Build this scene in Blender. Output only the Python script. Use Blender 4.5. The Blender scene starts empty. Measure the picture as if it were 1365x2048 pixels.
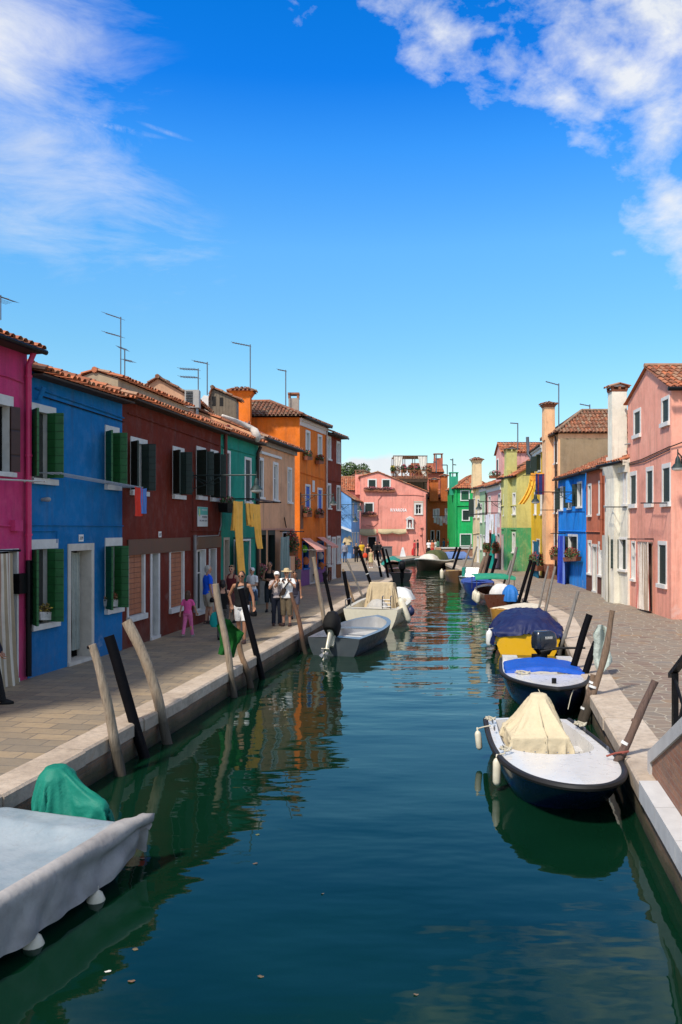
import bpy, bmesh, math, random
from mathutils import Vector, Matrix, noise
R = random.Random(11)
rad = math.radians
scene = bpy.context.scene
col = scene.collection
F, CX, HY, EZ, PZ = 1650.0, 682.5, 1053.0, 3.65, 0.55
V = Vector

def G(px, py, z=PZ):                      # image point -> world point on the level z
    D = (z - EZ) * F / (HY - py)
    return V(((px - CX) / F * D, D, z))
def at(px, py, D):                        # image point -> world point at distance D
    return V(((px - CX) / F * D, D, EZ + (HY - py) / F * D))
def nz(p, s=1.0): return noise.noise(V(p) * s)

ORG = {}
def setp(o, label=None, cat=None, group=None, kind=None):
    if label: o['label'] = label
    if cat: o['category'] = cat
    if group: o['group'] = group
    if kind: o['kind'] = kind
    return o
def thing(name, loc, label, cat, group=None, rz=0.0):
    o = bpy.data.objects.new(name, None); col.objects.link(o)
    o.location = loc; o.rotation_euler = (0, 0, rz); o.empty_display_size = .2
    ORG[o.name] = V(loc)
    return setp(o, label, cat, group)

class MB:
    def __init__(s): s.v = []; s.f = []; s.m = []; s.mi = 0
    def add(s, vs, fs, mi=None):
        n = len(s.v); s.v += [V(p) for p in vs]
        for f in fs: s.f.append([n + i for i in f]); s.m.append(s.mi if mi is None else mi)
    def quad(s, a, b, c, d, mi=None): s.add([a, b, c, d], [(0, 1, 2, 3)], mi)
    def poly(s, ps, mi=None): s.add(ps, [tuple(range(len(ps)))], mi)
    def hexa(s, b, t, mi=None):            # bottom 4, top 4
        s.add(list(b) + list(t), [(3, 2, 1, 0), (4, 5, 6, 7), (0, 1, 5, 4), (1, 2, 6, 5), (2, 3, 7, 6), (3, 0, 4, 7)], mi)
    def box(s, x0, x1, y0, y1, z0, z1, mi=None):
        s.hexa([(x0, y0, z0), (x1, y0, z0), (x1, y1, z0), (x0, y1, z0)], [(x0, y0, z1), (x1, y0, z1), (x1, y1, z1), (x0, y1, z1)], mi)
    def tube(s, pts, r, n=8, cap=True, mi=None):
        pts = [V(p) for p in pts]; m = len(pts)
        rr = r if isinstance(r, (list, tuple)) else [r] * m
        t0 = (pts[1] - pts[0]).normalized()
        a = V((0, 0, 1)) if abs(t0.z) < .9 else V((1, 0, 0))
        x = t0.cross(a).normalized(); vs = []
        for i, p in enumerate(pts):
            t = (pts[min(i + 1, m - 1)] - pts[max(i - 1, 0)]).normalized()
            x = (x - t * x.dot(t)).normalized(); y = t.cross(x)
            for k in range(n):
                g = 2 * math.pi * k / n
                vs.append(p + (x * math.cos(g) + y * math.sin(g)) * rr[i])
        fs = [(i * n + k, i * n + (k + 1) % n, (i + 1) * n + (k + 1) % n, (i + 1) * n + k) for i in range(m - 1) for k in range(n)]
        if cap: fs += [tuple(range(n - 1, -1, -1)), tuple((m - 1) * n + k for k in range(n))]
        s.add(vs, fs, mi)
    def capsule(s, p, q, r1, r2, n=10, mi=None):   # round cone
        p, q = V(p), V(q); d = (q - p); L = d.length or 1e-6; d = d / L
        pts = [p - d * r1 * .98, p - d * r1 * .7, p - d * r1 * .1, p + d * (L * .5), q + d * r2 * .1, q + d * r2 * .7, q + d * r2 * .98]
        s.tube(pts, [r1 * .2, r1 * .72, r1, (r1 + r2) / 2, r2, r2 * .72, r2 * .2], n, True, mi)
    def rings(s, rs, n=20, mi=None, pw=1.0):       # rs: (center, rx, ry) elliptic rings stacked in z
        vs = []
        for c, rx, ry in rs:
            for k in range(n):
                g = 2 * math.pi * k / n; ca, sa = math.cos(g), math.sin(g)
                vs.append(V(c) + V((rx * math.copysign(abs(ca) ** pw, ca), ry * math.copysign(abs(sa) ** pw, sa), 0)))
        m = len(rs)
        fs = [(i * n + k, i * n + (k + 1) % n, (i + 1) * n + (k + 1) % n, (i + 1) * n + k) for i in range(m - 1) for k in range(n)]
        fs += [tuple(range(n - 1, -1, -1)), tuple((m - 1) * n + k for k in range(n))]
        s.add(vs, fs, mi)
    def ball(s, c, rx, ry, rz, n=14, m=9, mi=None):
        c = V(c)
        s.rings([(c + V((0, 0, -rz * math.cos(math.pi * (i + .35) / (m - .3)))), rx * math.sin(math.pi * (i + .35) / (m - .3)), ry * math.sin(math.pi * (i + .35) / (m - .3))) for i in range(m)], n, mi)
    def grid(s, P, mi=None):                       # P[i][j]
        m, n = len(P), len(P[0])
        s.add([p for r in P for p in r], [(i * n + j, i * n + j + 1, (i + 1) * n + j + 1, (i + 1) * n + j) for i in range(m - 1) for j in range(n - 1)], mi)
    def xform(s, M): s.v = [M @ p for p in s.v]
    def build(s, name, mat, parent=None, raw=False, smooth=False, label=None, cat=None, group=None, kind=None, org=None, sharp=40):
        if not s.v: return None
        me = bpy.data.meshes.new(name)
        if parent is not None:
            O = V((0, 0, 0)) if raw else ORG[parent.name]
        elif org is not None: O = V(org)
        else:
            xs = [p.x for p in s.v]; ys = [p.y for p in s.v]; zs = [p.z for p in s.v]
            O = V(((min(xs) + max(xs)) / 2, (min(ys) + max(ys)) / 2, min(zs)))
        me.from_pydata([tuple(p - O) for p in s.v], [], s.f)
        for mm in (mat if isinstance(mat, (list, tuple)) else [mat]): me.materials.append(mm)
        if any(s.m): me.polygons.foreach_set('material_index', s.m)
        if smooth:
            me.polygons.foreach_set('use_smooth', [True] * len(s.f))
            if sharp: me.set_sharp_from_angle(angle=rad(sharp))
        me.update()
        o = bpy.data.objects.new(name, me); col.objects.link(o)
        if parent is not None:
            o.parent = parent; ORG[o.name] = ORG[parent.name]
        else:
            o.location = O; ORG[o.name] = O
        return setp(o, label, cat, group, kind)
    def remesh(s, vox, smooth_it=2):
        me = bpy.data.meshes.new('tmp'); me.from_pydata([tuple(p) for p in s.v], [], s.f)
        o = bpy.data.objects.new('tmp', me); col.objects.link(o)
        m = o.modifiers.new('r', 'REMESH'); m.mode = 'VOXEL'; m.voxel_size = vox; m.adaptivity = 0
        if smooth_it:
            k = o.modifiers.new('s', 'SMOOTH'); k.factor = .5; k.iterations = smooth_it
        bpy.context.view_layer.update()
        ev = o.evaluated_get(bpy.context.evaluated_depsgraph_get())
        m2 = ev.to_mesh()
        s.v = [V(v.co) for v in m2.vertices]; s.f = [list(p.vertices) for p in m2.polygons]; s.m = [0] * len(s.f)
        ev.to_mesh_clear(); bpy.data.objects.remove(o); bpy.data.meshes.remove(me)
        return s

# ------------------------------------------------------------------ materials
def S(r, g, b):
    f = lambda c: (c / 255 / 12.92) if c / 255 <= .04045 else ((c / 255 + .055) / 1.055) ** 2.4
    return (f(r), f(g), f(b))
MATS = {}
class NT:
    def __init__(s, key):
        s.m = bpy.data.materials.new(key); s.m.use_nodes = True; s.t = s.m.node_tree; s.n = s.t.nodes; s.l = s.t.links
        s.b = s.n['Principled BSDF']; s.tc = s.n.new('ShaderNodeTexCoord')
    def N(s, typ, **kw):
        n = s.n.new('ShaderNode' + typ)
        for k, v in kw.items():
            if k.startswith('i_'):
                kk = k[2:]
                n.inputs[int(kk) if kk.isdigit() else kk.replace('_', ' ')].default_value = v
            else: setattr(n, k, v)
        return n
    def L(s, a, b): s.l.new(a, b)
    def noise(s, scale, detail=4, rough=.6, vec=None, mp=None):
        n = s.N('TexNoise'); n.inputs['Scale'].default_value = scale; n.inputs['Detail'].default_value = detail; n.inputs['Roughness'].default_value = rough
        src = vec or s.tc.outputs['Object']
        if mp:
            m = s.N('Mapping'); m.inputs['Scale'].default_value = mp; s.L(src, m.inputs['Vector']); src = m.outputs[0]
        s.L(src, n.inputs['Vector']); return n.outputs['Fac']
    def ramp(s, fac, stops):
        r = s.N('ValToRGB'); e = r.color_ramp.elements
        while len(e) < len(stops): e.new(.5)
        for i, (p, c) in enumerate(stops): e[i].position = p; e[i].color = (*c, 1) if len(c) == 3 else c
        s.L(fac, r.inputs[0]); return r.outputs[0]
    def rng(s, fac, a, b, c, d):
        r = s.N('MapRange'); r.inputs[1].default_value = a; r.inputs[2].default_value = b; r.inputs[3].default_value = c; r.inputs[4].default_value = d
        s.L(fac, r.inputs[0]); return r.outputs[0]
    def mix(s, fac, a, b, mode='MIX'):
        m = s.N('Mix', data_type='RGBA', blend_type=mode)
        for k, v in ((0, fac), (6, a), (7, b)):
            if hasattr(v, 'is_output'): s.L(v, m.inputs[k])
            elif k == 0: m.inputs[0].default_value = v
            else: m.inputs[k].default_value = (*v, 1)
        return m.outputs[2]
    def math(s, op, a, b=0.0):
        m = s.N('Math', operation=op)
        for k, v in ((0, a), (1, b)):
            if hasattr(v, 'is_output'): s.L(v, m.inputs[k])
            else: m.inputs[k].default_value = v
        return m.outputs[0]
    def col(s, c):
        if hasattr(c, 'is_output'): s.L(c, s.b.inputs['Base Color'])
        else: s.b.inputs['Base Color'].default_value = (*c, 1)
    def rough(s, v):
        if hasattr(v, 'is_output'): s.L(v, s.b.inputs['Roughness'])
        else: s.b.inputs['Roughness'].default_value = v
    def bump(s, h, strength=.3, dist=.02):
        b = s.N('Bump'); b.inputs['Strength'].default_value = strength; b.inputs['Distance'].default_value = dist
        s.L(h, b.inputs['Height']); s.L(b.outputs[0], s.b.inputs['Normal'])
def mul(c, k): return tuple(min(1, x * k) for x in c)
def mixc(a, b, t): return tuple(x * (1 - t) + y * t for x, y in zip(a, b))

def plaster(rgb, dirt=.6, patch=0.0, split=None):
    key = 'plaster_%d_%d_%d_%s_%s' % (*[int(x * 999) for x in rgb], patch, bool(split))
    if key in MATS: return MATS[key]
    t = NT('plaster'); c = rgb
    base = t.ramp(t.noise(.55, 7, .62), [(.28, mul(c, .66)), (.48, c), (.72, mul(c, 1.2))])
    if split:                                # lower storey in another paint
        sx = t.N('SeparateXYZ'); t.L(t.tc.outputs['Object'], sx.inputs[0])
        base = t.mix(t.rng(sx.outputs[2], split[1], split[1] + .03, 0, 1), split[0], base)
    fine = t.noise(9, 5, .7); base = t.mix(t.rng(fine, .3, .75, .0, .28), base, mul(c, .6))
    streak = t.noise(1.0, 5, .65, mp=(4, 4, .35)); base = t.mix(t.rng(streak, .48, .74, 0, .6), base, mixc(mul(c, .5), (.1, .09, .08), .3))
    base = t.mix(t.rng(t.noise(2.6, 8, .72, mp=(1, 1, .7)), .48, .72, 0, .30), base, mixc(mul(c, 1.25), (.55, .53, .5), .22))
    base = t.mix(t.rng(t.noise(1.7, 8, .7, mp=(1.6, 1.6, .5)), .56, .66, 0, .35), base, mul(c, .55))
    sx = t.N('SeparateXYZ'); t.L(t.tc.outputs['Object'], sx.inputs[0])
    g = t.rng(sx.outputs[2], 0, 1.0, 1, 0); g = t.math('MULTIPLY', g, t.rng(t.noise(2.2, 6, .7), .35, .7, 0, dirt))
    base = t.mix(g, base, mixc(mul(c, .35), (.2, .17, .14), .5))
    lightp = t.math('MULTIPLY', t.rng(sx.outputs[2], 0, 1.4, 1, .12), t.rng(t.noise(1.3, 7, .6, mp=(1, 1, 1.4)), .6, .68, 0, .55 + patch))
    base = t.mix(lightp, base, mixc(c, (.55, .52, .48), .55))
    t.col(base); t.rough(.88); t.b.inputs['Specular IOR Level'].default_value = .25
    h = t.math('ADD', t.noise(3, 6, .6), t.math('MULTIPLY', t.noise(40, 3, .6), .25))
    t.bump(h, .45, .03)
    MATS[key] = t.m; return t.m
def simple(name, rgb, rough=.6, var=.15, scale=4, bump=0, bscale=30, metal=0, spec=.4, mp=None, detail=5):
    key = '%s_%d_%d_%d' % (name, *[int(x * 999) for x in rgb])
    if key in MATS: return MATS[key]
    t = NT(name)
    n = t.noise(scale, detail, .62, mp=mp)
    t.col(t.ramp(n, [(.28, mul(rgb, 1 - var)), (.5, rgb), (.75, mul(rgb, 1 + var))]))
    t.rough(t.rng(n, .3, .7, max(.03, rough - .08), min(1, rough + .08))); t.b.inputs['Metallic'].default_value = metal
    t.b.inputs['Specular IOR Level'].default_value = spec
    if bump: t.bump(t.noise(bscale, 4, .6, mp=mp), bump, .02)
    MATS[key] = t.m; return t.m
def tilemat(tint=(1, 1, 1), old=0):
    key = 'tile%s%s' % (tint, old)
    if key in MATS: return MATS[key]
    t = NT('roof_tile')
    gm = t.N('NewGeometry')
    T = lambda c: tuple(a * b for a, b in zip(c, tint))
    a = t.ramp(gm.outputs['Random Per Island'], [(0, T((.20, .065, .03))), (.35, T((.40, .115, .045))), (.6, T((.52, .16, .065))), (.8, T((.33, .15, .08))), (1, T((.42, .26, .16)))])
    grime = t.noise(3.0, 7, .7); a = t.mix(t.rng(grime, .45 - .1 * old, .72, 0, .55 + .3 * old), a, (.075, .06, .045))
    lich = t.noise(7, 5, .6); a = t.mix(t.rng(lich, .62 - .08 * old, .74, 0, .35 + .4 * old), a, (.42, .38, .27))
    t.col(a); t.rough(.85); t.bump(t.noise(35, 4, .6), .4, .02)
    MATS[key] = t.m; return t.m
def boards(name, rgb, per=.16, axis=2, rough=.55, depth=.5):
    key = '%s_b_%d_%d_%d_%d' % (name, *[int(x * 999) for x in rgb], axis)
    if key in MATS: return MATS[key]
    t = NT(name); sx = t.N('SeparateXYZ'); t.L(t.tc.outputs['Object'], sx.inputs[0])
    w = t.math('FRACT', t.math('DIVIDE', sx.outputs[axis], per)); line = t.math('ABSOLUTE', t.math('SUBTRACT', w, .5))
    groove = t.rng(line, .44, .5, 0, 1)
    n = t.noise(6, 5, .65); c = t.ramp(n, [(.3, mul(rgb, .75)), (.5, rgb), (.75, mul(rgb, 1.2))])
    t.col(t.mix(groove, c, mul(rgb, .35))); t.rough(rough)
    t.bump(t.math('SUBTRACT', t.math('MULTIPLY', t.noise(20, 3, .5), .2), groove), depth, .015)
    MATS[key] = t.m; return t.m
def stone():
    if 'stone' in MATS: return MATS['stone']
    t = NT('istrian_stone')
    c = t.ramp(t.noise(1.2, 7, .65), [(.3, (.34, .265, .195)), (.5, (.50, .40, .30)), (.72, (.61, .51, .40))])
    c = t.mix(t.rng(t.noise(9, 6, .7), .45, .72, 0, .6), c, (.20, .16, .125))
    c = t.mix(t.rng(t.noise(2.7, 5, .7), .62, .75, 0, .5), c, (.50, .30, .16))
    gi = t.N('NewGeometry'); c = t.mix(t.rng(gi.outputs['Random Per Island'], 0, 1, 0, .22), c, (.36, .29, .24))
    t.col(c); t.rough(.8); t.bump(t.math('ADD', t.noise(18, 6, .65), t.math('MULTIPLY', t.noise(90, 3, .6), .3)), .5, .02)
    MATS['stone'] = t.m; return t.m
def brickwall(tone=(.26, .11, .07), moss=True, key='brickw'):
    if key in MATS: return MATS[key]
    t = NT(key)
    # wrap the courses round the wall: u = along (x+y mix), v = z
    sx = t.N('SeparateXYZ'); t.L(t.tc.outputs['Object'], sx.inputs[0])
    u = t.math('ADD', t.math('MULTIPLY', sx.outputs[0], .25), sx.outputs[1])
    cb = t.N('CombineXYZ'); t.L(u, cb.inputs[0]); t.L(sx.outputs[2], cb.inputs[1])
    b = t.N('TexBrick'); t.L(cb.outputs[0], b.inputs['Vector'])
    b.inputs['Scale'].default_value = 1; b.inputs['Brick Width'].default_value = .26; b.inputs['Row Height'].default_value = .075; b.inputs['Mortar Size'].default_value = .008
    b.inputs['Color1'].default_value = (*tone, 1); b.inputs['Color2'].default_value = (*mixc(tone, (.40, .20, .11), .75), 1); b.inputs['Mortar'].default_value = (*mixc(tone, (.30, .26, .21), .45), 1)
    c = t.mix(t.rng(t.noise(2.5, 6, .7), .45, .7, 0, .6), b.outputs['Color'], (.16, .12, .09))
    if moss:
        w = t.math('ADD', sx.outputs[2], t.math('MULTIPLY', t.noise(1.6, 5, .6), .35))
        c = t.mix(t.rng(w, .30, .52, .9, 0), c, (.045, .045, .018))
        c = t.mix(t.rng(w, .14, .26, 1, 0), c, (.012, .012, .008))
    t.col(c); t.rough(.85); t.bump(t.math('ADD', t.math('MULTIPLY', b.outputs['Fac'], -1.0), t.noise(25, 5, .6)), .6, .02)
    MATS[key] = t.m; return t.m
def canvas(rgb, rough=.75, wr=.6, scale=3.0, var=.18):
    key = 'canvas_%d_%d_%d_%s' % (*[int(x * 999) for x in rgb], wr)
    if key in MATS: return MATS[key]
    t = NT('canvas')
    n = t.noise(2.2, 6, .65); c = t.ramp(n, [(.3, mul(rgb, 1 - var)), (.5, rgb), (.75, mul(rgb, 1 + var * .6))])
    c = t.mix(t.rng(t.noise(14, 4, .7), .55, .8, 0, .22), c, mul(rgb, .45))
    t.col(c); t.rough(rough); t.b.inputs['Specular IOR Level'].default_value = .3
    h = t.math('ADD', t.noise(scale * 1.6, 4, .55, mp=(1, 1.5, 1)), t.math('MULTIPLY', t.noise(scale * 6, 3, .5), .15))
    t.bump(h, wr, .06)
    MATS[key] = t.m; return t.m
def gloss(name, rgb, rough=.25, dirt=.25, coat=.3):
    key = '%s_g_%d_%d_%d' % (name, *[int(x * 999) for x in rgb])
    if key in MATS: return MATS[key]
    t = NT(name)
    c = t.mix(t.rng(t.noise(5, 6, .7), .5, .8, 0, dirt), rgb, mixc(mul(rgb, .5), (.2, .17, .12), .4))
    c = t.mix(t.rng(t.noise(1.1, 4, .6), .4, .75, 0, dirt * .6), c, mul(rgb, .7))
    t.col(c); t.rough(t.rng(t.noise(8, 5, .6), .3, .7, rough * .7, rough * 1.5)); t.b.inputs['Coat Weight'].default_value = coat; t.b.inputs['Coat Roughness'].default_value = .15
    MATS[key] = t.m; return t.m
def wood(rgb, wet=False):
    key = 'wood_%d_%d_%d' % tuple(int(x * 999) for x in rgb)
    if key in MATS: return MATS[key]
    t = NT('weathered_wood')
    g = t.noise(6, 7, .65, mp=(7, 7, .7)); c = t.ramp(g, [(.3, mul(rgb, .45)), (.5, rgb), (.7, mul(rgb, 1.35))])
    c = t.mix(t.rng(t.noise(2.5, 5, .6), .45, .7, 0, .5), c, mixc(rgb, (.25, .15, .07), .6))
    sx = t.N('SeparateXYZ'); t.L(t.tc.outputs['Object'], sx.inputs[0])
    c = t.mix(t.rng(t.math('ADD', sx.outputs[2], t.math('MULTIPLY', t.noise(5, 3, .5), .25)), .55, .8, .85, 0), c, (.025, .022, .014))
    t.col(c); t.rough(.85); t.bump(g, .8, .02)
    MATS[key] = t.m; return t.m
def leafmat(rgb):
    key = 'leaf_%d_%d_%d' % tuple(int(x * 999) for x in rgb)
    if key in MATS: return MATS[key]
    t = NT('leaf'); gm = t.N('NewGeometry')
    t.col(t.ramp(gm.outputs['Random Per Island'], [(0, mul(rgb, .35)), (.5, rgb), (1, mul(rgb, 1.7))])); t.rough(.6)
    MATS[key] = t.m; return t.m
WHITE = simple('white_stone', (.60, .585, .55), .75, .12, 5, .25)
WHITE2 = simple('white_paint', (.72, .70, .66), .6, .1, 5, .15)
GLASS = gloss('window_glass', (.012, .014, .016), .06, .2, 0)
DARK = simple('dark_interior', (.010, .009, .009), .8, .3)
BLACKM = simple('black_iron', (.005, .005, .006), .5, .3, 8, .2, spec=.2)
STEEL = simple('aluminium_tube', (.16, .165, .18), .4, .2, 9, metal=.6)
GREY = simple('grey_plastic', (.3, .3, .3), .5, .1)
GREENSH = boards('green_shutter', (.012, .105, .025), .17)
DKSH = boards('dark_shutter', (.008, .022, .016), .17)
BROWNSH = boards('brown_shutter', (.05, .018, .013), .5)
BLUESH = boards('blue_shutter', (.012, .10, .50), .2)
STONE = stone(); TILE = tilemat(); TILEOLD = tilemat((.8, .8, .8), 1)
# ------------------------------------------------------------------ houses
def tiles(mb, P0, P1, Q0, Q1, per=.21, row=.42, r=.078, seg=4):
    P0, P1, Q0, Q1 = map(V, (P0, P1, Q0, Q1))
    L = (P1 - P0).length; e = (P1 - P0) / L
    q0, q1 = (Q0 - P0), (Q1 - P0); a0, a1 = q0.dot(e), q1.dot(e)
    up = q0 - e * a0
    if up.length < 1e-4: up = q1 - e * a1
    T = up.length; up = up / T; n = e.cross(up)
    if n.z < 0: n = -n
    mb.quad(P0 - n * .02, P1 - n * .02, Q1 - n * .02, Q0 - n * .02)       # bed under the tiles
    def lim(a):
        t = T
        if a < a0 and a0 > 1e-6: t = min(t, T * a / a0)
        if a > a1 and L - a1 > 1e-6: t = min(t, T * (L - a) / (L - a1))
        return max(t, 0)
    nc = max(2, int(round(L / per))); d = L / nc
    for k in range(nc):
        a = (k + .5) * d; tm = lim(a)
        if tm < .12: continue
        nr = max(1, int(math.ceil(tm / row)))
        for j in range(nr):
            t0, t1 = j * row, min(tm, (j + 1) * row + .06)
            if t1 - t0 < .05: continue
            ja = R.uniform(-.012, .012); jz = R.uniform(0, .014); jt = R.uniform(-.025, .025)
            vs = []
            for (tt, lift, rr) in ((t0 + jt - (.04 if j == 0 else 0), .028 + jz, r * 1.06), (t1, .0, r * .86)):
                for s in range(seg + 1):
                    g = math.pi * s / seg
                    vs.append(P0 + e * (a + ja - rr * math.cos(g)) + up * tt + n * (lift + rr * .85 * math.sin(g)))
            m = seg + 1
            fs = [(s, s + 1, m + s + 1, m + s) for s in range(seg)]
            # thickness at the open lower lip
            vs += [P0 + e * (a + ja - (r * .82) * math.cos(math.pi * s / seg)) + up * (t0 + jt) + n * (.02 + jz + r * .62 * math.sin(math.pi * s / seg)) for s in range(m)]
            fs += [(2 * m + s, 2 * m + s + 1, s + 1, s) for s in range(seg)]
            mb.add(vs, fs)

HOUSES = []
class House:
    def __init__(s, A, B, eave, depth, wallmat, label, roof='par', rise=1.2, back=None, tile=None, ov=.35, zb=PZ, cat='house', name='house',
                 apex=None, top=None, gutter=True, cornice=None, per=.21, so=.06, front_ov=None):
        s.A, s.B = V((A[0], A[1], 0)), V((B[0], B[1], 0))
        s.U = (s.B - s.A); s.L = s.U.length; s.U /= s.L; s.n = V((s.U.y, -s.U.x, 0))
        s.back = V((back[0], back[1], 0)).normalized() if back else -s.n
        s.dep = depth; s.zb = zb; s.z1 = eave; s.wm = wallmat; s.roof = roof; s.rise = rise; s.tile = tile or TILE; s.ov = ov; s.apex = apex; s.top = top
        s.gutter = gutter; s.cornice = cornice; s.per = per; s.so = so
        s.holes = []; s.root = thing(name, (s.A + s.B) / 2 + V((0, 0, zb)), label, cat)
    def W(s, u, z, o=0.0): return s.A + s.U * u + s.n * o + V((0, 0, z))
    def uz(s, px, py, o=0.0):
        rx, rz = (px - CX) / F, (HY - py) / F
        D = (s.A + s.n * o).dot(s.n) / (rx * s.n.x + s.n.y)
        return (V((rx * D, D, 0)) - s.A - s.n * o).dot(s.U), EZ + rz * D
    def rect(s, l, r, t, b):
        c = (l + r) / 2; u0 = s.uz(l, HY)[0]; u1 = s.uz(r, HY)[0]; z1 = s.uz(c, t)[1]; z0 = s.uz(c, b)[1]
        return min(u0, u1), max(u0, u1), z0, z1
    def obox(s, mb, u0, u1, z0, z1, o0, o1, mi=None):
        mb.hexa([s.W(u0, z0, o1), s.W(u1, z0, o1), s.W(u1, z0, o0), s.W(u0, z0, o0)], [s.W(u0, z1, o1), s.W(u1, z1, o1), s.W(u1, z1, o0), s.W(u0, z1, o0)], mi)
    def part(s, mb, name, mat, parent=None, **k): return mb.build(name, mat, parent or s.root, **k)
    def win(s, l, r, t, b, fr=.09, sill=.09, fill='glass', sh=None, left=(), right=(), rec=.17, frame=WHITE, lint=None, hgt=None, name='window', fillmat=None, mull=True, lx=None):
        u0, u1, z0, z1 = s.rect(l, r, t, b)
        u0 = max(u0, fr + .03); u1 = min(u1, s.L - fr - .03)
        if u1 - u0 < .1: return None
        lt = fr if lint is None else lint
        isdoor = name == 'door'
        if isdoor: z0 = s.zb + .08
        s.holes.append((u0 - fr, u1 + fr, (s.zb if isdoor else z0 - .02), z1 + lt))
        p = MB()
        if fill == 'glass':
            p.quad(s.W(u0, z0, -rec), s.W(u1, z0, -rec), s.W(u1, z1, -rec), s.W(u0, z1, -rec), 0)
            if mull:
                w = .035; um = (u0 + u1) / 2; zm = z0 + (z1 - z0) * .62
                for a, c in ((u0, u0 + .05), (um - w, um + w), (u1 - .05, u1)): s.obox(p, a, c, z0, z1, -rec + .01, -rec + .045, 1)
                for a, c in ((z0, z0 + .06), (zm - .02, zm + .02), (z1 - .06, z1)): s.obox(p, u0, u1, a, c, -rec + .012, -rec + .04, 1)
            mats = [GLASS, WHITE2]
        elif fill == 'dark':
            p.quad(s.W(u0, z0, -rec * 2), s.W(u1, z0, -rec * 2), s.W(u1, z1, -rec * 2), s.W(u0, z1, -rec * 2)); mats = [DARK]
            for a in (u0, u1): p.quad(s.W(a, z0, -rec), s.W(a, z0, -rec * 2), s.W(a, z1, -rec * 2), s.W(a, z1, -rec))
            for a in (z0, z1): p.quad(s.W(u0, a, -rec), s.W(u1, a, -rec), s.W(u1, a, -rec * 2), s.W(u0, a, -rec * 2))
        else:
            um = (u0 + u1) / 2
            for a, c in ((u0 + .005, um - .006), (um + .006, u1 - .005)): s.obox(p, a, c, z0 + .01, z1 - .01, -rec, -rec + .04)
            mats = [fillmat or fill]
        w = s.part(p, name, mats)
        f = MB()
        o0, o1 = -rec - .02, .022
        s.obox(f, u0 - fr, u0, z0, z1, o0, o1); s.obox(f, u1, u1 + fr, z0, z1, o0, o1)
        s.obox(f, u0 - fr, u1 + fr, z1, z1 + lt, o0, o1 + .003)
        if lx: s.obox(f, u1 + fr + .001, s.uz(lx, HY)[0], z1, z1 + lt, .001, o1 + .003); s.obox(f, u1 + fr + .021, s.uz(lx, HY)[0], z0 - max(.05, sill), z0, .001, .09)
        if isdoor: s.obox(f, u0 - fr, u1 + fr, s.zb, z0, o0, .05)
        else: s.obox(f, u0 - fr - .02, u1 + fr + .02, z0 - max(.05, sill), z0, o0, .09 if sill else .02)
        s.part(f, name + '_frame', frame, w)
        if sh:
            zz0, zz1 = z0 + .02, z1 + .0
            for side, leaves in ((0, left), (1, right)):
                if not leaves: continue
                ub, ob = (u0 - .05, .03) if side == 0 else (u1 - .02, .03)
                for (wd, ang) in leaves:
                    a = rad(ang); du, do = math.cos(a) * wd * (1 if side == 0 else -1), math.sin(a) * wd
                    q = MB(); th = .022
                    nu, no = (-do / wd, du / wd)
                    P = [(ub + nu * th, ob + no * th), (ub + du + nu * th, ob + do + no * th), (ub + du - nu * th, ob + do - no * th), (ub - nu * th, ob - no * th)]
                    q.hexa([s.W(x, zz0, y) for x, y in P], [s.W(x, zz1, y) for x, y in P])
                    s.part(q, 'shutter', sh, w)
                    ub += du; ob += do
        return w
    def door(s, l, r, t, b, **k):
        k.setdefault('fill', 'dark'); return s.win(l, r, t, b, name='door', **k)
    def ztop(s, u):
        if s.apex is None: return s.z1
        ua, za, zr = s.apex            # apex position, apex height, right eave height
        return s.z1 + (za - s.z1) * u / ua if u <= ua else za + (zr - za) * (u - ua) / (s.L - ua)
    def finish(s):
        m = MB(); H = s.holes
        us = sorted(set([0, s.L] + ([s.apex[0]] if s.apex else []) + [min(max(x, 0), s.L) for h in H for x in h[:2]]))
        for a, c in zip(us, us[1:]):
            if c - a < 1e-5: continue
            mid = (a + c) / 2; hs = sorted([h for h in H if h[0] < mid < h[1]], key=lambda h: h[2])
            z = s.zb
            for h in hs:
                if h[2] > z + 1e-5: m.quad(s.W(a, z), s.W(c, z), s.W(c, h[2]), s.W(a, h[2]))
                z = max(z, h[3])
            m.quad(s.W(a, z), s.W(c, z), s.W(c, s.ztop(c)), s.W(a, s.ztop(a)))
        for h in H:                       # reveals
            for (p, q) in (((h[0], h[2]), (h[1], h[2])), ((h[1], h[2]), (h[1], h[3])), ((h[1], h[3]), (h[0], h[3])), ((h[0], h[3]), (h[0], h[2]))):
                m.quad(s.W(*p), s.W(*q), s.W(*q, -.19), s.W(*p, -.19))
        d = s.back * s.dep
        A0, B0 = s.W(0, s.zb), s.W(s.L, s.zb); A1, B1 = s.W(0, s.ztop(0)), s.W(s.L, s.ztop(s.L))
        h = V((0, 0, s.rise))
        if s.roof == 'par':
            m.poly([A0, A1, A1 + d * .5 + h, A1 + d, A0 + d]); m.poly([B0, B1, B1 + d * .5 + h, B1 + d, B0 + d])
        else:
            m.quad(A0, A1, A1 + d, A0 + d); m.quad(B0, B1, B1 + d, B0 + d)
        top = [A1 + d] + ([s.W(s.apex[0], s.apex[1]) + d] if s.apex else []) + [B1 + d]
        m.poly([A0 + d] + top + [B0 + d])
        s.part(m, 'wall', s.wm)
        t = MB(); sl = s.rise / (s.dep / 2); o = s.ov; so = s.so; z1 = s.z1
        U, n = s.U, s.n
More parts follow.
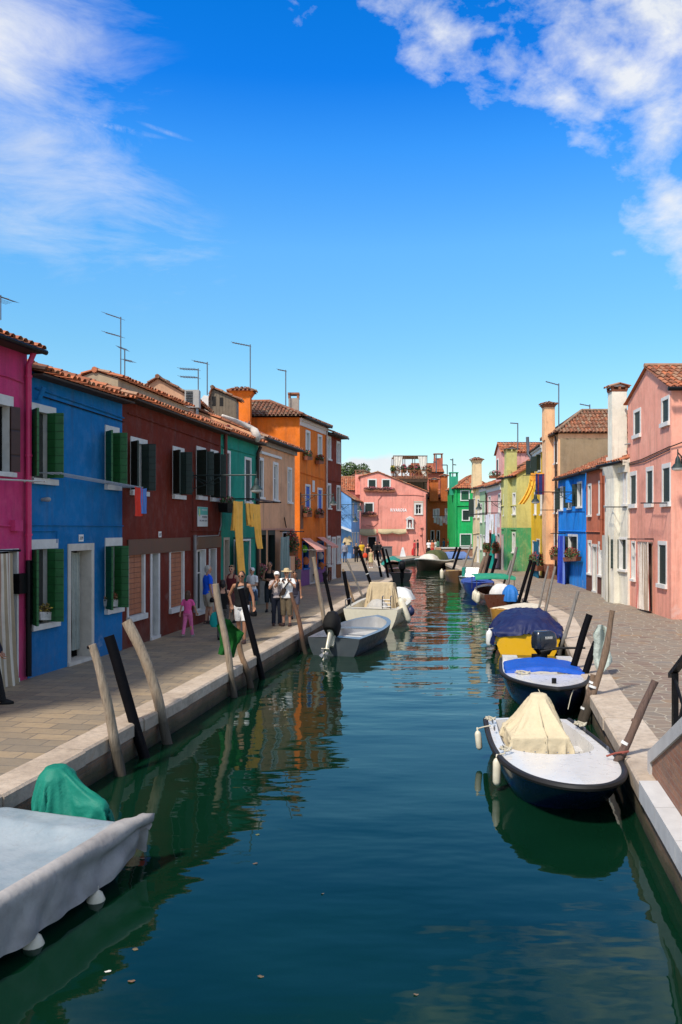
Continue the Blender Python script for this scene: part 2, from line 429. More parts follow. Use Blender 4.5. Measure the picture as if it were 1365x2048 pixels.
        if s.roof == 'par':
            r0 = A1 + d * .5 + h; r1 = B1 + d * .5 + h; z = V((0, 0, .05))
            tiles(t, A1 + n * o - V((0, 0, o * sl)) - U * so + z, B1 + n * o - V((0, 0, o * sl)) + U * so + z, r0 - U * so + z, r1 + U * so + z, s.per)
            bb = s.back
            tiles(t, B1 + d + bb * o - V((0, 0, o * sl)) + U * so + z, A1 + d + bb * o - V((0, 0, o * sl)) - U * so + z, r1 + U * so + z, r0 - U * so + z, s.per)
            t.tube([r0 - U * so + z, r1 + U * so + z], .09, 8)
        elif s.roof == 'hip':
            z = V((0, 0, .05)); k = min(s.dep / 2, s.L / 2)
            dn = s.back
            c0 = A1 + n * o - U * o + z; c1 = B1 + n * o + U * o + z; c2 = B1 + d + dn * o + U * o + z; c3 = A1 + d + dn * o - U * o + z
            if s.dep >= s.L:
                r0 = (A1 + B1) / 2 + dn * (s.L / 2) + h + z; r1 = (A1 + B1) / 2 + dn * (s.dep - s.L / 2) + h + z
                tiles(t, c0, c1, r0, r0, s.per); tiles(t, c1, c2, r0, r1, s.per); tiles(t, c2, c3, r1, r1, s.per); tiles(t, c3, c0, r1, r0, s.per)
                for a, b in ((c0, r0), (c1, r0), (c2, r1), (c3, r1), (r0, r1)): t.tube([a + z, b + z], .085, 8)
            else:
                r0 = A1 + d * .5 + U * k + h + z; r1 = B1 + d * .5 - U * k + h + z
                tiles(t, c0, c1, r0, r1, s.per); tiles(t, c1, c2, r1, r1, s.per); tiles(t, c2, c3, r1, r0, s.per); tiles(t, c3, c0, r0, r0, s.per)
                for a, b in ((c0, r0), (c3, r0), (c1, r1), (c2, r1), (r0, r1)): t.tube([a + z, b + z], .085, 8)
        elif s.roof == 'gable':
            ua, za, zr = s.apex; z = V((0, 0, .05)); fo = n * .12
            a0 = A1 + fo + z; ap = s.W(ua, za) + fo + z; b0 = B1 + fo + z; bk = d - fo + s.back * .1
            sa = (ap - a0).normalized(); sb = (ap - b0).normalized()
            tiles(t, a0 + bk - sa * o, a0 - sa * o, ap + bk, ap, s.per); tiles(t, b0 - sb * o, b0 + bk - sb * o, ap, ap + bk, s.per)
            t.tube([ap + V((0, 0, .03)), ap + bk + V((0, 0, .03))], .09, 8)
        s.roofob = s.part(t, 'roof', s.tile, smooth=True, sharp=60)
        if s.cornice:
            c = MB(); mat, hh, oo = s.cornice
            s.obox(c, 0, s.L, s.z1 - hh, s.z1 - .03, .002, oo * .5); s.obox(c, 0, s.L, s.z1 - hh * .45, s.z1 - .02, oo * .5, oo)
            s.part(c, 'cornice', mat)
        if s.gutter and s.roof in ('par', 'hip'):
          if s.gutter != 'none':
            g = MB(); zz = z1 - (o * sl if s.roof == 'par' else 0) - .0
            g.tube([s.W(-.05, zz, o + .05), s.W(s.L + .05, zz, o + .05)], .055, 8)
            s.part(g, 'gutter', s.gutter if not isinstance(s.gutter, bool) else BLACKM, smooth=True)
          if True:
            q = MB()                      # soffit boards under the overhang
            s.obox(q, 0, s.L, z1 - (o * sl if s.roof == 'par' else 0) - .035, z1 - .03 - (o * sl if s.roof == 'par' else 0) * .6, .003, o)
            s.part(q, 'soffit', simple('soffit_wood', (.05, .032, .022), .8, .3, 6))
        HOUSES.append(s); return s
    def pipe(s, px, py0, py1, mat, r=.045, name='downpipe', o=.09):
        u, z0 = s.uz(px, py0); z1 = s.uz(px, py1)[1]; m = MB()
        z1 = max(z1, s.zb)
        m.tube([s.W(u, z0, max(o, s.ov * .6)), s.W(u, z0 - .25, o), s.W(u, z1, o)] if z0 > s.z1 - .6 else [s.W(u, z0, o), s.W(u, z1, o)], r, 8)
        zz = z0 - .5
        while zz > z1 + .3: m.tube([s.W(u, zz, o), s.W(u, zz + .04, o)], r * 1.25, 8); zz -= 1.6
        return s.part(m, name, mat, smooth=True)
    def cable(s, pts, r=.012, mat=BLACKM, o=.03, name='cable'):
        m = MB(); P = [s.uz(x, y) for x, y in pts]; m.tube([s.W(u, z, o) for u, z in P], r, 5); return s.part(m, name, mat)
    def panel(s, l, r, t, b, mat, o0=.003, o1=.02, name='panel', **k):
        u0, u1, z0, z1 = s.rect(l, r, t, b); m = MB(); s.obox(m, max(0.0, u0), min(s.L, u1), max(z0, s.zb), z1, o0, o1); return s.part(m, name, mat, **k)
    def breast(s, l, r, t, b, o, mat, cap=None):       # chimney breast standing proud of the facade, from py t down to b
        u0, u1, z0, z1 = s.rect(l, r, t, b); m = MB(); s.obox(m, u0, u1, max(z0, s.zb), z1, .004, o)
        return s.part(m, 'chimney_breast', mat)

def chimney(parent, c, w, d, z0, z1, mat, style='flare', capmat=None, ang=0.0, taper=0.0):
    """stack centred at c=(x,y) from z0 to z1; tiled or flared head; a part of the house"""
    ca, sa = math.cos(ang), math.sin(ang); P = lambda x, y, z: V((c[0] + x * ca - y * sa, c[1] + x * sa + y * ca, z))
    m = MB(); w2, d2 = w / 2, d / 2
    def blk(mb, a, b, za, zb, a2=None, b2=None):
        a2 = a if a2 is None else a2; b2 = b if b2 is None else b2
        mb.hexa([P(-a, -b, za), P(a, -b, za), P(a, b, za), P(-a, b, za)], [P(-a2, -b2, zb), P(a2, -b2, zb), P(a2, b2, zb), P(-a2, b2, zb)])
    hz = .55 * max(w, .5)
    blk(m, w2, d2, z0, z1 - hz, w2 * (1 - taper), d2 * (1 - taper))
    st = m.build('chimney', mat, parent)
    w2 *= (1 - taper); d2 *= (1 - taper)
    k = MB(); zt = z1 - hz
    br = capmat or simple('chimney_brick', (.30, .115, .06), .85, .35, 9, .5)
    if style == 'flare':
        blk(k, w2 * 1.02, d2 * 1.02, zt + .001, zt + hz * .35, w2 * 1.25, d2 * 1.25)
        blk(k, w2 * 1.3, d2 * 1.3, zt + hz * .36, zt + hz * .5)
        k.build('chimney_head', br, st)
        tl = MB(); e = w2 * 1.55; f = d2 * 1.55; zz = zt + hz * .52
        ap0, ap1 = P(-e * .2, 0, z1), P(e * .2, 0, z1)
        tiles(tl, P(-e, -f, zz), P(e, -f, zz), ap0, ap1, .2, .4, .07); tiles(tl, P(e, f, zz), P(-e, f, zz), ap1, ap0, .2, .4, .07)
        tiles(tl, P(e, -f, zz), P(e, f, zz), ap1, ap1, .2, .4, .07); tiles(tl, P(-e, f, zz), P(-e, -f, zz), ap0, ap0, .2, .4, .07)
        tl.build('chimney_tiles', TILEOLD, st, smooth=True)
    elif style == 'house':                              # brick lantern under a little tiled gable
        blk(k, w2 * 1.02, d2 * 1.02, zt, zt + .08, w2 * 1.12, d2 * 1.12)
        for sx_ in (-1, 0, 1):
            for sy_ in (-1, 1):
                x0 = sx_ * w2 * .95; y0 = sy_ * d2 * .95
                k.hexa([P(x0 - .05, y0 - .05, zt + .08), P(x0 + .05, y0 - .05, zt + .08), P(x0 + .05, y0 + .05, zt + .08), P(x0 - .05, y0 + .05, zt + .08)],
                       [P(x0 - .05, y0 - .05, zt + hz * .66), P(x0 + .05, y0 - .05, zt + hz * .66), P(x0 + .05, y0 + .05, zt + hz * .66), P(x0 - .05, y0 + .05, zt + hz * .66)])
        blk(k, w2 * .7, d2 * .5, zt + .08, zt + hz * .5)
        k.build('chimney_head', br, st)
        zz = zt + hz * .67; e = w2 * 1.38; f = d2 * 1.38
        g = MB(); g.poly([P(-e * .8, -f * .8, zz), P(e * .8, -f * .8, zz), P(0, -f * .8, z1 - .04)]); g.poly([P(-e * .8, f * .8, zz), P(e * .8, f * .8, zz), P(0, f * .8, z1 - .04)])
        blk(g, e * .85, f * .8, zz - .03, zz)
        g.build('chimney_gable', WHITE, st)
        tl = MB(); tiles(tl, P(-e, f, zz - .05), P(-e, -f, zz - .05), P(0, f, z1), P(0, -f, z1), .2, .4, .07); tiles(tl, P(e, -f, zz - .05), P(e, f, zz - .05), P(0, -f, z1), P(0, f, z1), .2, .4, .07)
        tl.build('chimney_tiles', TILE, st, smooth=True)
    else:                                               # plain stack with a slab on little piers
        for sx_ in (-1, 1): k.hexa([P(sx_ * w2 * .85 - .06, -d2, zt), P(sx_ * w2 * .85 + .06, -d2, zt), P(sx_ * w2 * .85 + .06, d2, zt), P(sx_ * w2 * .85 - .06, d2, zt)],
                                   [P(sx_ * w2 * .85 - .06, -d2, z1 - .1), P(sx_ * w2 * .85 + .06, -d2, z1 - .1), P(sx_ * w2 * .85 + .06, d2, z1 - .1), P(sx_ * w2 * .85 - .06, d2, z1 - .1)])
        blk(k, w2 * 1.12, d2 * 1.12, z1 - .1, z1)
        k.build('chimney_head', br, st)
    return st

def leaves(mb, c, rx, ry, rz, n, size, rnd=R, mi=0, low=0.0):
    for _ in range(n):
        while True:
            p = V((rnd.uniform(-1, 1), rnd.uniform(-1, 1), rnd.uniform(-1, 1)))
            if .15 < p.length < 1: break
        p = V((p.x * rx, p.y * ry, p.z * rz)) + V(c)
        a = V((rnd.gauss(0, 1), rnd.gauss(0, 1), rnd.gauss(0, 1))).normalized(); b = a.orthogonal().normalized(); s = size * rnd.uniform(.6, 1.3)
        mb.add([p - a * s, p + b * s * .45, p + a * s, p - b * s * .45], [(0, 1, 2, 3)], mi)
PLANTG = leafmat((.05, .10, .025)); PLANTR = leafmat((.16, .11, .04))
def flower_pot(P0, P1, h, dep, label, flower, n=260, green=None, boxmat=None, cat='flower box', name='flower_box', group=None, over=.12, size=.045, loose=.6):
    """trough from P0 to P1 (base line), with trailing leaves and blossoms"""
    P0, P1 = V(P0), V(P1); e = (P1 - P0); L = e.length; e.normalize(); nn = V((e.y, -e.x, 0)) * dep
    t = thing(name, (P0 + P1) / 2, label, cat, group)
    b = MB(); bo = [P0 + nn * .5, P1 + nn * .5, P1 - nn * .5, P0 - nn * .5]; k = 1.12; c = (P0 + P1) / 2
    b.hexa(bo, [c + (p - c) * k + V((0, 0, h)) for p in bo]); b.build('trough', boxmat or simple('terracotta', (.28, .10, .05), .8, .2), t)
    m = MB(); f = MB(); c = (P0 + P1) / 2 + V((0, 0, h + over * .7))
    q = MB(); ang = math.atan2(e.y, e.x)
    leaves(m, (0, 0, 0), L / 2 + .08, dep / 2 + over * loose, over + .06, n, size); leaves(f, (0, 0, over * .25), L / 2 + .05, dep / 2 + over * loose, over + .04, n // 2, size * .8)
    M = Matrix.Translation(c) @ Matrix.Rotation(ang, 4, 'Z'); m.xform(M); f.xform(M)
    m.build('foliage', green or PLANTG, t); f.build('blossom', flower, t)
    return t
# ------------------------------------------------------------------ draped cloth (a short cloth simulation run while the script builds)
def drape_sim(sheet, solids, frames=45, pins=None, bend=.4, mass=.25, tension=12, shrink=0.0, air=1.0, quality=6, thick=.012, subdiv=0, selfc=False):
    """sheet: MB grid; solids: closed MBs it falls over; returns the draped MB (same coordinates)"""
    tmp = []
    for sdd in solids:
        me = bpy.data.meshes.new('solid'); me.from_pydata([tuple(p) for p in sdd.v], [], sdd.f); o = bpy.data.objects.new('solid', me); col.objects.link(o); tmp.append(o)
        o.modifiers.new('c', 'COLLISION'); o.collision.thickness_outer = thick; o.collision.cloth_friction = 18; o.collision.damping = .6
    me = bpy.data.meshes.new('sheet'); me.from_pydata([tuple(p) for p in sheet.v], [], sheet.f); o = bpy.data.objects.new('sheet', me); col.objects.link(o); tmp.append(o)
    md = o.modifiers.new('cl', 'CLOTH'); c = md.settings; c.quality = quality; c.mass = mass; c.tension_stiffness = tension; c.compression_stiffness = tension; c.shear_stiffness = tension * .4; c.bending_stiffness = bend; c.air_damping = air; c.tension_damping = 8; c.compression_damping = 8
    c.shrink_min = shrink
    md.collision_settings.collision_quality = 3; md.collision_settings.distance_min = thick; md.collision_settings.use_self_collision = selfc; md.collision_settings.self_distance_min = thick
    if pins:
        g = o.vertex_groups.new(name='pin'); g.add(pins, 1.0, 'REPLACE'); c.vertex_group_mass = 'pin'
    md.point_cache.frame_start = 1; md.point_cache.frame_end = frames + 2
    for f in range(1, frames + 1): scene.frame_set(f)
    ev = o.evaluated_get(bpy.context.evaluated_depsgraph_get()); m2 = ev.to_mesh(); out = MB(); out.v = [V(v.co) for v in m2.vertices]; out.f = [list(p.vertices) for p in m2.polygons]; out.m = [0] * len(out.f); ev.to_mesh_clear()
    for q in tmp:
        d = q.data; bpy.data.objects.remove(q); bpy.data.meshes.remove(d)
    scene.frame_set(1); return out
def sheet_grid(x0, x1, y0, y1, z, nx, ny, keep=None, jit=.0):
    m = MB(); idx = {}
    for j in range(ny + 1):
        for i in range(nx + 1):
            x, y = x0 + (x1 - x0) * i / nx, y0 + (y1 - y0) * j / ny
            if keep is None or keep(x, y): idx[i, j] = len(m.v); m.v.append(V((x, y, z + jit * (nz((x, y, 1), 3.2) + .4 * nz((x, y, 5), 7)))))
    for j in range(ny):
        for i in range(nx):
            q = [(i, j), (i + 1, j), (i + 1, j + 1), (i, j + 1)]
            if all(k in idx for k in q): m.f.append([idx[k] for k in q]); m.m.append(0)
    return m
# ------------------------------------------------------------------ ground, quays, water
LK = [(-6.4, -5), (-3.94, 9.52), (-2.85, 15.2), (-1.27, 24.2), (.12, 32.4), (1.05, 38.2), (2.94, 47.8), (3.15, 52), (3.4, 78.3), (5.55, 77.2), (7.4, 82.5), (9.2, 84.2), (44, 86)]
RK = [(1.0, -5), (3.61, 9.76), (3.95, 11.5), (4.63, 15.2), (5.5, 19.4), (6.7, 25), (7.4, 28.2), (7.84, 35), (8.43, 47), (8.7, 62), (8.95, 76), (44, 77.5)]
def densify(P, step):
    out = []
    for (a, b) in zip(P, P[1:]):
        a, b = V((*a, 0)), V((*b, 0)); n = max(1, int(round((b - a).length / step)))
        for i in range(n): out.append(a.lerp(b, i / n))
    out.append(V((*P[-1], 0))); return out
def offs(P, d):                                # offset polyline to its left by d (miter)
    out = []
    for i, p in enumerate(P):
        t0 = (p - P[i - 1]).normalized() if i else (P[1] - p).normalized()
        t1 = (P[i + 1] - p).normalized() if i < len(P) - 1 else t0
        n0, n1 = V((-t0.y, t0.x, 0)), V((-t1.y, t1.x, 0)); m = (n0 + n1).normalized(); out.append(p + m * d / max(.5, m.dot(n0)))
    return out
def kerb(P, w, side, name_seed):
    rk = random.Random(name_seed); D = densify(P, 1.7); I = offs(D, w * side); O = offs(D, -.045 * side); m = MB()
    for i in range(len(D) - 1):
        g = .006; j = rk.uniform(-.012, .012); zt = PZ + .012 + rk.uniform(-.006, .006); e = [O[i], O[i + 1], I[i + 1], I[i]]
        d = (O[i + 1] - O[i]).normalized() * g; nn = (O[i] - I[i]).normalized() * j
        e = [e[0] + d + nn, e[1] - d + nn, e[2] - d, e[3] + d]
        # slightly worn outer arris: add a chamfer
        c = (e[3] - e[0]).normalized() * .03
        b = [p + V((0, 0, PZ - .20)) for p in e]; t = [p + V((0, 0, zt - .03)) for p in e]
        m.hexa(b, t)
        t2 = [e[0] + c, e[1] + c, e[2], e[3]]; t2 = [p + V((0, 0, zt)) for p in t2]
        m.add(t + t2, [(4, 5, 6, 7), (0, 1, 5, 4), (1, 2, 6, 5), (3, 0, 4, 7)])
    return m
def vwall(P, z0, z1, side):
    D = densify(P, 1.0); m = MB()
    m.grid([[V((p.x, p.y, z)) for z in (z0, (z0 + z1) / 2, z1)] for p in D]); return m
OR0 = (0, 0, 0)
kerb(LK[:9], .42, 1, 1).build('kerb', STONE, kind='structure', org=OR0)
kerb(LK[8:], .42, 1, 5).build('kerb', STONE, kind='structure', org=OR0)
kerb(RK[1:], .56, -1, 2).build('kerb', STONE, kind='structure', org=OR0)
qb = brickwall((.25, .14, .085), True, 'quay_brick')
vwall(LK[:9], -.6, PZ - .2, 1).build('quay_wall', qb, label='mossy dark brick quay wall under the left kerb', cat='wall', org=OR0)
vwall(LK[8:], -.6, PZ - .2, 1).build('quay_wall', qb, label='distant quay wall in front of the pink gabled house', cat='wall', org=OR0)
vwall(RK, -.6, PZ - .2, 1).build('quay_wall', qb, label='dark wet quay wall under the right kerb beside the moored boats', cat='wall', org=OR0)

def paving_left():
    t = NT('stone_paving'); m = t.N('Mapping'); m.inputs['Rotation'].default_value = (0, 0, rad(9)); t.L(t.tc.outputs['Object'], m.inputs['Vector'])
    w = t.N('TexNoise'); w.inputs['Scale'].default_value = 1.2; t.L(t.tc.outputs['Object'], w.inputs['Vector'])
    v = t.N('Mix', data_type='VECTOR'); v.inputs[0].default_value = .03; t.L(m.outputs[0], v.inputs[4]); t.L(w.outputs['Color'], v.inputs[5])
    b = t.N('TexBrick'); t.L(v.outputs[1], b.inputs['Vector']); b.offset_frequency = 2; b.offset = .43
    b.inputs['Scale'].default_value = 1; b.inputs['Brick Width'].default_value = .62; b.inputs['Row Height'].default_value = .31; b.inputs['Mortar Size'].default_value = .011; b.inputs['Mortar Smooth'].default_value = .3
    b.inputs['Color1'].default_value = (.23, .18, .12, 1); b.inputs['Color2'].default_value = (.38, .275, .16, 1); b.inputs['Mortar'].default_value = (.12, .10, .085, 1)
    c = t.mix(t.rng(t.noise(.7, 6, .65), .35, .7, 0, .7), b.outputs['Color'], (.19, .165, .13))
    c = t.mix(t.rng(t.noise(7, 6, .7), .5, .78, 0, .5), c, (.13, .105, .08))
    t.col(c); t.rough(t.rng(t.noise(3, 5, .6), .3, .7, .55, .85))
    t.bump(t.math('ADD', t.math('MULTIPLY', b.outputs['Fac'], -1.2), t.math('MULTIPLY', t.noise(12, 5, .6), .7)), .5, .02); return t.m
def paving_right():
    t = NT('crazy_paving'); mp = t.N('Mapping'); mp.inputs['Scale'].default_value = (1.0, 1.25, 1); t.L(t.tc.outputs['Object'], mp.inputs['Vector'])
    w = t.N('TexNoise'); w.inputs['Scale'].default_value = 2.2; t.L(t.tc.outputs['Object'], w.inputs['Vector'])
    v = t.N('Mix', data_type='VECTOR'); v.inputs[0].default_value = .09; t.L(mp.outputs[0], v.inputs[4]); t.L(w.outputs['Color'], v.inputs[5])
    e = t.N('TexVoronoi', feature='DISTANCE_TO_EDGE'); c = t.N('TexVoronoi', feature='F1')
    for n in (e, c): n.inputs['Scale'].default_value = 3.1; n.voronoi_dimensions = '2D'; t.L(v.outputs[1], n.inputs['Vector'])
    sp = t.N('SeparateColor'); t.L(c.outputs['Color'], sp.inputs[0])
    k = t.ramp(sp.outputs[0], [(0, (.17, .105, .075)), (.25, (.235, .17, .115)), (.5, (.20, .16, .118)), (.72, (.255, .19, .125)), (.88, (.17, .15, .13)), (1, (.30, .18, .085))])
    k = t.mix(t.rng(t.noise(6, 6, .7), .4, .75, 0, .45), k, (.12, .09, .075))
    k = t.mix(t.rng(t.noise(.5, 5, .6), .35, .7, 0, .35), k, (.24, .205, .165))
    mort = t.rng(e.outputs['Distance'], .025, .055, 1, 0)
    t.col(t.mix(mort, k, (.36, .31, .235))); t.rough(.72)
    t.bump(t.math('SUBTRACT', t.math('MULTIPLY', t.noise(14, 5, .6), .6), mort), .5, .015); return t.m
li = [V((p.x, p.y, PZ)) for p in offs([V((*q, 0)) for q in LK], .40)]
g = MB(); g.poly(li[:9] + [V((3.0, 79.5, PZ)), V((3.0, 1500, PZ)), V((-900, 1500, PZ)), V((-900, -5, PZ))]); g.build('pavement', paving_left(), kind='structure', org=OR0)
g = MB(); g.poly([V((3.0, 79.5, PZ)), V((3.0, 78.8, PZ))] + li[9:] + [V((900, 90, PZ)), V((900, 1500, PZ)), V((3.0, 1500, PZ))]); g.build('ground', simple('grey_paving', (.30, .26, .21), .8, .2, 2, .3), kind='structure', org=OR0)
ri = [V((p.x, p.y, PZ)) for p in offs([V((*q, 0)) for q in RK], -.54)]
g = MB(); g.poly(ri + [V((60, 76, PZ)), V((60, -5, PZ))]); g.build('pavement', paving_right(), kind='structure', org=OR0)

def water():
    t = NT('canal_water'); b = t.b
    c = t.ramp(t.noise(.25, 4, .6), [(.3, (.0014, .0145, .0065)), (.7, (.0026, .023, .011))])
    t.col(c); b.inputs['Roughness'].default_value = .025; b.inputs['IOR'].default_value = 1.33; b.inputs['Specular Tint'].default_value = (.18, .80, 1.0, 1)
    ob = t.tc.outputs['Object']
    n1 = t.noise(.5, 1, .5, mp=(.8, 1.5, 1)); n2 = t.noise(1.5, 2, .45, mp=(.7, 1.6, 1)); n3 = t.noise(6, 2, .5, mp=(.8, 1.5, 1))
    sx = t.N('SeparateXYZ'); t.L(ob, sx.inputs[0])
    calm = t.rng(t.noise(.16, 2, .5), .35, .7, .35, 1.3)
    far = t.rng(sx.outputs[1], 9, 34, .55, 1.3)
    h = t.math('ADD', t.math('MULTIPLY', n1, 1.0), t.math('ADD', t.math('MULTIPLY', n2, .30), t.math('MULTIPLY', n3, .012)))
    h = t.math('MULTIPLY', h, t.math('MULTIPLY', calm, far))
    t.bump(h, 1.0, .055); return t.m
g = MB(); g.quad(V((-12, -6, 0)), V((60, -6, 0)), V((60, 100, 0)), V((-12, 100, 0))); g.build('water', water(), kind='structure', org=OR0)

# ------------------------------------------------------------------ left row
def P2(px, py): p = G(px, py); return (p.x, p.y)
bA, bB = V((-6.38, 16.8)), V((-5.49, 20.7)); bu = (bB - bA).normalized()
MAG = plaster((.55, .045, .16)); BLU = plaster((.003, .155, .40)); RED = plaster((.155, .018, .006)); TEA = plaster((.014, .27, .19))
PEA = plaster((.74, .40, .22)); ORA = plaster((.84, .20, .02)); DR2 = plaster((.22, .030, .010))
hM = House(tuple(bA - bu * 6.5), tuple(bA - bu * .02), 7.27, 6, MAG, 'magenta house at the left edge with brown shutters and a pink downpipe', so=.12, rise=.8)
hM.win(-40, 20, 806, 942, fill='dark', sh=BROWNSH, right=((.22, 165),), frame=WHITE, lint=.2, hgt=None)
hM.door(-45, 33, 1104, 1350, fr=.05, frame=WHITE)
hM.pipe(50, 706, 1120, simple('pink_pipe', (.55, .03, .13), .4, .15), .06); hM.pipe(50, 1121, 1352, BLACKM, .062)
hM.cable([(-60, 1048), (18, 1052)], .02, MAG); hM.panel(20, 36, 1040, 1062, MAG, .0, .12, 'meter_box'); hM.panel(27, 43, 1147, 1187, BLACKM, .0, .14, 'mailbox')
hM.cable([(-60, 735), (10, 752), (45, 765)], .015, MAG)
hM.finish()

LOUV = boards('louvre', (.045, .05, .045), .055, depth=1.0)
hB = House(tuple(bA), tuple(bB), 6.84, 6, BLU, 'bright blue house with green shutters left of the dark red house', rise=.72, gutter='none')
for (l, r, t_, b_, lx_) in ((66, 95, 824, 957, 111), (213, 226, 865, 970, 238)):
    hB.win(l, r, t_, b_, lx=lx_, fr=.07, lint=.16, sill=.12, fill='l', fillmat=LOUV, rec=.14, sh=GREENSH, left=((.40, 132),), right=((.20, 80), (.17, 106)))
for (l, r, t_, b_, lx_) in ((65, 95, 1098, 1247, 115), (213, 229, 1092, 1217, 243.5)):
    hB.win(l, r, t_, b_, lx=lx_, fr=.07, lint=.2, sill=.12, fill='l', fillmat=LOUV, rec=.14, sh=GREENSH, left=((.42, 132),), right=((.20, 80), (.17, 106)))
hB.door(141, 182, 1101, 1325, fr=.12, lint=.16, rec=.35, frame=simple('door_stone', (.55, .50, .43), .8, .15, 4, .2))
hB.panel(157.5, 166.5, 1069, 1083, WHITE2, .002, .015, 'number_plate')
hB.cable([(57, 1050), (245, 1052)], .012, BLU); hB.cable([(57, 1062), (112, 1062), (112, 1086)], .012, BLU); hB.cable([(70, 776), (246, 836)], .02, BLU); hB.cable([(80, 792), (246, 844)], .014, BLACKM)
m_ = MB(); u_, z_ = hB.uz(84, 999); m_.capsule(hB.W(u_, z_, .0), hB.W(u_, z_, .16), .035, .05, 8); hB.part(m_, 'spotlight', GREY, smooth=True)
hB.pipe(70, 775, 800, BLU, .055)
hB.finish()

rB = V(P2(442, 1232)); hR = House(tuple(bB), tuple(rB), 6.98, 6, RED, 'long dark red house with roller shutters on the ground floor', rise=.95, gutter='none')
for i, (l, r, t_, b_, lx_) in enumerate(((263, 283, 886, 982, 294), (347, 359, 903, 990, 368), (394, 404, 902, 992, 411), (422, 430, 908, 996, 436))):
    hR.win(l, r, t_, b_, lx=lx_, fr=.07, lint=.14, sill=.12, sh=DKSH, left=((.40, 132 if i < 2 else 112),), right=((.21, 80), (.18, 106)))
ROLL = boards('roller_shutter', (.36, .125, .055), .135, depth=.9); BAND = simple('brown_marble', (.10, .042, .026), .45, .45, 3.5, .1)
for i, (l, r, t_, b_) in enumerate(((257, 287, 1108, 1230), (341, 366, 1104, 1214))):
    hR.win(l, r, t_, b_, fr=.10, lint=.02, sill=.14, fill='roll', fillmat=ROLL, rec=.09)
hR.door(304, 316, 1106, 1262, fr=.12, lint=.02, rec=.25)
hR.win(394, 410, 1100, 1222, fr=.06, lint=.02, sill=.1, frame=WHITE2); hR.door(420, 431, 1098, 1232, fr=.10, lint=.02, frame=WHITE2, rec=.2)
hR.panel(254, 379, 1077, 1106, BAND, .003, .045, 'stone_band'); hR.panel(391, 441, 1074, 1096, BAND, .003, .045, 'stone_band')
hR.panel(317, 322.5, 1063, 1074.5, WHITE2, .002, .015, 'number_plate')
hR.pipe(385, 1070, 1225, simple('grey_pipe', (.22, .21, .21), .5, .2), .05); hR.pipe(447, 850, 1000, simple('red_pipe', (.16, .02, .015), .5, .2), .06)
hR.cable([(255, 826), (438, 891)], .02, RED); hR.cable([(381, 1062), (441, 1063)], .018, RED); hR.cable([(385, 1062), (385, 985), (378, 905)], .015, RED)
hR.cable([(393, 1090), (394, 1073), (436, 1071), (441, 1050), (441, 1000)], .022, GREY)
hR.finish()
tB = (rB + V((.2815 * 0, 0)) + (V(P2(588, 1185.5)) - rB) * .44); pB = V(P2(590, 1185.5))
hT = House(tuple(rB), tuple(tB), 7.05, 6, TEA, 'teal green house with yellow sheets hanging in front', gutter='none')
hT.win(449, 459, 906, 997, fr=.1, fill='sh', fillmat=DKSH, rec=.06, lint=.1, frame=WHITE2); hT.win(491, 501, 920, 1003, fr=.1, fill='sh', fillmat=DKSH, rec=.06, frame=WHITE2)
hT.door(449, 457, 1080, 1215, fr=.09, frame=simple('beige_stone', (.5, .42, .33), .8)); hT.door(469, 500, 1082, 1200, fr=.07, frame=WHITE2)
hT.cable([(443, 893), (514, 912)], .02, TEA); hT.pipe(512, 893, 1195, simple('brown_pipe', (.045, .022, .016), .5, .2), .07)
hT.finish()
hP = House(tuple(tB), tuple(pB), 7.3, 6, PEA, 'pale peach house between the teal and the orange houses', so=.02, cornice=(simple('grey_cornice', (.33, .29, .25), .85, .2), .35, .25))
for l, r, t_, b_ in ((518, 525.5, 921, 994), (547.5, 555, 930, 1000), (576.5, 582.5, 940, 1004)):
    hP.win(l, r, t_, b_, fr=.12, fill='sh' if l < 530 else 'glass', fillmat=DKSH, rec=.1, frame=WHITE2)
hP.panel(519, 560, 908, 913, WHITE2, .003, .1, 'string_course')
for l, r in ((522.5, 531), (537, 549)): hP.door(l, r, 1070, 1178, fr=.06, lint=.2, frame=DKSH)
hP.door(566, 580, 1066, 1180, fr=.06, lint=.1, frame=WHITE)
hP.panel(519, 586, 1057, 1060, simple('pink_band', (.5, .25, .18), .8), .003, .06, 'string_course'); hP.cable([(572, 1055), (568, 1035)], .02)
hP.finish()
oA, oB, dB = V(P2(600, 1173)), V(P2(652, 1161.3)), V(P2(683, 1154.5))
hO = House(tuple(oA), tuple(oB), 9.3, 6.5, ORA, 'three storey orange house with blue shutters and striped awnings', roof='hip', rise=1.1, back=(-1, .05), tile=TILEOLD, ov=.3,
           cornice=(simple('cream_cornice', (.72, .62, .55), .8, .1), .42, .12))
for l, r, t_, b_ in ((613, 619, 866, 905), (637, 643, 874, 914)): hO.win(l, r, t_, b_, fr=.14, sill=.1, frame=WHITE2)
for l, r, t_, b_ in ((612, 619.5, 973, 1022), (636.5, 643.5, 980, 1024)): hO.win(l, r, t_, b_, fr=.12, fill='b', fillmat=BLUESH, rec=.05, frame=WHITE2)
hO.panel(625, 629.5, 961, 984, WHITE2, .002, .02, 'wall_plaque')
BLF = simple('blue_paint', (.01, .11, .42), .5, .15)
hO.win(606, 616.5, 1085, 1136, fr=.1, fill='dark', frame=BLF); hO.win(636, 647, 1085, 1134, fr=.1, fill='dark', frame=BLF)
hO.door(620, 631, 1095, 1165, fr=.07, fill='d', fillmat=simple('grey_door', (.42, .38, .33), .7), frame=WHITE, rec=.12)
PUR = simple('purple_paint', (.20, .07, .24), .7, .2, 6, .2)
hO.panel(600.5, 618, 1138, 1180, PUR, .003, .05, 'shop_base'); hO.panel(633.5, 650, 1137, 1180, PUR, .003, .05, 'shop_base')
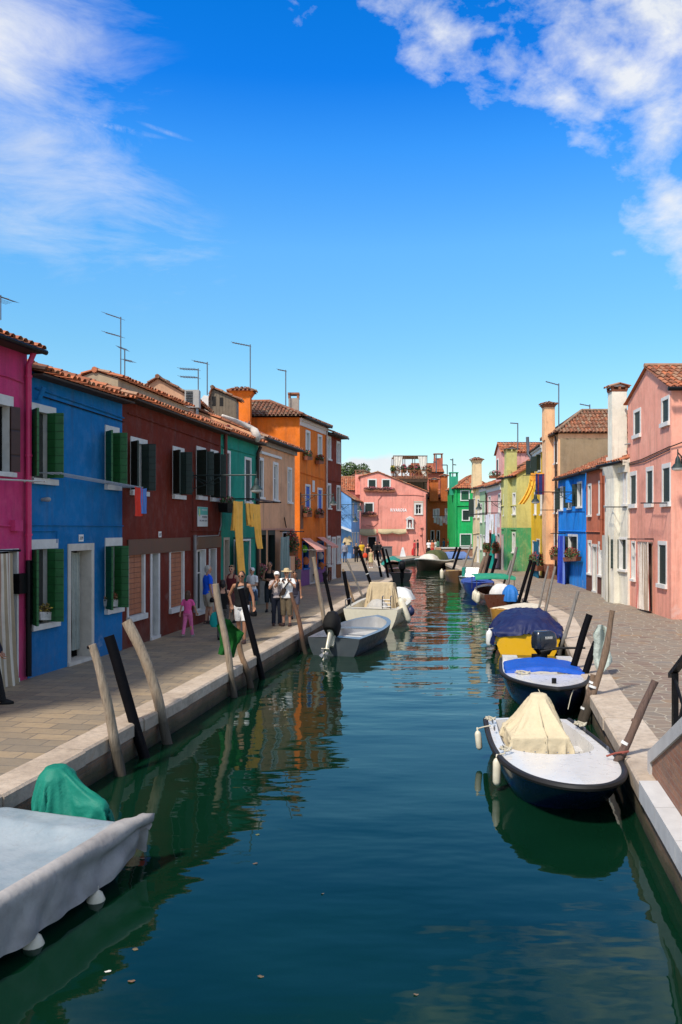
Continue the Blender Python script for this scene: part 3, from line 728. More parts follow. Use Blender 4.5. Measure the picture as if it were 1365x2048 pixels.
hO.pipe(651, 858, 1160, simple('white_pipe', (.5, .42, .38), .5), .05); hO.cable([(602, 945), (650, 960)], .02, ORA)
hO.panel(601, 607, 1010, 1058, simple('bare_brick', (.25, .12, .07), .9, .4, 12, .6), .002, .006, 'bare_patch')
chimney(hO.root, (-5.05, 42.05), .92, .8, 7.6, 10.75, ORA, 'flare', capmat=ORA)
chimney(hO.root, (-2.55, 44.6), .55, .55, 8.6, 10.85, simple('grey_render', (.36, .30, .25), .9, .2, 5, .3), 'plain')
for k in (-1, 1):
    m_ = MB(); m_.tube([(-4.93 + k * .13, 41.63, 8.62), (-4.93 + k * .13, 41.6, 8.62)], .1, 10); m_.build('vent', DARK, hO.root)
m_ = MB(); tiles(m_, (-5.3, 41.35, 8.78), (-4.55, 41.35, 8.78), (-5.3, 41.65, 8.95), (-4.55, 41.65, 8.95), .19, .3, .06); m_.build('vent_hood', TILE, hO.root)
hO.finish()
hD = House(tuple(oB), tuple(dB), 9.15, 6.5, DR2, 'three storey dark red house at the end of the left row', rise=1.3, tile=TILEOLD, ov=.4)
for l, r, t_, b_ in ((656, 661, 877, 918), (674.5, 679.5, 887, 925), (656, 661, 971, 1016), (674.5, 679.5, 975, 1019), (655, 660, 1076, 1131), (675, 680, 1076, 1125)):
    hD.win(l, r, t_, b_, fr=.13, fill='sh' if t_ > 960 and t_ < 1000 else 'glass', fillmat=DKSH, rec=.12, frame=WHITE2)
hD.door(665, 670.5, 1078, 1157, fr=.13, fill='d', fillmat=WHITE, frame=WHITE2, rec=.1)
hD.panel(652, 661, 1135, 1170, simple('rust_base', (.25, .09, .03), .85, .2), .003, .02, 'wall_base'); hD.panel(673, 682.5, 1129, 1170, simple('rust_base', (.25, .09, .03), .85, .2), .003, .02, 'wall_base')
hD.cable([(653, 960), (682, 965)], .02, DR2)
hD.finish()
LBL = plaster((.17, .38, .72))
hL = House((1.0, 80), (2.0, 88), 6.4, 5, LBL, 'pale blue house beyond the gap at the end of the left row', rise=1.7, back=(-1, 0), ov=.3)
for l, r, t_, b_ in ((705.5, 708, 1008, 1034), (715.5, 718, 1009, 1035)): hL.win(l, r, t_, b_, fr=.1, frame=WHITE2)
for l, r in ((704.5, 706.5), (709.5, 711.5), (715, 717.5)): hL.win(l, r, 1066, 1092, fr=.1, frame=WHITE2)
hL.finish()

# ------------------------------------------------------------------ head of the canal
PINK = plaster((.90, .34, .26), .4)
hV = House((2.1, 88), (9.2, 88), 8.95, 9, PINK, 'big pink gabled house with white lettering facing down the canal', roof='gable', apex=(1.82, 9.44, 7.32), gutter=False, ov=.15, rise=0, tile=TILE)
for l, r, t_, b_ in ((738, 751.5, 960, 975), (766, 779.5, 960, 975)): hV.win(l, r, t_, b_, fr=.13, fill='sh', fillmat=DKSH, rec=.06, frame=WHITE2)
hV.win(731, 746, 1007, 1024, fr=.13, fill='sh', fillmat=DKSH, rec=.06, frame=WHITE2)
hV.win(832, 843, 1009, 1028, fr=.14, fill='glass', frame=WHITE2); hV.panel(828, 829.8, 1003, 1031, simple('beige_stone', (.5, .42, .33), .8), .002, .02, 'window_surround'); hV.panel(845.4, 847.2, 1003, 1031, simple('beige_stone', (.5, .42, .33), .8), .002, .02, 'window_surround'); hV.panel(828, 847.2, 1002, 1005.4, simple('beige_stone', (.5, .42, .33), .8), .0, .024, 'window_surround')
hV.door(737, 752, 1074, 1110, fr=.06, frame=WHITE2)
hV.pipe(853.5, 988, 1112, simple('brown_pipe', (.045, .022, .016), .5, .2), .08)
hV.cable([(848, 992), (830, 990), (765, 990), (757, 1000), (756, 1046), (748, 1053), (730, 1050)], .03, simple('rose_cable', (.45, .16, .12), .7))
hV.cable([(845, 1055), (845, 1085), (850, 1112)], .025, simple('rose_cable', (.45, .16, .12), .7)); hV.panel(841, 846, 1053, 1056, PINK, .0, .15, 'meter_box'); hV.panel(840, 844, 1066, 1070, PINK, .0, .15, 'meter_box'); hV.panel(728, 733, 1049, 1053, PINK, .0, .15, 'meter_box')
def textmesh(txt, width, height=None, bold=.0):
    cu = bpy.data.curves.new('t', 'FONT'); cu.body = txt; cu.size = 1; cu.offset = bold; cu.extrude = .01; cu.space_character = 1.25
    o = bpy.data.objects.new('t', cu); col.objects.link(o); bpy.context.view_layer.update()
    me = o.evaluated_get(bpy.context.evaluated_depsgraph_get()).to_mesh()
    vs = [V(v.co) for v in me.vertices]; fs = [tuple(p.vertices) for p in me.polygons]
    x0 = min(p.x for p in vs); x1 = max(p.x for p in vs); y0 = min(p.y for p in vs); y1 = max(p.y for p in vs)
    k = width / (x1 - x0); ky = height / (y1 - y0) if height else k
    o.evaluated_get(bpy.context.evaluated_depsgraph_get()).to_mesh_clear(); bpy.data.objects.remove(o)
    return [V(((p.x - x0) * k, (p.y - y0) * ky, p.z)) for p in vs], fs
def text_on(H, txt, l, r, t, b, mat, o=.03, name='lettering', bold=.0):
    u0, u1, z0, z1 = H.rect(l, r, t, b); vs, fs = textmesh(txt, u1 - u0, z1 - z0, bold); m = MB()
    m.add([H.W(u0 + p.x, z0 + p.y, o + p.z * .5) for p in vs], fs); return H.part(m, name, mat)
text_on(hV, 'RIVAROSA', 781.5, 814, 1016.9, 1023.2, simple('letter_white', (.95, .93, .9), .5, .02), bold=.035)
# shrine on its wall
u0, u1, z0, z1 = hV.rect(812, 828, 1032, 1058); m_ = MB(); zm = z0 + (z1 - z0) * .72
hV.obox(m_, u0, u1, z0, z0 + .14, .0, .34); hV.obox(m_, u0 + .06, u0 + .2, z0 + .14, zm, .0, .28); hV.obox(m_, u1 - .2, u1 - .06, z0 + .14, zm, .0, .28)
um = (u0 + u1) / 2; m_.hexa([hV.W(u0 - .03, zm, .3), hV.W(u1 + .03, zm, .3), hV.W(u1 + .03, zm, .0), hV.W(u0 - .03, zm, .0)], [hV.W(u0, zm + .1, .3), hV.W(u1, zm + .1, .3), hV.W(u1, zm + .1, .0), hV.W(u0, zm + .1, .0)])
m_.add([hV.W(u0 - .05, zm + .1, .32), hV.W(u1 + .05, zm + .1, .32), hV.W(um, z1, .32), hV.W(u0 - .05, zm + .1, 0), hV.W(u1 + .05, zm + .1, 0), hV.W(um, z1, 0)], [(0, 1, 2), (0, 2, 5, 3), (1, 4, 5, 2), (0, 3, 4, 1)])
sh_ = hV.part(m_, 'shrine', WHITE2)
m_ = MB(); m_.rings([(hV.W(um, z0 + .14, .15), .12, .1), (hV.W(um, z0 + .4, .15), .1, .09), (hV.W(um, z0 + .62, .15), .07, .07), (hV.W(um, z0 + .66, .15), .03, .03), (hV.W(um, z0 + .72, .15), .055, .05), (hV.W(um, z0 + .8, .15), .02, .02)], 10); hV.part(m_, 'statue', WHITE, sh_, smooth=True)
hV.panel(817, 823, 1038, 1055, simple('niche', (.30, .10, .12), .8), .002, .01, 'niche')
hV.finish()
hq = House((0.1, 92.5), (2.6, 92.5), 7.75, 6, PINK, 'low pink house with a broad chimney behind the pale blue house', rise=1.6, ov=.2)
chimney(hq.root, (2.05, 92.1), .95, .7, 7.2, 9.95, PINK, 'plain', capmat=TILEOLD); hq.finish()
TANW = plaster((.42, .30, .19))
House((-.2, 103), (6.5, 103), 9.2, 7, TANW, 'tan house half hidden behind the pink gabled house', roof='gable', apex=(3.0, 10.6, 9.2), rise=0, gutter=False, tile=TILEOLD).finish()
# building that carries the roof terrace
hW = House((6.1, 95), (9.9, 95), 9.0, 5, plaster((.30, .19, .10)), 'brown house carrying the roof terrace behind the pink gabled house', rise=.5, ov=.2, tile=TILEOLD); hW.finish()
RUST = plaster((.50, .14, .085)); BRO = plaster((.50, .13, .03))
hX = House((9.3, 106), (13.2, 106), 10.7, 6, RUST, 'tall rust red house behind the roof terrace', rise=1.2, ov=.3)
chimney(hX.root, (12.6, 107), 1.1, .9, 10.3, 13.1, RUST, 'plain'); hX.finish()
hY = House((10.0, 97), (12.75, 97), 7.05, 6, BRO, 'orange brown house with two tiled chimneys beside the green house', rise=1.0, ov=.25)
for l, r, t_, b_ in ((868.5, 871, 1020, 1034), (875, 877.5, 1019, 1034), (892, 895, 1019, 1036)): hY.win(l, r, t_, b_, fr=.12, frame=WHITE2)
hY.door(875, 879, 1062, 1098, fr=.08); hY.door(863, 868, 1062, 1098, fr=.08); hY.cable([(856, 1003), (895, 1006)], .03, BRO)
chimney(hY.root, (10.85, 96.6), 1.0, .7, 6.6, 9.35, BRO, 'house', capmat=BRO); chimney(hY.root, (12.05, 96.6), .75, .7, 6.6, 9.75, BRO, 'house', capmat=BRO)
hY.finish()
GRN = plaster((.012, .44, .11), .4)
hG = House((12.0, 86), (15.6, 86), 7.6, 7, GRN, 'emerald green house with dark shutters at the head of the canal', roof='hip', rise=1.4, ov=.2)
for l, r, t_, b_ in ((923, 938, 982, 1000), (926, 938, 1021, 1040), (922, 942, 1069, 1091)): hG.win(l, r, t_, b_, fr=.1, fill='sh', fillmat=boards('green_panel', (.01, .10, .04), .3) if t_ != 1021 else DKSH, rec=.08, frame=WHITE2)
hG.cable([(913, 1012), (944, 1012)], .05, plaster((.01, .28, .075))); hG.pipe(912.6, 980, 1100, GRN, .06)
chimney(hG.root, (12.05, 88.3), .85, .8, 7.0, 9.45, plaster((.03, .34, .2)), 'plain', capmat=plaster((.03, .34, .2))); hG.finish()
# ------------------------------------------------------------------ right row
PYE = plaster((.80, .62, .36), .4); PGR = plaster((.36, .52, .30)); PK2 = plaster((.78, .40, .36)); OLV = plaster((.58, .54, .20), .5, 0, ((.012, .30, .125), 3.0))
YEL = plaster((.88, .52, .02)); PCH = plaster((.95, .53, .28), .4, 0, ((.13, .03, .022), .85)); BL2 = plaster((.004, .25, .80)); TER = plaster((.58, .17, .09), .6, .25)
WHI = plaster((.84, .79, .66), .3); PK1 = plaster((.93, .40, .29), .3, .10)
h = hPY = House(P2(946, 1123), P2(960, 1126), 7.0, 6, PYE, 'narrow cream yellow house with a flared chimney', rise=1.0, ov=.2, so=0)
h.win(956.2, 959, 1000, 1034, fr=.1, frame=WHITE2); h.door(955, 958, 1073, 1124, fr=.08, fill='d', fillmat=WHITE)
h.win(949, 951, 998, 1034, fr=.1, fill='sh', fillmat=DKSH, sh=DKSH, left=((.45, 110),)); h.cable([(947, 1068), (959.5, 1066)], .04, PYE)
chimney(h.root, (h.A.x + .22, 72.3), .85, .8, 6.6, 9.7, PYE, 'flare', capmat=PYE, taper=.12); h.finish()
h = hPG = House(P2(960, 1126), P2(974.5, 1130), 6.95, 6, PGR, 'narrow pale green house beside the cream yellow house', rise=1.0, ov=.2, so=0, cornice=(WHITE2, .4, .12))
h.win(961.5, 964.5, 1009, 1044, fr=.1, frame=WHITE2); h.win(970.5, 973, 1004, 1042, fr=.1, frame=WHITE2)
h.win(961, 964, 1071, 1098, fr=.1, fill='d', fillmat=WHITE); h.door(967, 970, 1072, 1127, fr=.1, fill='d', fillmat=PGR); h.finish()
h = hPK = House(P2(974.5, 1130), P2(1003, 1138), 6.85, 6.5, PK2, 'rose pink house with a dormer and white laundry in front', rise=1.2, ov=.25, so=0, cornice=(WHITE2, .5, .14))
h.win(978.2, 982, 994, 1027, fr=.1, fill='sh', fillmat=DKSH, frame=WHITE2); h.win(997.8, 1001.5, 989, 1025, fr=.1, fill='sh', fillmat=DKSH, frame=WHITE2)
h.door(977, 983, 1067, 1133, fr=.08, frame=simple('red_paint', (.25, .03, .03), .6)); h.win(996, 1000, 1069, 1100, fr=.09, fill='dark'); h.pipe(969.5 + 5.5, 985, 1130, simple('brown_pipe', (.045, .022, .016), .5, .2), .06)
# dormer with its own gabled roof
dA, dB_ = h.W(1.2, 0, -.5), h.W(4.0, 0, -.5); m_ = MB(); zz0, zz1 = 7.0, 9.35
dv = V((3.6, .1, 0))
for a, b in ((dA, dB_), (dB_, dB_ + dv), (dA, dA + dv)): m_.quad(a + V((0, 0, zz0)), b + V((0, 0, zz0)), b + V((0, 0, zz1)), a + V((0, 0, zz1)))
mid = (dA + dB_) / 2 + V((0, 0, zz1 + .75)); m_.poly([dA + V((0, 0, zz1)), dB_ + V((0, 0, zz1)), mid]); dm = h.part(m_, 'dormer', PK2)
t_ = MB(); e0 = V((0, .0, .05)); f0 = V((-.15, 0, 0))
tiles(t_, dB_ + V((0, -.15, zz1 - .08)) + f0, dB_ + dv + V((0, -.15, zz1 - .08)), mid + f0 + e0, mid + dv + e0); tiles(t_, dA + dv + V((0, .15, zz1 - .08)), dA + V((0, .15, zz1 - .08)) + f0, mid + dv + e0, mid + f0 + e0)
h.part(t_, 'dormer_roof', TILE, dm, smooth=True)
m_ = MB(); uu = 1.75; h.obox(m_, uu, uu + .75, 7.55, 8.95, -.5, -.46); h.part(m_, 'dormer_window', WHITE2, dm); m_ = MB(); h.obox(m_, uu + .12, uu + .63, 7.67, 8.83, -.46, -.44); h.part(m_, 'dormer_shutter', DKSH, dm)
h.finish()
h = hOL = House(P2(1003, 1138), P2(1034, 1142.6), 7.25, 5.5, OLV, 'olive house with a green painted ground floor', rise=1.6, ov=.25, back=(1, 0), so=.1)
h.win(1009, 1012, 991, 1030, fr=.1, frame=WHITE2); h.win(1027, 1031, 988, 1028, fr=.1, frame=WHITE2); h.win(1026, 1030.5, 1067, 1104, fr=.1, frame=WHITE2, fill='dark'); h.door(1005, 1008.5, 1070, 1138, fr=.06, frame=simple('stone_d', (.3, .25, .2), .8))
h.breast(1015.5, 1023, 940, 1145, .28, OLV); h.cable([(1004, 1012), (1033.5, 1011)], .05, OLV); h.cable([(1004, 1058), (1033.5, 1059)], .04, OLV)
chimney(h.root, (12.05, 58.6), .75, .7, 6.9, 9.3, OLV, 'house', capmat=OLV); h.finish()
h = hYE = House((13.2, 57.4), (12.55, 51.2), 8.75, 6, YEL, 'bright yellow house with dark shutters set back behind the olive house', rise=1.0, ov=.2, so=0, cornice=(WHITE2, .45, .2))
for l, r, t_, b_ in ((1066, 1070, 920, 949), (1077, 1082, 911, 942)): h.win(l, r, t_, b_, fr=.08, fill='sh', fillmat=DKSH, sh=DKSH, left=((.42, 95),), right=((.3, 120),))
for l, r, t_, b_ in ((1070, 1073, 988, 1028), (1082, 1084.5, 984, 1028)): h.win(l, r, t_, b_, fr=.14, frame=WHITE2)
h.door(1066, 1069, 1083, 1148, fr=.08); h.door(1074, 1080, 1080, 1152, fr=.08); m_ = MB(); m_.tube([(12.95, 56.0, 7.6), (12.95, 56, 8.3), (12.75, 56.2, 8.6), (12.7, 56.2, 9.75)], .11, 10); m_.build('flue', STEEL, h.root, smooth=True); h.finish()
h = hPC = House((12.62, 51.1), (12.5, 47.45), 9.0, 6.2, PCH, 'tall peach house with a flared chimney and a bare tan side wall', roof='hip', rise=1.5, ov=.2, back=(1, 0), tile=TILEOLD)
for t0_, b0_ in ((887, 926), (985, 1025), (1072, 1108)): h.win(1110, 1114.5, t0_, b0_, fr=.14, fill='glass', frame=WHITE2)
uu0, uu1 = 1.15, 2.2; m_ = MB(); h.obox(m_, uu0, uu1, PZ, 9.1, .004, .40); h.part(m_, 'chimney_breast', PCH)
m_ = MB(); m_.quad(h.W(h.L + .003, 5.8, -.1) + V((0, -.02, 0)), V((18.68, 47.42, 5.8)), V((18.68, 47.42, 8.72)), h.W(h.L + .003, 8.72, -.1) + V((0, -.02, 0))); h.part(m_, 'side_wall', plaster((.34, .25, .15), .2))
h.cable([(1089, 985), (1112, 983)], .05, PCH); chimney(h.root, (12.42, 49.4), .64, .66, 8.8, 11.1, PCH, 'flare', taper=.05); h.pipe(1115.2, 872, 1150, simple('brown_pipe', (.045, .022, .016), .5, .2), .06); h.finish()
h = hBR = House(P2(1117, 1161), P2(1172, 1178), 6.42, 6, BL2, 'vivid blue house with dark shutters on the right bank', rise=1.3, ov=.25, so=0)
for l, r, t_, b_ in ((1121.5, 1126, 976, 1019), (1138, 1143.5, 972, 1016), (1156, 1164, 967, 1013)): h.win(l, r, t_, b_, fr=.1, fill='sh', fillmat=DKSH, sh=DKSH, left=((.26, 125),), frame=WHITE2)
h.win(1138, 1155, 1073, 1116, fr=.12, fill='sh', fillmat=DKSH, sh=DKSH, left=((.34, 120),), frame=WHITE2); h.door(1120, 1127, 1074, 1160, fr=.08, frame=BL2)
h.panel(1141, 1147, 960, 1005, BL2, .003, .25, 'wall_pier'); h.cable([(1118, 1062), (1171, 1063)], .03, BL2); h.finish()
h = hTE = House(P2(1173, 1179.5), P2(1209, 1190.5), 6.4, 6, TER, 'narrow terracotta house with a white door', rise=1.3, ov=.2, so=0)
for l, r, t_, b_ in ((1178, 1182.5, 972, 1030), (1199.5, 1204.5, 966, 1027)): h.win(l, r, t_, b_, fr=.12, fill='sh', fillmat=DKSH, rec=.1, frame=WHITE2)
for l, r, t_, b_ in ((1178, 1182.5, 1086, 1146), (1199, 1204.5, 1089, 1150)): h.win(l, r, t_, b_, fr=.14, fill='glass', frame=WHITE2, rec=.1)
h.door(1187, 1193.5, 1094, 1182, fr=.14, fill='d', fillmat=simple('cream_door', (.60, .55, .45), .7), frame=WHITE, rec=.12)
h.panel(1174, 1185, 1150, 1190, simple('brown_base', (.12, .04, .025), .85, .25), .003, .03, 'wall_base'); h.panel(1196.5, 1208.5, 1154, 1195, simple('brown_base', (.12, .04, .025), .85, .25), .003, .03, 'wall_base')
h.pipe(1207.5, 945, 1100, simple('rust_pipe', (.35, .10, .05), .5), .07); h.cable([(1174, 1063), (1208, 1064)], .03, TER); h.finish()
h = hWH = House(P2(1210, 1200), P2(1256, 1210.5), 6.3, 6, WHI, 'cream white house with a big chimney', rise=1.2, ov=.28, so=0, cornice=(WHI, .5, .2))
h.win(1214, 1220.5, 955, 1011, fr=.1, fill='sh', fillmat=DKSH, rec=.1, frame=WHITE2); h.win(1249.5, 1254, 944, 1008, fr=.1, fill='sh', fillmat=DKSH, frame=WHITE2)
h.win(1240, 1253, 1079, 1139, fr=.1, fill='sh', fillmat=DKSH, sh=DKSH, left=((.30, 120),), frame=WHITE2)
u0, u1, z0, z1 = h.rect(1223, 1239, 930, 1200); m_ = MB(); h.obox(m_, u0, u1, PZ, 6.5, .004, .22); m_.hexa([h.W(u0, 5.6, .22), h.W(u1, 5.6, .22), h.W(u1, 5.6, .004), h.W(u0, 5.6, .004)], [h.W(u0 - .1, 6.1, .34), h.W(u1 + .1, 6.1, .34), h.W(u1 + .1, 6.1, .004), h.W(u0 - .1, 6.1, .004)]); h.part(m_, 'chimney_breast', WHI)
chimney(h.root, (11.22, 33.5), .60, .52, 6.2, 9.42, WHI, 'house', ang=0.0); h.finish()
pA, pB2 = V(P2(1256, 1209)), V(P2(1343, 1239)); h = hPR = House(tuple(pA), tuple(pB2), 8.55, 8, PK1, 'salmon pink house with a gable and dark shutters on the right bank', roof='gable', back=(1, 0), apex=((pB2 - pA).length * .5, 9.45, 8.3), rise=0, gutter=False, ov=.25)
for l, r, t_, b_ in ((1326, 1338, 800, 845), (1270, 1281, 824, 869)): h.win(l, r, t_, b_, fr=.12, fill='sh', fillmat=DKSH, rec=.05, sill=.14, frame=WHITE2)
for l, r, t_, b_ in ((1262.5, 1273, 951, 1008), (1295, 1306, 942, 1006), (1327, 1341, 936, 1004)): h.win(l, r, t_, b_, fr=.1, lint=.16, fill='sh', fillmat=DKSH, rec=.05, sill=.16, frame=WHITE2)
h.win(1265, 1271, 1086, 1158, fr=.08, fill='dark', frame=WHITE2); h.win(1319, 1333, 1090, 1168, fr=.1, lint=.14, fill='sh', fillmat=DKSH, rec=.05, sill=.14, frame=WHITE2)
h.door(1279, 1305, 1086, 1222, fr=.05, fill='d', fillmat=simple('brown_door', (.10, .05, .035), .6), frame=simple('door_edge', (.3, .2, .15), .8), rec=.4)
h.cable([(1258, 927), (1285, 919), (1342, 893)], .02); h.cable([(1258, 930), (1290, 924), (1342, 899)], .015); h.cable([(1262, 887), (1252, 889)], .03, GREY)
m_ = MB(); m_.tube([(10.95, 27.45, 6.3), (11.6, 27.4, 6.55), (13, 27.4, 6.6)], .02, 5); m_.build('cable', BLACKM, h.root)
g_ = MB(); g_.tube([(10.75, 27.1, 8.18), (18, 27.1, 8.18)], .07, 8); g_.build('gutter', BLACKM, h.root, smooth=True)
h.finish()
# ---- houses behind the left row that show over its roofs
n0 = hR.n
q0, q1 = hR.W(2.7, 0, -1.35), hR.W(hR.L + .6, 0, -1.35)
h = House((q0.x, q0.y), (q1.x, q1.y), 7.88, 1.4, plaster((.42, .33, .22), .2), 'tan attic storey set back above the dark red house', rise=.22, ov=.12, zb=6.9, gutter=False, cat='attic storey', name='attic_storey'); h.finish()
h = House((-7.9, 32.2), (-5.95, 32.2), 8.9, 4, plaster((.62, .36, .22), .2), 'peach gabled house end behind the attic storey', roof='gable', apex=(.75, 9.42, 8.75), rise=0, gutter=False, tile=TILEOLD, zb=6.5); h.finish()
WBO = boards('grey_boards', (.17, .13, .085), .14, 0)
h = House((-5.85, 36.6), (-4.65, 36.6), 9.25, .9, WBO, 'weathered wooden roof dormer beside the orange chimney', roof='gable', apex=(.15, 9.75, 9.3), rise=0, gutter=False, tile=TILEOLD, zb=7.4, cat='dormer', name='roof_dormer', ov=.2)
h.panel(425, 432, 793, 812, DARK, .002, .01, 'opening'); h.panel(440, 447, 795, 812, DARK, .002, .01, 'opening'); h.finish()
m_ = MB(); m_.poly([(-6.25, 36.4, 8.3), (-5.85, 36.4, 8.3), (-5.85, 36.4, 9.4), (-6.05, 36.4, 9.45), (-6.4, 36.4, 9.0)]); m_.poly([(-6.25, 36.9, 8.3), (-5.85, 36.9, 8.3), (-5.85, 36.9, 9.4), (-6.05, 36.9, 9.45), (-6.4, 36.9, 9.0)])
m_.build('parapet', WHITE2, label='small white gabled parapet beside the weathered roof dormer', cat='parapet')
c_ = at(384, 815, 31.5); t = thing('air_conditioner', c_, 'white air conditioner box above the dark red house roof', 'air conditioner'); m_ = MB(); m_.box(c_.x - .27, c_.x + .27, c_.y, c_.y + .4, c_.z, c_.z + .68); m_.build('casing', simple('ac_casing', (.36, .35, .33), .6, .15), t)
m_ = MB()
for k in range(9): m_.box(c_.x - .22, c_.x + .04, c_.y - .02, c_.y - .002, c_.z + .08 + k * .063, c_.z + .11 + k * .063)
m_.build('grille', BLACKM, t)
m_ = MB()
for k in range(2): m_.box(c_.x - .2 + k * .35, c_.x - .15 + k * .35, c_.y + .05, c_.y + .35, c_.z - .75, c_.z - .002)
m_.build('stand', STEEL, t)
# ------------------------------------------------------------------ boats (local: +Y to the bow, +X starboard, z = 0 the waterline)
RUB = simple('black_rubber', (.014, .013, .013), .6, .2)
class Boat:
    def __init__(s, loc, heading, L, B, free, label, bow='point', tail=.86, tm=.45, p=2.3, q=1.6, sheer=.12, rake=.25, name='moored_boat', group=None):
        s.L, s.B, s.fr, s.tail, s.tm, s.p, s.q, s.sh, s.rake = L, B, free, tail, tm, p, q, sheer, rake
        s.root = thing(name, (loc[0], loc[1], 0), label, 'boat', group, rz=heading); s.head = heading; s.loc = V((loc[0], loc[1], 0))
    def hb(s, t):
        if t <= s.tm: return s.B / 2 * (1 - (1 - s.tail) * ((s.tm - t) / s.tm) ** 1.6)
        x = (t - s.tm) / (1 - s.tm); return s.B / 2 * max(0, 1 - x ** s.p) ** (1 / s.q)
    def gz(s, t): return s.fr * (1 + s.sh * (2.2 * max(0, t - .35) ** 1.6 - .0))
    def y(s, t): return (t - .5) * s.L
    def ts(s, n=40, a=0.0, b=1.0): return [a + (b - a) * (1 - (1 - i / n) ** 1.5) for i in range(n + 1)]
    def world(s, x, y, z=0): return s.loc + Matrix.Rotation(s.head, 3, 'Z') @ V((x, y, z))
    def hull(s, mat, inner=None, wr=.12, tc=(.05, .7), tr=None, floor=.08, rub=RUB, deckmat=None, rubr=.035, bottom=None, planks=0):
        T = s.ts(44); m = MB(); lv = [-.22, -.02, .12, .4, .72, 1.0]; fl = [.58, .76, .82, .90, .965, 1.0]
        if planks: lv = [-.22, 0, .25, .251, .5, .501, .75, .751, 1.0]; fl = [.64, .8, .88, .855, .93, .905, .975, .95, 1.0]
        for sd in (-1, 1):
            P = []
            for t in T:
                h, z = s.hb(t), s.gz(t); P.append([V((sd * h * f, s.y(t) - s.rake * max(0, (t - .45) / .55) ** 2 * (1 - max(-.1, l)) ** 1.15, (z * l if l > 0 else l))) for l, f in zip(lv, fl)])
            m.grid(P)
        h, z = s.hb(0), s.gz(0)
        m.poly([V((-h * f, s.y(0), z * l if l > 0 else l)) for l, f in zip(lv, fl)] + [V((h * f, s.y(0), z * l if l > 0 else l)) for l, f in zip(lv[::-1], fl[::-1])])
        s.hullob = m.build('hull', mat, s.root, raw=True, smooth=True, sharp=35)
        d = MB(); ta, tb = tc; tr = tr if tr is not None else tb - .18
        def hi(t):
            if t < ta or t > tb: return 0
            w = max(0.02, s.hb(t) - wr)
            if t > tr: w *= math.sqrt(max(0, 1 - ((t - tr) / (tb - tr)) ** 2.6))
            return w
        T2 = sorted(set([round(t, 5) for t in T if not (ta < t < tb)] + [ta - 1e-4, ta] + [ta + (tb - ta) * (1 - (1 - i / 30) ** 1.6) for i in range(31)] + [tb, tb + 1e-4])); T2 = [t for t in T2 if 0 <= t <= 1]
        cam = lambda t, x: s.gz(t) + .025 * (1 - (x / max(.05, s.hb(t))) ** 2)
        for sd in (-1, 1):
            d.grid([[V((sd * (s.hb(t) * (1 - k) + hi(t) * k), s.y(t), cam(t, s.hb(t) * (1 - k) + hi(t) * k))) for k in (0, .5, 1)] for t in T2])
        s.deckob = d.build('deck', deckmat or mat, s.root, raw=True, smooth=True, sharp=35)
        c = MB(); T3 = [t for t in T2 if ta <= t <= tb]
        for sd in (-1, 1):
            c.grid([[V((sd * hi(t) * k, s.y(t) - (.0 if j < 2 else 0), zz)) for j, (k, zz) in enumerate(((1, cam(t, hi(t))), (.94, floor + .03), (.9, floor), (0, floor)))] for t in T3])
        t = ta; c.poly([V((-hi(t), s.y(t), floor)), V((hi(t), s.y(t), floor)), V((hi(t), s.y(t), cam(t, hi(t)))), V((-hi(t), s.y(t), cam(t, hi(t))))])
        c.build('cockpit', inner or mat, s.root, raw=True, smooth=True, sharp=30); s.hi = hi; s.floor = floor
        if rub:
            r = MB(); path = [V((-s.hb(t), s.y(t), s.gz(t) - .015)) for t in T] + [V((s.hb(t), s.y(t), s.gz(t) - .015)) for t in T[::-1]]
            r.tube(path, rubr, 8); r.build('rubbing_strake', rub, s.root, raw=True, smooth=True)
        return s
    def solid(s, z0, z1, inset=0.0, t0=0.0, t1=1.0, n=24):
        L_ = [t0 + (t1 - t0) * i / n for i in range(n + 1)]; o = [((s.hb(t) - inset), s.y(t)) for t in L_]; ring = [(max(.01, x), y) for x, y in o] + [(-max(.01, x), y) for x, y in o[::-1]]
        m = MB(); k = len(ring); m.add([V((x, y, z0)) for x, y in ring] + [V((x, y, z1)) for x, y in ring], [tuple(range(k - 1, -1, -1)), tuple(range(k, 2 * k))] + [(i, (i + 1) % k, k + (i + 1) % k, k + i) for i in range(k)]); return m
    def thwart(s, t, mat, w=.26, z=None, name='thwart'):
        z = z or s.gz(t) * .62; h = s.hi(t) * .97; m = MB(); m.box(-h, h, s.y(t) - w / 2, s.y(t) + w / 2, z - .03, z); return m.build(name, mat, s.root, raw=True)
    def cover(s, mat, t0, t1, crown, drop=.12, out=.05, wr=.02, seed=1, name='cover', lift=.02, nS=30, nT=44, skirt_noise=.05, fold=.0):
        m = MB(); P = []
        for i in range(nT + 1):
            t = t0 + (t1 - t0) * i / nT; h = s.hb(min(1, max(0, t))) + out; z = s.gz(min(1, max(0, t))) + lift; row = []
            for j in range(-nS // 2 - 3, nS // 2 + 4):
                k = j / (nS / 2); a = max(-1, min(1, k)); over = max(0, abs(k) - 1) / (3 / (nS / 2))
                x = a * h; zz = z + crown(t, a)
                pv = V((a * 2.1, t * 5, seed)); nn = noise.noise(pv * 1.7) * .6 + noise.noise(pv * 4.1) * .35
                fl = abs(noise.noise(V((t * 9 + a * .8, seed, a * 1.5)))) * fold
                zz += wr * nn * 2 * (1 - .4 * abs(a)) - fl * (abs(a) ** 1.5)
                if over > 0:
                    zz -= drop * over * (1 + skirt_noise * 6 * noise.noise(V((t * 6, seed, 3)))); x += math.copysign(.02 + .035 * over * noise.noise(V((t * 14, seed * 2, a))), a)
                row.append(V((x, s.y(t), zz)))
            P.append(row)
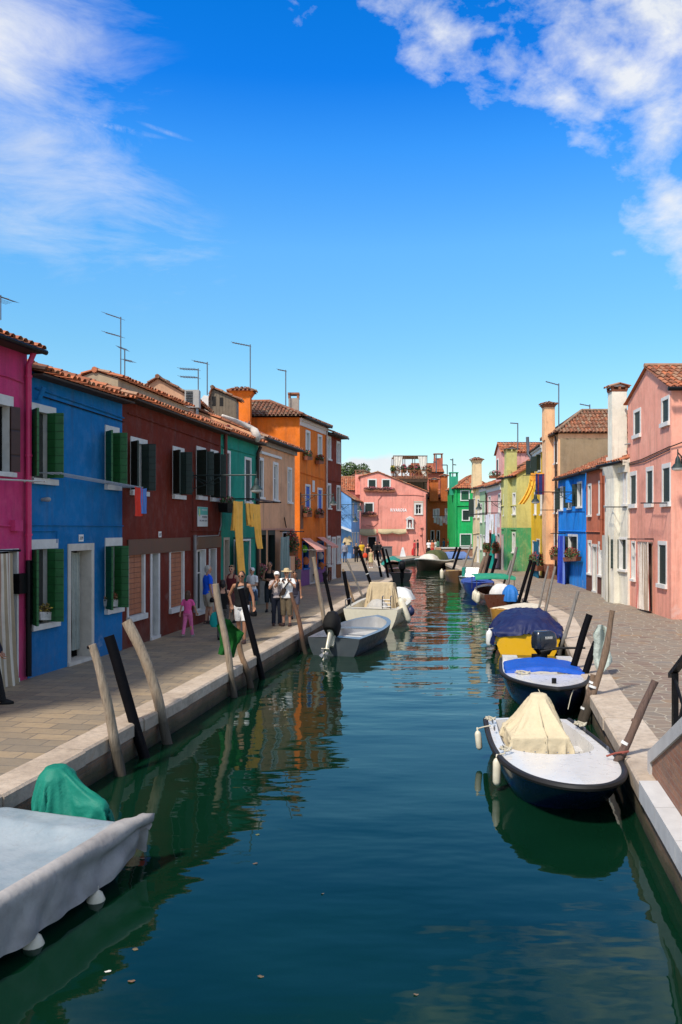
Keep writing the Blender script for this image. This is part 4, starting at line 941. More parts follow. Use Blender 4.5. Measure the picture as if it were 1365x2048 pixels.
        for (row, yy) in ((P[0], -1), (P[-1], 1)):      # end flaps
            e = [V((p.x * .985, p.y + yy * .02, max(p.z - drop, s.fr * .3) if abs(p.x) < s.hb(.0) * 5 else p.z)) for p in row]
            P = ([e] + P) if yy < 0 else (P + [e])
        m.grid(P); return m.build(name, mat, s.root, raw=True, smooth=True, sharp=0)

def mound(mb, c, rx, ry, prof, nf=9, fold=.06, seed=0, pw=.7, na=56, rot=0.0, wr=.02):
    """draped cloth: prof = [(r, z)] from the peak outwards, footprint a soft rectangle"""
    P = []
    for (r, z) in prof:
        row = []
        for k in range(na + 1):
            g = 2 * math.pi * (k % na) / na; ca, sa = math.cos(g), math.sin(g)
            q_ = 1 - 2 * abs(((g * nf / 6.2832 + .55 * noise.noise(V((ca * 1.7, sa * 1.7, seed + r * .5)))) % 1) - .5) * 2; f = 1 + fold * min(1, r * 1.7) * (q_ * (.55 + .45 * noise.noise(V((ca * 2, sa * 2, seed + 7)))) + .9 * noise.noise(V((ca * 2.6, sa * 2.6, seed + r * 2.2))))
            x = rx * r * math.copysign(abs(ca) ** pw, ca) * f; y = ry * r * math.copysign(abs(sa) ** pw, sa) * f
            n = noise.noise(V((x * 4, y * 4, seed + z * 3))) * wr
            row.append(V(c) + V((x * math.cos(rot) - y * math.sin(rot), x * math.sin(rot) + y * math.cos(rot), z + n)))
        P.append(row)
    mb.grid(P)
def outboard(root, x, y, z, cowl=BLACKM, leg=BLACKM, sc=1.0, tilt=0.0, bag=None, text=None, tiller=True, face=0.0):
    """motor hung on the transom at (x,y,z) local; +y of the motor points to the bow"""
    M = Matrix.Translation((x, y, z)) @ Matrix.Rotation(face, 4, 'Z') @ Matrix.Rotation(tilt, 4, 'X') @ Matrix.Scale(sc, 4)
    def fin(mb, name, mat, parent, **k): mb.xform(M); return mb.build(name, mat, parent, raw=True, smooth=True, **k)
    m = MB()      # cowl: rounded box, raked top
    m.rings([((0, -.19, .13), .10, .19), ((0, -.2, .16), .155, .27), ((0, -.2, .26), .165, .285), ((0, -.2, .40), .16, .28), ((0, -.19, .49), .145, .25), ((0, -.17, .535), .11, .19), ((0, -.16, .545), .05, .09)], 24, None, .55)
    top = fin(m, 'outboard_motor', cowl, root)
    m = MB(); m.rings([((0, -.19, .01), .075, .13), ((0, -.19, .10), .10, .2), ((0, -.19, .128), .13, .24)], 18, None, .6); fin(m, 'motor_pan', BLACKM if bag is None else leg, top)
    m = MB(); m.rings([((0, -.16, -.62), .03, .07), ((0, -.17, -.4), .045, .09), ((0, -.18, .02), .06, .11)], 14)
    m.capsule((0, -.05, -.66), (0, -.33, -.66), .035, .03, 10); m.hexa([(-.1, -.32, -.52), (.1, -.32, -.52), (.1, -.08, -.52), (-.1, -.08, -.52)], [(-.1, -.32, -.505), (.1, -.32, -.505), (.1, -.08, -.505), (-.1, -.08, -.505)])
    m.hexa([(-.012, -.3, -.84), (.012, -.3, -.84), (.012, -.2, -.84), (-.012, -.2, -.84)], [(-.012, -.28, -.68), (.012, -.28, -.68), (.012, -.06, -.68), (-.012, -.06, -.68)])
    fin(m, 'motor_leg', leg, top)
    m = MB()
    for k in range(3):
        a = k * 2.094; d = V((math.cos(a), 0, math.sin(a))); e = V((-math.sin(a), .35, math.cos(a))) * .045
        o = V((0, -.36, -.66)); m.quad(o + d * .02 - e * .5, o + d * .12 - e, o + d * .12 + e, o + d * .02 + e * .5)
    fin(m, 'propeller', STEEL, top)
    m = MB(); m.box(-.09, .09, -.06, .015, -.28, .03); m.box(-.08, .08, .015, .075, -.16, .035); fin(m, 'clamp_bracket', leg, top)
    if tiller:
        m = MB(); m.tube([(.02, .05, .16), (.05, .35, .2), (.06, .6, .22)], [.03, .026, .024], 8); fin(m, 'tiller', BLACKM, top)
    if bag:
        m = MB(); m.rings([((0, -.2, .02), .15, .25), ((0, -.2, .1), .2, .31), ((0, -.2, .3), .2, .32), ((0, -.2, .46), .17, .27), ((0, -.19, .56), .1, .17), ((0, -.19, .585), .03, .05)], 24, None, .75); m.v = [p + V((nz(p, 7), nz(p + V((3, 1, 2)), 7), 0)) * .02 for p in m.v]
        fin(m, 'motor_cover', bag, top)
    if text:
        vs, fs = textmesh(text, .20, .058)
        for (o, ux) in ((V((.168, -.30, .37)), V((0, 1, 0))), (V((-.168, -.10, .37)), V((0, -1, 0)))):
            m = MB(); nrm = V((1 if o.x > 0 else -1, 0, 0)); m.add([o + ux * p.x + V((0, 0, p.y)) + nrm * (p.z * .3) for p in vs], fs); m.xform(M); m.build('lettering', WHITE2, top, raw=True)
        m = MB(); m.quad((-.11, -.489, .30), (.11, -.489, .30), (.11, -.489, .33), (-.11, -.489, .33)); m.xform(M)
    return top
FEND = simple('cream_vinyl', (.66, .60, .46), .45, .15, 6)
def fender(p, h, r, label, tilt=(0, 0), mat=None, rope_to=None):
    p = V(p); ax = V((tilt[0], tilt[1], 1)).normalized(); m = MB(); a = p; b = p + ax * h
    m.tube([a, a + ax * r * .35, a + ax * r, b - ax * r, b - ax * r * .35, b, b + ax * .04, b + ax * .05], [r * .25, r * .72, r, r, r * .72, r * .3, r * .3, r * .2], 14)
    t = thing('fender', p, label, 'fender', 'boat fenders'); m.build('body', mat or FEND, t, smooth=True)
    if rope_to is not None:
        k = MB(); k.tube([b + ax * .03, (b + V(rope_to)) / 2 + V((0, 0, .02)), rope_to], .012, 6); k.build('rope', simple('cream_rope', (.5, .45, .34), .9, .2), t)
    return t
def rope(pts, label, r=.014, mat=None):
    m = MB(); m.tube(pts, r, 6); return m.build('mooring_rope', mat or simple('cream_rope', (.5, .45, .34), .9, .2), label=label, cat='rope', group='mooring ropes', smooth=True)
def face_to(dx, dy): return math.atan2(-dx, dy)         # heading so that +Y local points along (dx,dy)

GEL = gloss('white_gelcoat', (.64, .615, .585), .3, .25); NAVY = gloss('navy_hull', (.006, .015, .055), .2, .2); CREAM = gloss('cream_gelcoat', (.70, .64, .50), .3, .25)
# --- boat in the right foreground: navy hull, white deck, beige tarpaulin
b = Boat((3.0, 11.75), face_to(-.04, -1), 3.75, 1.62, .47, 'white decked boat with navy hull and beige tarpaulin in the right foreground', tm=.5, tail=.84, p=2.5, q=2.0, sheer=.12, rake=.80)
b.hull(NAVY, GEL, .16, (.03, .60), .40, .1, RUB, GEL, .045)
b.thwart(.3, GEL, .3)
k1 = MB(); k1.hexa([(-.40, -1.05, .0), (.42, -1.05, .0), (.54, -.16, .0), (-.30, -.16, .0)], [(-.28, -1.0, .60), (.52, -1.0, .60), (.52, -.2, .58), (-.28, -.2, .58)])
k2 = MB(); k2.rings([(V((.03, -.78, .45)), .24, .2), (V((.03, -.78, .8)), .18, .15), (V((.03, -.78, 1.02)), .14, .12), (V((.03, -.78, 1.09)), .10, .09)], 16)
k3 = b.solid(-.1, .26, .05); k4 = MB(); k4.box(-.9, .9, .36, 1.6, .1, .52)
m = drape_sim(sheet_grid(-.72, .92, -1.66, .32, 1.24, 66, 78, jit=.06), [k1, k2, k3, k4], 60, bend=.6, tension=14)
m.build('tarpaulin', canvas((.60, .50, .33), .8, .25, 8, .12), b.root, raw=True, smooth=True, sharp=0)
m = MB()
for sx_ in (-1, 1):
    for yy in (-1.35, -.9, .2): m.tube([(sx_ * (b.hb(.5 + yy / 3.75) - .085), yy, .53), (sx_ * (b.hb(.5 + yy / 3.75) - .085), yy, .58), (sx_ * (b.hb(.5 + yy / 3.75) - .085), yy + .07, .58), (sx_ * (b.hb(.5 + yy / 3.75) - .085), yy + .07, .53)], .009, 6)
for k in range(7): m.ball((-.45 + k * .15, .34 + .03 * (1 - abs(k - 3) / 3), .532), .012, .012, .008, 8, 5)
m.build('deck_fitting', STEEL, b.root, raw=True, smooth=True)
m = MB(); m.box(.25, .55, -.35, -.1, .12, .36); m.build('locker', GEL, b.root, raw=True)
fender(b.world(.84, .42, .08), .38, .056, 'cream fender hanging at the bow side of the foreground white boat', (.02, .03), rope_to=b.world(.72, .42, .53))
fender(b.world(.88, -1.1, .16), .30, .05, 'cream fender hanging near the stern of the foreground white boat', (-.1, .05), rope_to=b.world(.70, -1.15, .53))
def coil(c, r, label, mat=None):
    pts = [V(c) + V((r * (1 + .25 * math.sin(k * 1.7)) * math.cos(k * .55), r * (1 + .2 * math.cos(k * 2.3)) * math.sin(k * .55), .012 + .012 * (k % 4))) for k in range(34)]; return rope(pts, label, .011, mat)
coil(b.world(.70, .30, .53), .07, 'coil of rope on the left gunwale of the foreground white boat'); coil(b.world(-.70, -1.2, .53), .08, 'coil of rope on the stern quarter of the foreground white boat'); coil(b.world(.66, -1.5, .53), .07, 'coil of rope at the transom corner of the foreground white boat')
rope([b.world(-.62, .55, .54), b.world(-.72, .62, .6), b.world(-.85, .75, .66), (3.72, 10.9, .66)], 'red brown mooring line tying the foreground white boat to the leaning pole', .014, simple('red_rope', (.28, .07, .05), .9, .3))
# --- second boat: navy hull, white foredeck, blue cockpit cover, big dark outboard
b = b2 = Boat((4.30, 17.35), face_to(-.14, -1), 4.3, 1.78, .52, 'navy hulled boat with white foredeck and bright blue cockpit cover behind the foreground boat', tm=.42, tail=.9, p=2.0, q=1.25, sheer=.25, rake=.75)
b.hull(NAVY, GEL, .14, (.04, .50), .42, .12, RUB, GEL, .045)
b.cover(canvas((.004, .075, .42), .55, .4), .18, .49, lambda t, a: .10 * (1 - a * a) + .04, .10, -.08, .015, 5)
for sx_ in (-1, 1):
    m = MB(); m.box(sx_ * .62 - .17, sx_ * .62 + .17, -2.05, -1.75, .3, .62); m.build('stern_locker', GEL, b.root, raw=True)
m = MB(); m.tube([(0, 1.55, .56), (0, 1.55, .74)], .045, 8); m.build('bollard', BLACKM, b.root, raw=True, smooth=True)
COWL = gloss('dark_cowl', (.012, .018, .03), .22, .15)
outboard(b.root, -.02, -2.16, .60, COWL, BLACKM, 1.08, 0, None, 'YAMAHA', False, rad(-58))
m = MB(); m.tube([(-.1, -2.0, .72), (-.5, -1.95, .82), (-1.1, -1.9, .84)], [.035, .03, .022], 8); m.build('tiller', BLACKM, b.root, raw=True, smooth=True)
rope([b.world(-.30, 1.5, .58), b.world(-.34, 1.75, .60), b.world(-.25, 2.0, .48), b.world(-.18, 2.15, .28)], 'pale rope hanging over the left of the bow of the blue covered boat', .008); rope([b.world(.25, 1.5, .58), b.world(.33, 1.75, .60), b.world(.27, 2.0, .46), b.world(.2, 2.12, .3)], 'pale rope hanging over the right of the bow of the blue covered boat', .008)
coil(b.world(.48, .10, .56), .13, 'loose rope lying on the foredeck of the blue covered boat')
# --- yellow boat under a navy cover
b = b3 = Boat((5.72, 25.65), face_to(.19, .98), 4.6, 1.95, .60, 'yellow clinker boat under a dark navy canvas cover', tm=.4, tail=.95, p=2.2, q=1.5, sheer=.1)
YB = gloss('yellow_paint', (.78, .42, .01), .35, .2); b.hull(YB, YB, .1, (.05, .85), .6, .12, None, YB, planks=1)
k1 = b.solid(.0, .62, -.02); k2 = MB(); k2.rings([(V((0, -.1, .55)), .86, 2.1), (V((0, -.15, .78)), .84, 2.02), (V((0, -.3, .95)), .66, 1.7), (V((0, -.45, 1.03)), .38, 1.2), (V((0, -.5, 1.05)), .1, .4)], 24, None, .8)
m = drape_sim(sheet_grid(-1.32, 1.32, -2.48, 2.5, 1.14, 54, 96, jit=.12), [k1, k2], 45, bend=1.2, tension=14); m.build('cover', canvas((.008, .015, .075), .55, .2, 8, .15), b.root, raw=True, smooth=True, sharp=0)
fender(b.world(-1.06, -2.1, .18), .48, .10, 'white fender at the stern corner of the yellow boat', mat=simple('white_vinyl', (.75, .74, .70), .4, .1), rope_to=b.world(-.95, -2.1, .72))
# --- ochre boat
b = Boat((6.55, 31.2), face_to(-.55, -.84), 3.6, 1.5, .55, 'small ochre boat with a pale cover behind the navy covered boat', tm=.4, p=2.2, q=1.5, sheer=.2); OCH = gloss('ochre_paint', (.62, .30, .05), .4, .3); b.hull(OCH, OCH, .08, (.06, .9), .7, .12, None, OCH)
b.cover(canvas((.60, .55, .45), .8, .6), .03, .86, lambda t, a: .06 * (1 - a * a), .04, -.08, .015, 9)
# --- brown boat with green canopy
b = Boat((7.35, 39.6), face_to(.05, 1), 5.2, 1.85, .58, 'dark varnished wooden boat with a flat green canopy', tm=.45, p=2.2, q=1.5, sheer=.2); VAR = gloss('varnished_wood', (.10, .028, .012), .3, .35)
b.hull(VAR, VAR, .1, (.05, .8), .6, .1, None, VAR); b.thwart(.2, VAR); b.thwart(.5, VAR)
m = MB(); P = [[V((x, y, 1.32 - .06 * x * x + .015 * noise.noise(V((x * 2, y * 2, 1))))) for x in (-.95, -.6, -.3, 0, .3, .6, .95)] for y in (-.5, 0, .6, 1.2, 1.7)]; P = [[p - V((0, .0, .16)) for p in P[0]]] + P; m.grid(P); m.build('canopy', canvas((.015, .26, .15), .6, .4), b.root, raw=True, smooth=True, sharp=0)
for sx_ in (-1, 1):
    for yy in (-.45, 1.65): m = MB(); m.tube([(sx_ * .88, yy, .55), (sx_ * .88, yy, 1.26)], .022, 6); m.build('canopy_post', STEEL, b.root, raw=True)
m = MB(); mound(m, (.42, -2.3, 0), .38, .5, [(0, 1.02), (.3, 1.0), (.6, .9), (.85, .72), (1, .45), (1.02, .3)], 7, .12, 4, .8, 48); m.build('motor_cover', canvas((.02, .16, .50), .6, .6), b.root, raw=True, smooth=True, sharp=0)
m = MB(); mound(m, (.15, -1.2, 0), .5, .45, [(0, 1.0), (.4, .98), (.7, .85), (.95, .62), (1, .5)], 5, .14, 6, .7, 48); m.build('tarpaulin', canvas((.62, .6, .58), .8, .6), b.root, raw=True, smooth=True, sharp=0)
for i, (yy, tl) in enumerate(((-1.9, .12), (-1.2, .05), (-.5, .1))): fender(b.world(-1.02, yy, .12), .5, .11, ['rear', 'middle', 'front'][i] + ' cream fender on the side of the green canopied boat', (tl, 0), rope_to=b.world(-.92, yy, .6))
# --- blue boat, white bowed boat, brown open boat
b = Boat((7.5, 45.2), face_to(-.1, -1), 4.4, 1.7, .62, 'deep blue boat moored beyond the green canopied boat', tm=.4, p=2.2, q=1.5); NB = gloss('blue_paint', (.01, .025, .24), .35, .3); b.hull(NB, NB, .12, (.08, .6), .45, .12, None, NB); b.cover(canvas((.03, .07, .28), .7, .6), .02, .62, lambda t, a: .14 * (1 - a * a), .1, .02, .02, 12)
b = Boat((8.05, 50.2), face_to(-.3, -1), 4.6, 1.8, .6, 'white bowed boat with a small cabin windscreen near the far end of the right bank', tm=.4, p=2.0, q=1.3); b.hull(GEL, GEL, .14, (.06, .5), .4, .12, RUB, GEL)
m = MB(); m.hexa([(-.6, -.1, .6), (.6, -.1, .6), (.5, .5, .6), (-.5, .5, .6)], [(-.5, -.1, 1.15), (.5, -.1, 1.15), (.4, .2, 1.15), (-.4, .2, 1.15)]); m.build('windscreen', gloss('pale_screen', (.45, .52, .52), .15, .2), b.root, raw=True)
m = MB(); m.box(.45, .62, -.3, .5, .6, 1.16); m.build('side_panel', simple('green_panel', (.01, .2, .15), .5), b.root, raw=True)
b = Boat((7.75, 55.2), face_to(-.1, -1), 5.0, 1.75, .62, 'brown wooden open boat with two pale fenders', tm=.45, p=2.2, q=1.5, sheer=.3); BW = gloss('brown_paint', (.16, .08, .035), .4, .3); b.hull(BW, simple('ochre_floor', (.42, .30, .15), .8), .12, (.05, .86), .6, .35, None, gloss('pink_brown', (.22, .12, .09), .4, .3)); b.thwart(.45, BW)
for i, yy in enumerate((-.2, .8)): fender(b.world(1.0, yy, .15), .62, .12, ['farther', 'nearer'][i] + ' pale fender on the brown open boat', rope_to=b.world(.88, yy, .62))
b = Boat((7.7, 70), face_to(-.42, -.9), 6.6, 2.2, .75, 'large dark boat with pale and green tarpaulins at the far right bank', tm=.45, p=2.2, q=1.4, sheer=.35); DB = gloss('dark_brown_paint', (.035, .025, .018), .4, .3); b.hull(DB, DB, .12, (.05, .8), .6, .2, simple('pale_rail', (.6, .58, .54), .6), DB, .06)
m = MB(); mound(m, (-.05, .9, .75), .85, 1.0, [(0, .62), (.4, .58), (.75, .4), (1, 0)], 6, .12, 8, .8, 40); m.build('tarpaulin', canvas((.60, .55, .48), .8, .6), b.root, raw=True, smooth=True, sharp=0)
m = MB(); mound(m, (.2, -1.6, .75), .95, 1.6, [(0, .9), (.4, .85), (.75, .6), (1, 0)], 6, .1, 9, .8, 40); m.build('green_tarpaulin', canvas((.075, .085, .03), .8, .6), b.root, raw=True, smooth=True, sharp=0)
b = Boat((10.2, 80), face_to(-.6, -.5), 5.0, 1.8, .6, 'small boat with a blue tarpaulin in the mouth of the side canal', tm=.45, p=2.2, q=1.4); b.hull(DB, DB, .1, (.05, .85), .6, .2, None, DB); b.cover(canvas((.14, .22, .45), .8, .6), .0, .9, lambda t, a: .55 * (1 - a * a), .1, .03, .03, 3)
b = Boat((14.2, 81.2), face_to(1, .1), 6.0, 1.8, .5, 'grey boat lying in the side canal before the brick parapet', tm=.45); b.hull(gloss('grey_paint', (.35, .36, .38), .4, .3), DB, .12, (.05, .8), .6, .1, None, gloss('grey_paint', (.35, .36, .38), .4, .3)); outboard(b.root, 0, -3.0, .55, BLACKM, BLACKM, 1.3)
# --- left bank: covered boat in the foreground
dx, dy = .33, .94; c0 = V((-2.22, 8.62, 0)); per = V((-dy, dx, 0)); ax_ = V((dx, dy, 0)); cen = c0 + per * .86 - ax_ * 2.4
b = b4 = Boat((cen.x, cen.y), face_to(-dx, -dy), 4.8, 1.72, .48, 'boat under a big grey white tarpaulin in the left foreground', tm=.4, tail=.97, p=2.2, q=1.5, sheer=.1)
b.hull(gloss('dark_blue_hull', (.008, .03, .12), .35, .3), DB, .1, (.05, .85), .6, .1, gloss('blue_rail', (.02, .09, .40), .4), DB, .016)
tm_ = NT('sky_tinted_tarpaulin'); sx = tm_.N('SeparateXYZ'); tm_.L(tm_.tc.outputs['Object'], sx.inputs[0]); n_ = tm_.noise(2.0, 7, .65)
e_ = tm_.rng(tm_.math('ADD', sx.outputs[0], tm_.math('MULTIPLY', n_, .12)), -.70, -.60, 0, 1); tc_ = tm_.mix(e_, tm_.ramp(n_, [(.3, (.24, .22, .21)), (.6, (.37, .345, .325))]), tm_.ramp(n_, [(.3, (.17, .225, .265)), (.6, (.27, .315, .345))]))  # sky light painted into the colour: bluish top, warm grey canal-side skirt
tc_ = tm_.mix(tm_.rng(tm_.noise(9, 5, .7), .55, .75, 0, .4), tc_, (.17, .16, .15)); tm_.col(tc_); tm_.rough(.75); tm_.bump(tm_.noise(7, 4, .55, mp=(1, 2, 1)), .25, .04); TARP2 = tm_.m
k1 = b.solid(-.3, .36, .02); k2 = MB(); T_ = [i / 24 for i in range(25)]
k2.tube([V((-b.hb(t) + .015, b.y(t), .51)) for t in T_] , .06, 10); k3 = MB(); k3.tube([V((b.hb(t) - .04, b.y(t), .44)) for t in T_], .06, 8); k4 = MB(); k4.box(-.72, .72, -2.42, -2.12, .2, .505); k5 = MB(); k5.capsule((-.82, -2.2, .52), (-.93, -2.66, .53), .06, .025, 10)
m = drape_sim(sheet_grid(-1.40, 1.12, -2.84, 2.5, .72, 62, 128, jit=.045, keep=lambda x, y: y > -2.60 - .22 * max(0, min(1, (-x - .45) / .4))), [k1, k2, k3, k4, k5], 55, bend=.5, tension=10)
m.v = [p + V((-.045, .01, 0)) * max(0, min(1, (.50 - p.z) / .25)) * (abs(nz((p.y * 2.3 + p.z * 1.6, 3, 1))) * 2 - .3 + .8 * nz((p.y * 5 - p.z * 3, 8, 2))) if p.x < -.7 else p for p in m.v]
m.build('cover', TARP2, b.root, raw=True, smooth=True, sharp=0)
k1 = MB(); k1.rings([(V((.30, -2.72, .30)), .17, .2), (V((.30, -2.72, .6)), .2, .24), (V((.30, -2.72, .84)), .17, .2), (V((.30, -2.70, .93)), .09, .1)], 16); k2 = MB(); k2.capsule((.2, -2.72, .62), (-.30, -2.66, .56), .10, .08, 12)
m = drape_sim(sheet_grid(-.72, .82, -3.28, -2.08, 1.04, 60, 48, jit=.08), [k1, k2, b.solid(-.1, .34, 0)], 45, bend=.5, tension=12)
m.build('motor_cover', canvas((.004, .17, .115), .6, .2, 8, .12), b.root, raw=True, smooth=True, sharp=0)
m = MB(); m.rings([((.28, -2.5, -.5), .05, .09), ((.28, -2.5, .4), .07, .12)], 12); m.build('motor_leg', BLACKM, b.root, raw=True)
for i, (yy, rr) in enumerate(((.45, .15), (-.9, .10), (-1.8, .09))):
    p = b.world(-.93 if i == 0 else -.88, yy, .0); fender((p.x, p.y, -.17), .27, rr, ['big round', 'half hidden', 'small'][i] + ' cream fender below the grey tarpaulin of the left boat', rope_to=b.world(-.74, yy, .36))
m = MB(); e = V((0, 1, 0)); pq = [b4.world(-.985, .48, .30), b4.world(-.985, .34, .32), b4.world(-.96, .36, .52), b4.world(-.96, .46, .53)]
m.quad(*pq); m.build('patch', simple('blue_cloth', (.01, .05, .22), .8), label='torn blue patch showing in the grey tarpaulin of the left boat', cat='cloth patch')
# --- grey boat with tilted outboard
gA, gB = V((-.98, 23.35, 0)), V((.55, 23.2, 0)); ax_ = V((.30, .954, 0)); cen = (gA + gB) / 2 + ax_ * 2.45
b = b5 = Boat((cen.x, cen.y), face_to(ax_.x, ax_.y), 4.9, 1.75, .50, 'grey open boat with a tilted up outboard on the left bank', tm=.45, tail=.88, p=2.4, q=1.7, sheer=.25, rake=.3)
GB = gloss('grey_blue_hull', (.13, .16, .20), .35, .25); b.hull(gloss('dark_grey_hull', (.05, .062, .07), .4, .35), simple('pale_grey_floor', (.42, .42, .42), .7, .12), .13, (.07, .93), .7, .16, None, GB)
b.thwart(.16, GB, .5, .42); b.thwart(.62, GB, .35, .44); m = MB(); m.box(-.5, .5, -1.1, .45, .17, .20); m.build('floor_board', simple('light_board', (.5, .5, .5), .7, .1), b.root, raw=True)
CRL = gloss('cream_leg', (.62, .56, .42), .4, .3)
outboard(b.root, -.05, -2.40, .52, BLACKM, CRL, 1.12, rad(-38), canvas((.006, .0055, .0055), .8, .3), None, True)
# --- cream boat with beige tarpaulin
cen = V((1.05, 29.6, 0)) + V((.21, .978, 0)) * 2.9; b = b6 = Boat((cen.x, cen.y), face_to(.21, .978), 5.8, 2.15, .68, 'cream motorboat with beige covered console on the left bank', tm=.42, tail=.92, p=2.3, q=1.6, sheer=.2)
b.hull(CREAM, CREAM, .18, (.08, .8), .6, .28, None, CREAM)
k1 = MB(); k1.hexa([(-.52, -.3, .2), (.46, -.3, .2), (.46, .5, .2), (-.52, .5, .2)], [(-.46, -.2, 1.45), (.40, -.2, 1.45), (.40, .35, 1.40), (-.46, .35, 1.40)])
m = drape_sim(sheet_grid(-1.15, 1.1, -1.1, 1.25, 1.52, 56, 56, jit=.06), [k1, b.solid(-.1, .3, 0)], 50, bend=.6, tension=12)
m.build('tarpaulin', canvas((.52, .41, .26), .8, .25, 8, .12), b.root, raw=True, smooth=True, sharp=0)
m = MB(); mound(m, (.1, -1.9, .35), .48, .5, [(0, .62), (.4, .58), (.75, .38), (1, .05)], 6, .12, 14, .85, 48); m.build('grey_cover', canvas((.42, .40, .37), .8, .6), b.root, raw=True, smooth=True, sharp=0)
m = MB(); mound(m, (.35, 1.9, .65), .7, .7, [(0, .5), (.4, .46), (.75, .32), (1, .0)], 6, .12, 16, .85, 48); m.build('white_cover', canvas((.6, .62, .62), .8, .6), b.root, raw=True, smooth=True, sharp=0)
m = MB()
for xx in (.42, .72): m.tube([(xx, -2.75, .66), (xx, -2.78, 1.12), (xx, -2.6, 1.14)], .022, 6)
for zz in (.78, .9, 1.02): m.tube([(.42, -2.77, zz), (.72, -2.77, zz)], .018, 6)
m.build('boarding_ladder', STEEL, b.root, raw=True, smooth=True)
m = MB(); m.tube([(-.95, -2.7, .68), (-.95, -2.7, .98), (-.85, -2.1, 1.0), (-.9, -2.0, .7)], .02, 6); m.tube([(.95, 2.0, .78), (.85, 1.9, 1.1), (.5, 2.5, 1.12), (.4, 2.55, .8)], .02, 6); m.build('hand_rail', STEEL, b.root, raw=True, smooth=True)
p = b.world(1.12, -1.9, .0); fender((p.x + .15, p.y, .12), .95, .13, 'long cream fender hanging askew from the cream motorboat', (-.38, .1), rope_to=b.world(1.05, -1.7, .68)); p = b.world(1.2, -.9, .25); fender(p, .36, .15, 'round navy fender on the side of the cream motorboat', mat=simple('navy_vinyl', (.02, .03, .09), .5))
# --- dark boats beyond
for i, (xx, yy, lb, mt) in enumerate(((3.6, 57, 'dark work boat with a black outboard close to the far left quay corner', DB), (3.95, 68, 'dark boat with a teal cover far along the left quay', DB))):
    b = Boat((xx + .35, yy), face_to(.05, 1), 5.5, 1.9, .6, lb, tm=.42); b.hull(mt, mt, .12, (.06, .8), .6, .15, None, mt)
    if i == 0: outboard(b.root, .2, -2.75, .65, BLACKM, BLACKM, 1.4)
    else: b.cover(canvas((.015, .22, .17), .6, .6), .05, .9, lambda t, a: .45 * (1 - a * a), .1, .03, .03, 3)

# ------------------------------------------------------------------ mooring poles
WG = wood((.30, .235, .17)); WB = wood((.17, .11, .075)); WBK = simple('tarred_pole', (.0035, .0035, .005), .6, .3, 5, .3, spec=.08); WGR = wood((.20, .185, .17))
def plx(P, y):
    for (a, b) in zip(P, P[1:]):
        if a[1] <= y <= b[1]: return a[0] + (b[0] - a[0]) * (y - a[1]) / (b[1] - a[1])
    return P[-1][0] if y > P[-1][1] else P[0][0]
def pole(top, bot, r, mat, label, bend=0.0, dtop=0.0, collar=None, taper=.85):
    B_ = G(*bot, z=0); D0 = B_.y
    while D0 > 6 and D0 < 76:                     # stand it in the water, clear of the kerb
        x_ = (bot[0] - CX) / F * D0; lx_, rx_ = plx(LK[:8], D0) + .05 + r, plx(RK[:11], D0) - .05 - r
        if lx_ <= x_ <= rx_ or (D0 > 47.8 and x_ < 3.3): break
        D0 -= .1
    B_ = at(bot[0], bot[1], D0); T_ = at(top[0], top[1], D0 + dtop); e_ = (T_ - B_); B_ = B_ + e_ * ((-.05 - B_.z) / e_.z); d = (T_ - B_); side = V((1, 0, 0)); pts = []; rr = []
    for i in range(17):
        k = -.12 + 1.12 * i / 16; pts.append(B_ + d * k + side * bend * math.sin(math.pi * max(0, k)) + V((nz((B_.x + k * 2, 1, 3)), nz((B_.x, k * 2, 5)), 0)) * r * (.55 if mat is not WBK else .2)); rr.append(r * (1 - (1 - taper) * max(0, k)) * (1 + (.22 if mat is not WBK else .04) * nz((k * 7, B_.x, 2))))
    m = MB(); m.tube(pts, rr, 12); t = thing('mooring_pole', B_, label, 'mooring pole', 'mooring poles along the canal'); m.build('shaft', mat, t, smooth=True)
    if collar:
        for k, mt in collar:
            p = B_ + d * k; e = d.normalized() * .02; c = MB(); rk = r * (1 - (1 - taper) * k) + .008; c.tube([p - e, p + e], rk, 12); c.build('binding', mt, t, smooth=True)
    return T_, B_
WT_ = simple('white_tape', (.7, .7, .68), .6)
pole((183, 1289), (238, 1542), .085, WG, 'grey wooden pole with a wire round its flat top, nearest to the green motor cover', .06, -.1, ((.985, BLACKM),), .72)
pole((218, 1272), (288, 1508), .085, WBK, 'thick black pole between two wooden poles in the left foreground', taper=1)
pole((254, 1242), (332, 1478), .085, WG, 'bent grey wooden pole with a knobbed top in front of the red house', .10, taper=1.05)
pole((433, 1168), (468, 1387), .075, WG, 'straight grey pole with the dark green cloth hung on it', taper=.9)
pole((478, 1282), (496, 1353), .075, wood((.24, .15, .09)), 'short brown stump of a pole just behind the green cloth', taper=.8)
pole((481, 1172), (523, 1350), .075, WBK, 'black pole with a grey cap in front of the man in the black vest', taper=1, collar=((.985, GREY),))
pole((582, 1185), (612, 1308), .07, wood((.16, .075, .045)), 'rusty brown pole beside the man photographing', .04, taper=.75)
pole((592, 1270), (606, 1302), .06, WG, 'short pale stump rising from the water by the grey boat')
pole((627, 1114), (648, 1236), .08, WG, 'tall wooden pole in front of the purple shop base', taper=.8)
pole((648, 1145), (668, 1236), .06, WBK, 'black pole left of the cream motorboat', taper=1)
pole((688, 1143), (698, 1200), .075, WBK, 'short thick black pole at the stern of the cream motorboat', taper=1)
pole((686, 1138), (706, 1198), .05, wood((.30, .2, .12)), 'thin brown stick leaning beside the short black pole')
pole((694, 1120), (722, 1185), .05, WGR, 'thin grey pole leaning above the cream motorboat')
pole((719, 1100), (746, 1180), .075, WBK, 'long black pole leaning above the beige covered console', taper=1, collar=((.55, WT_),))
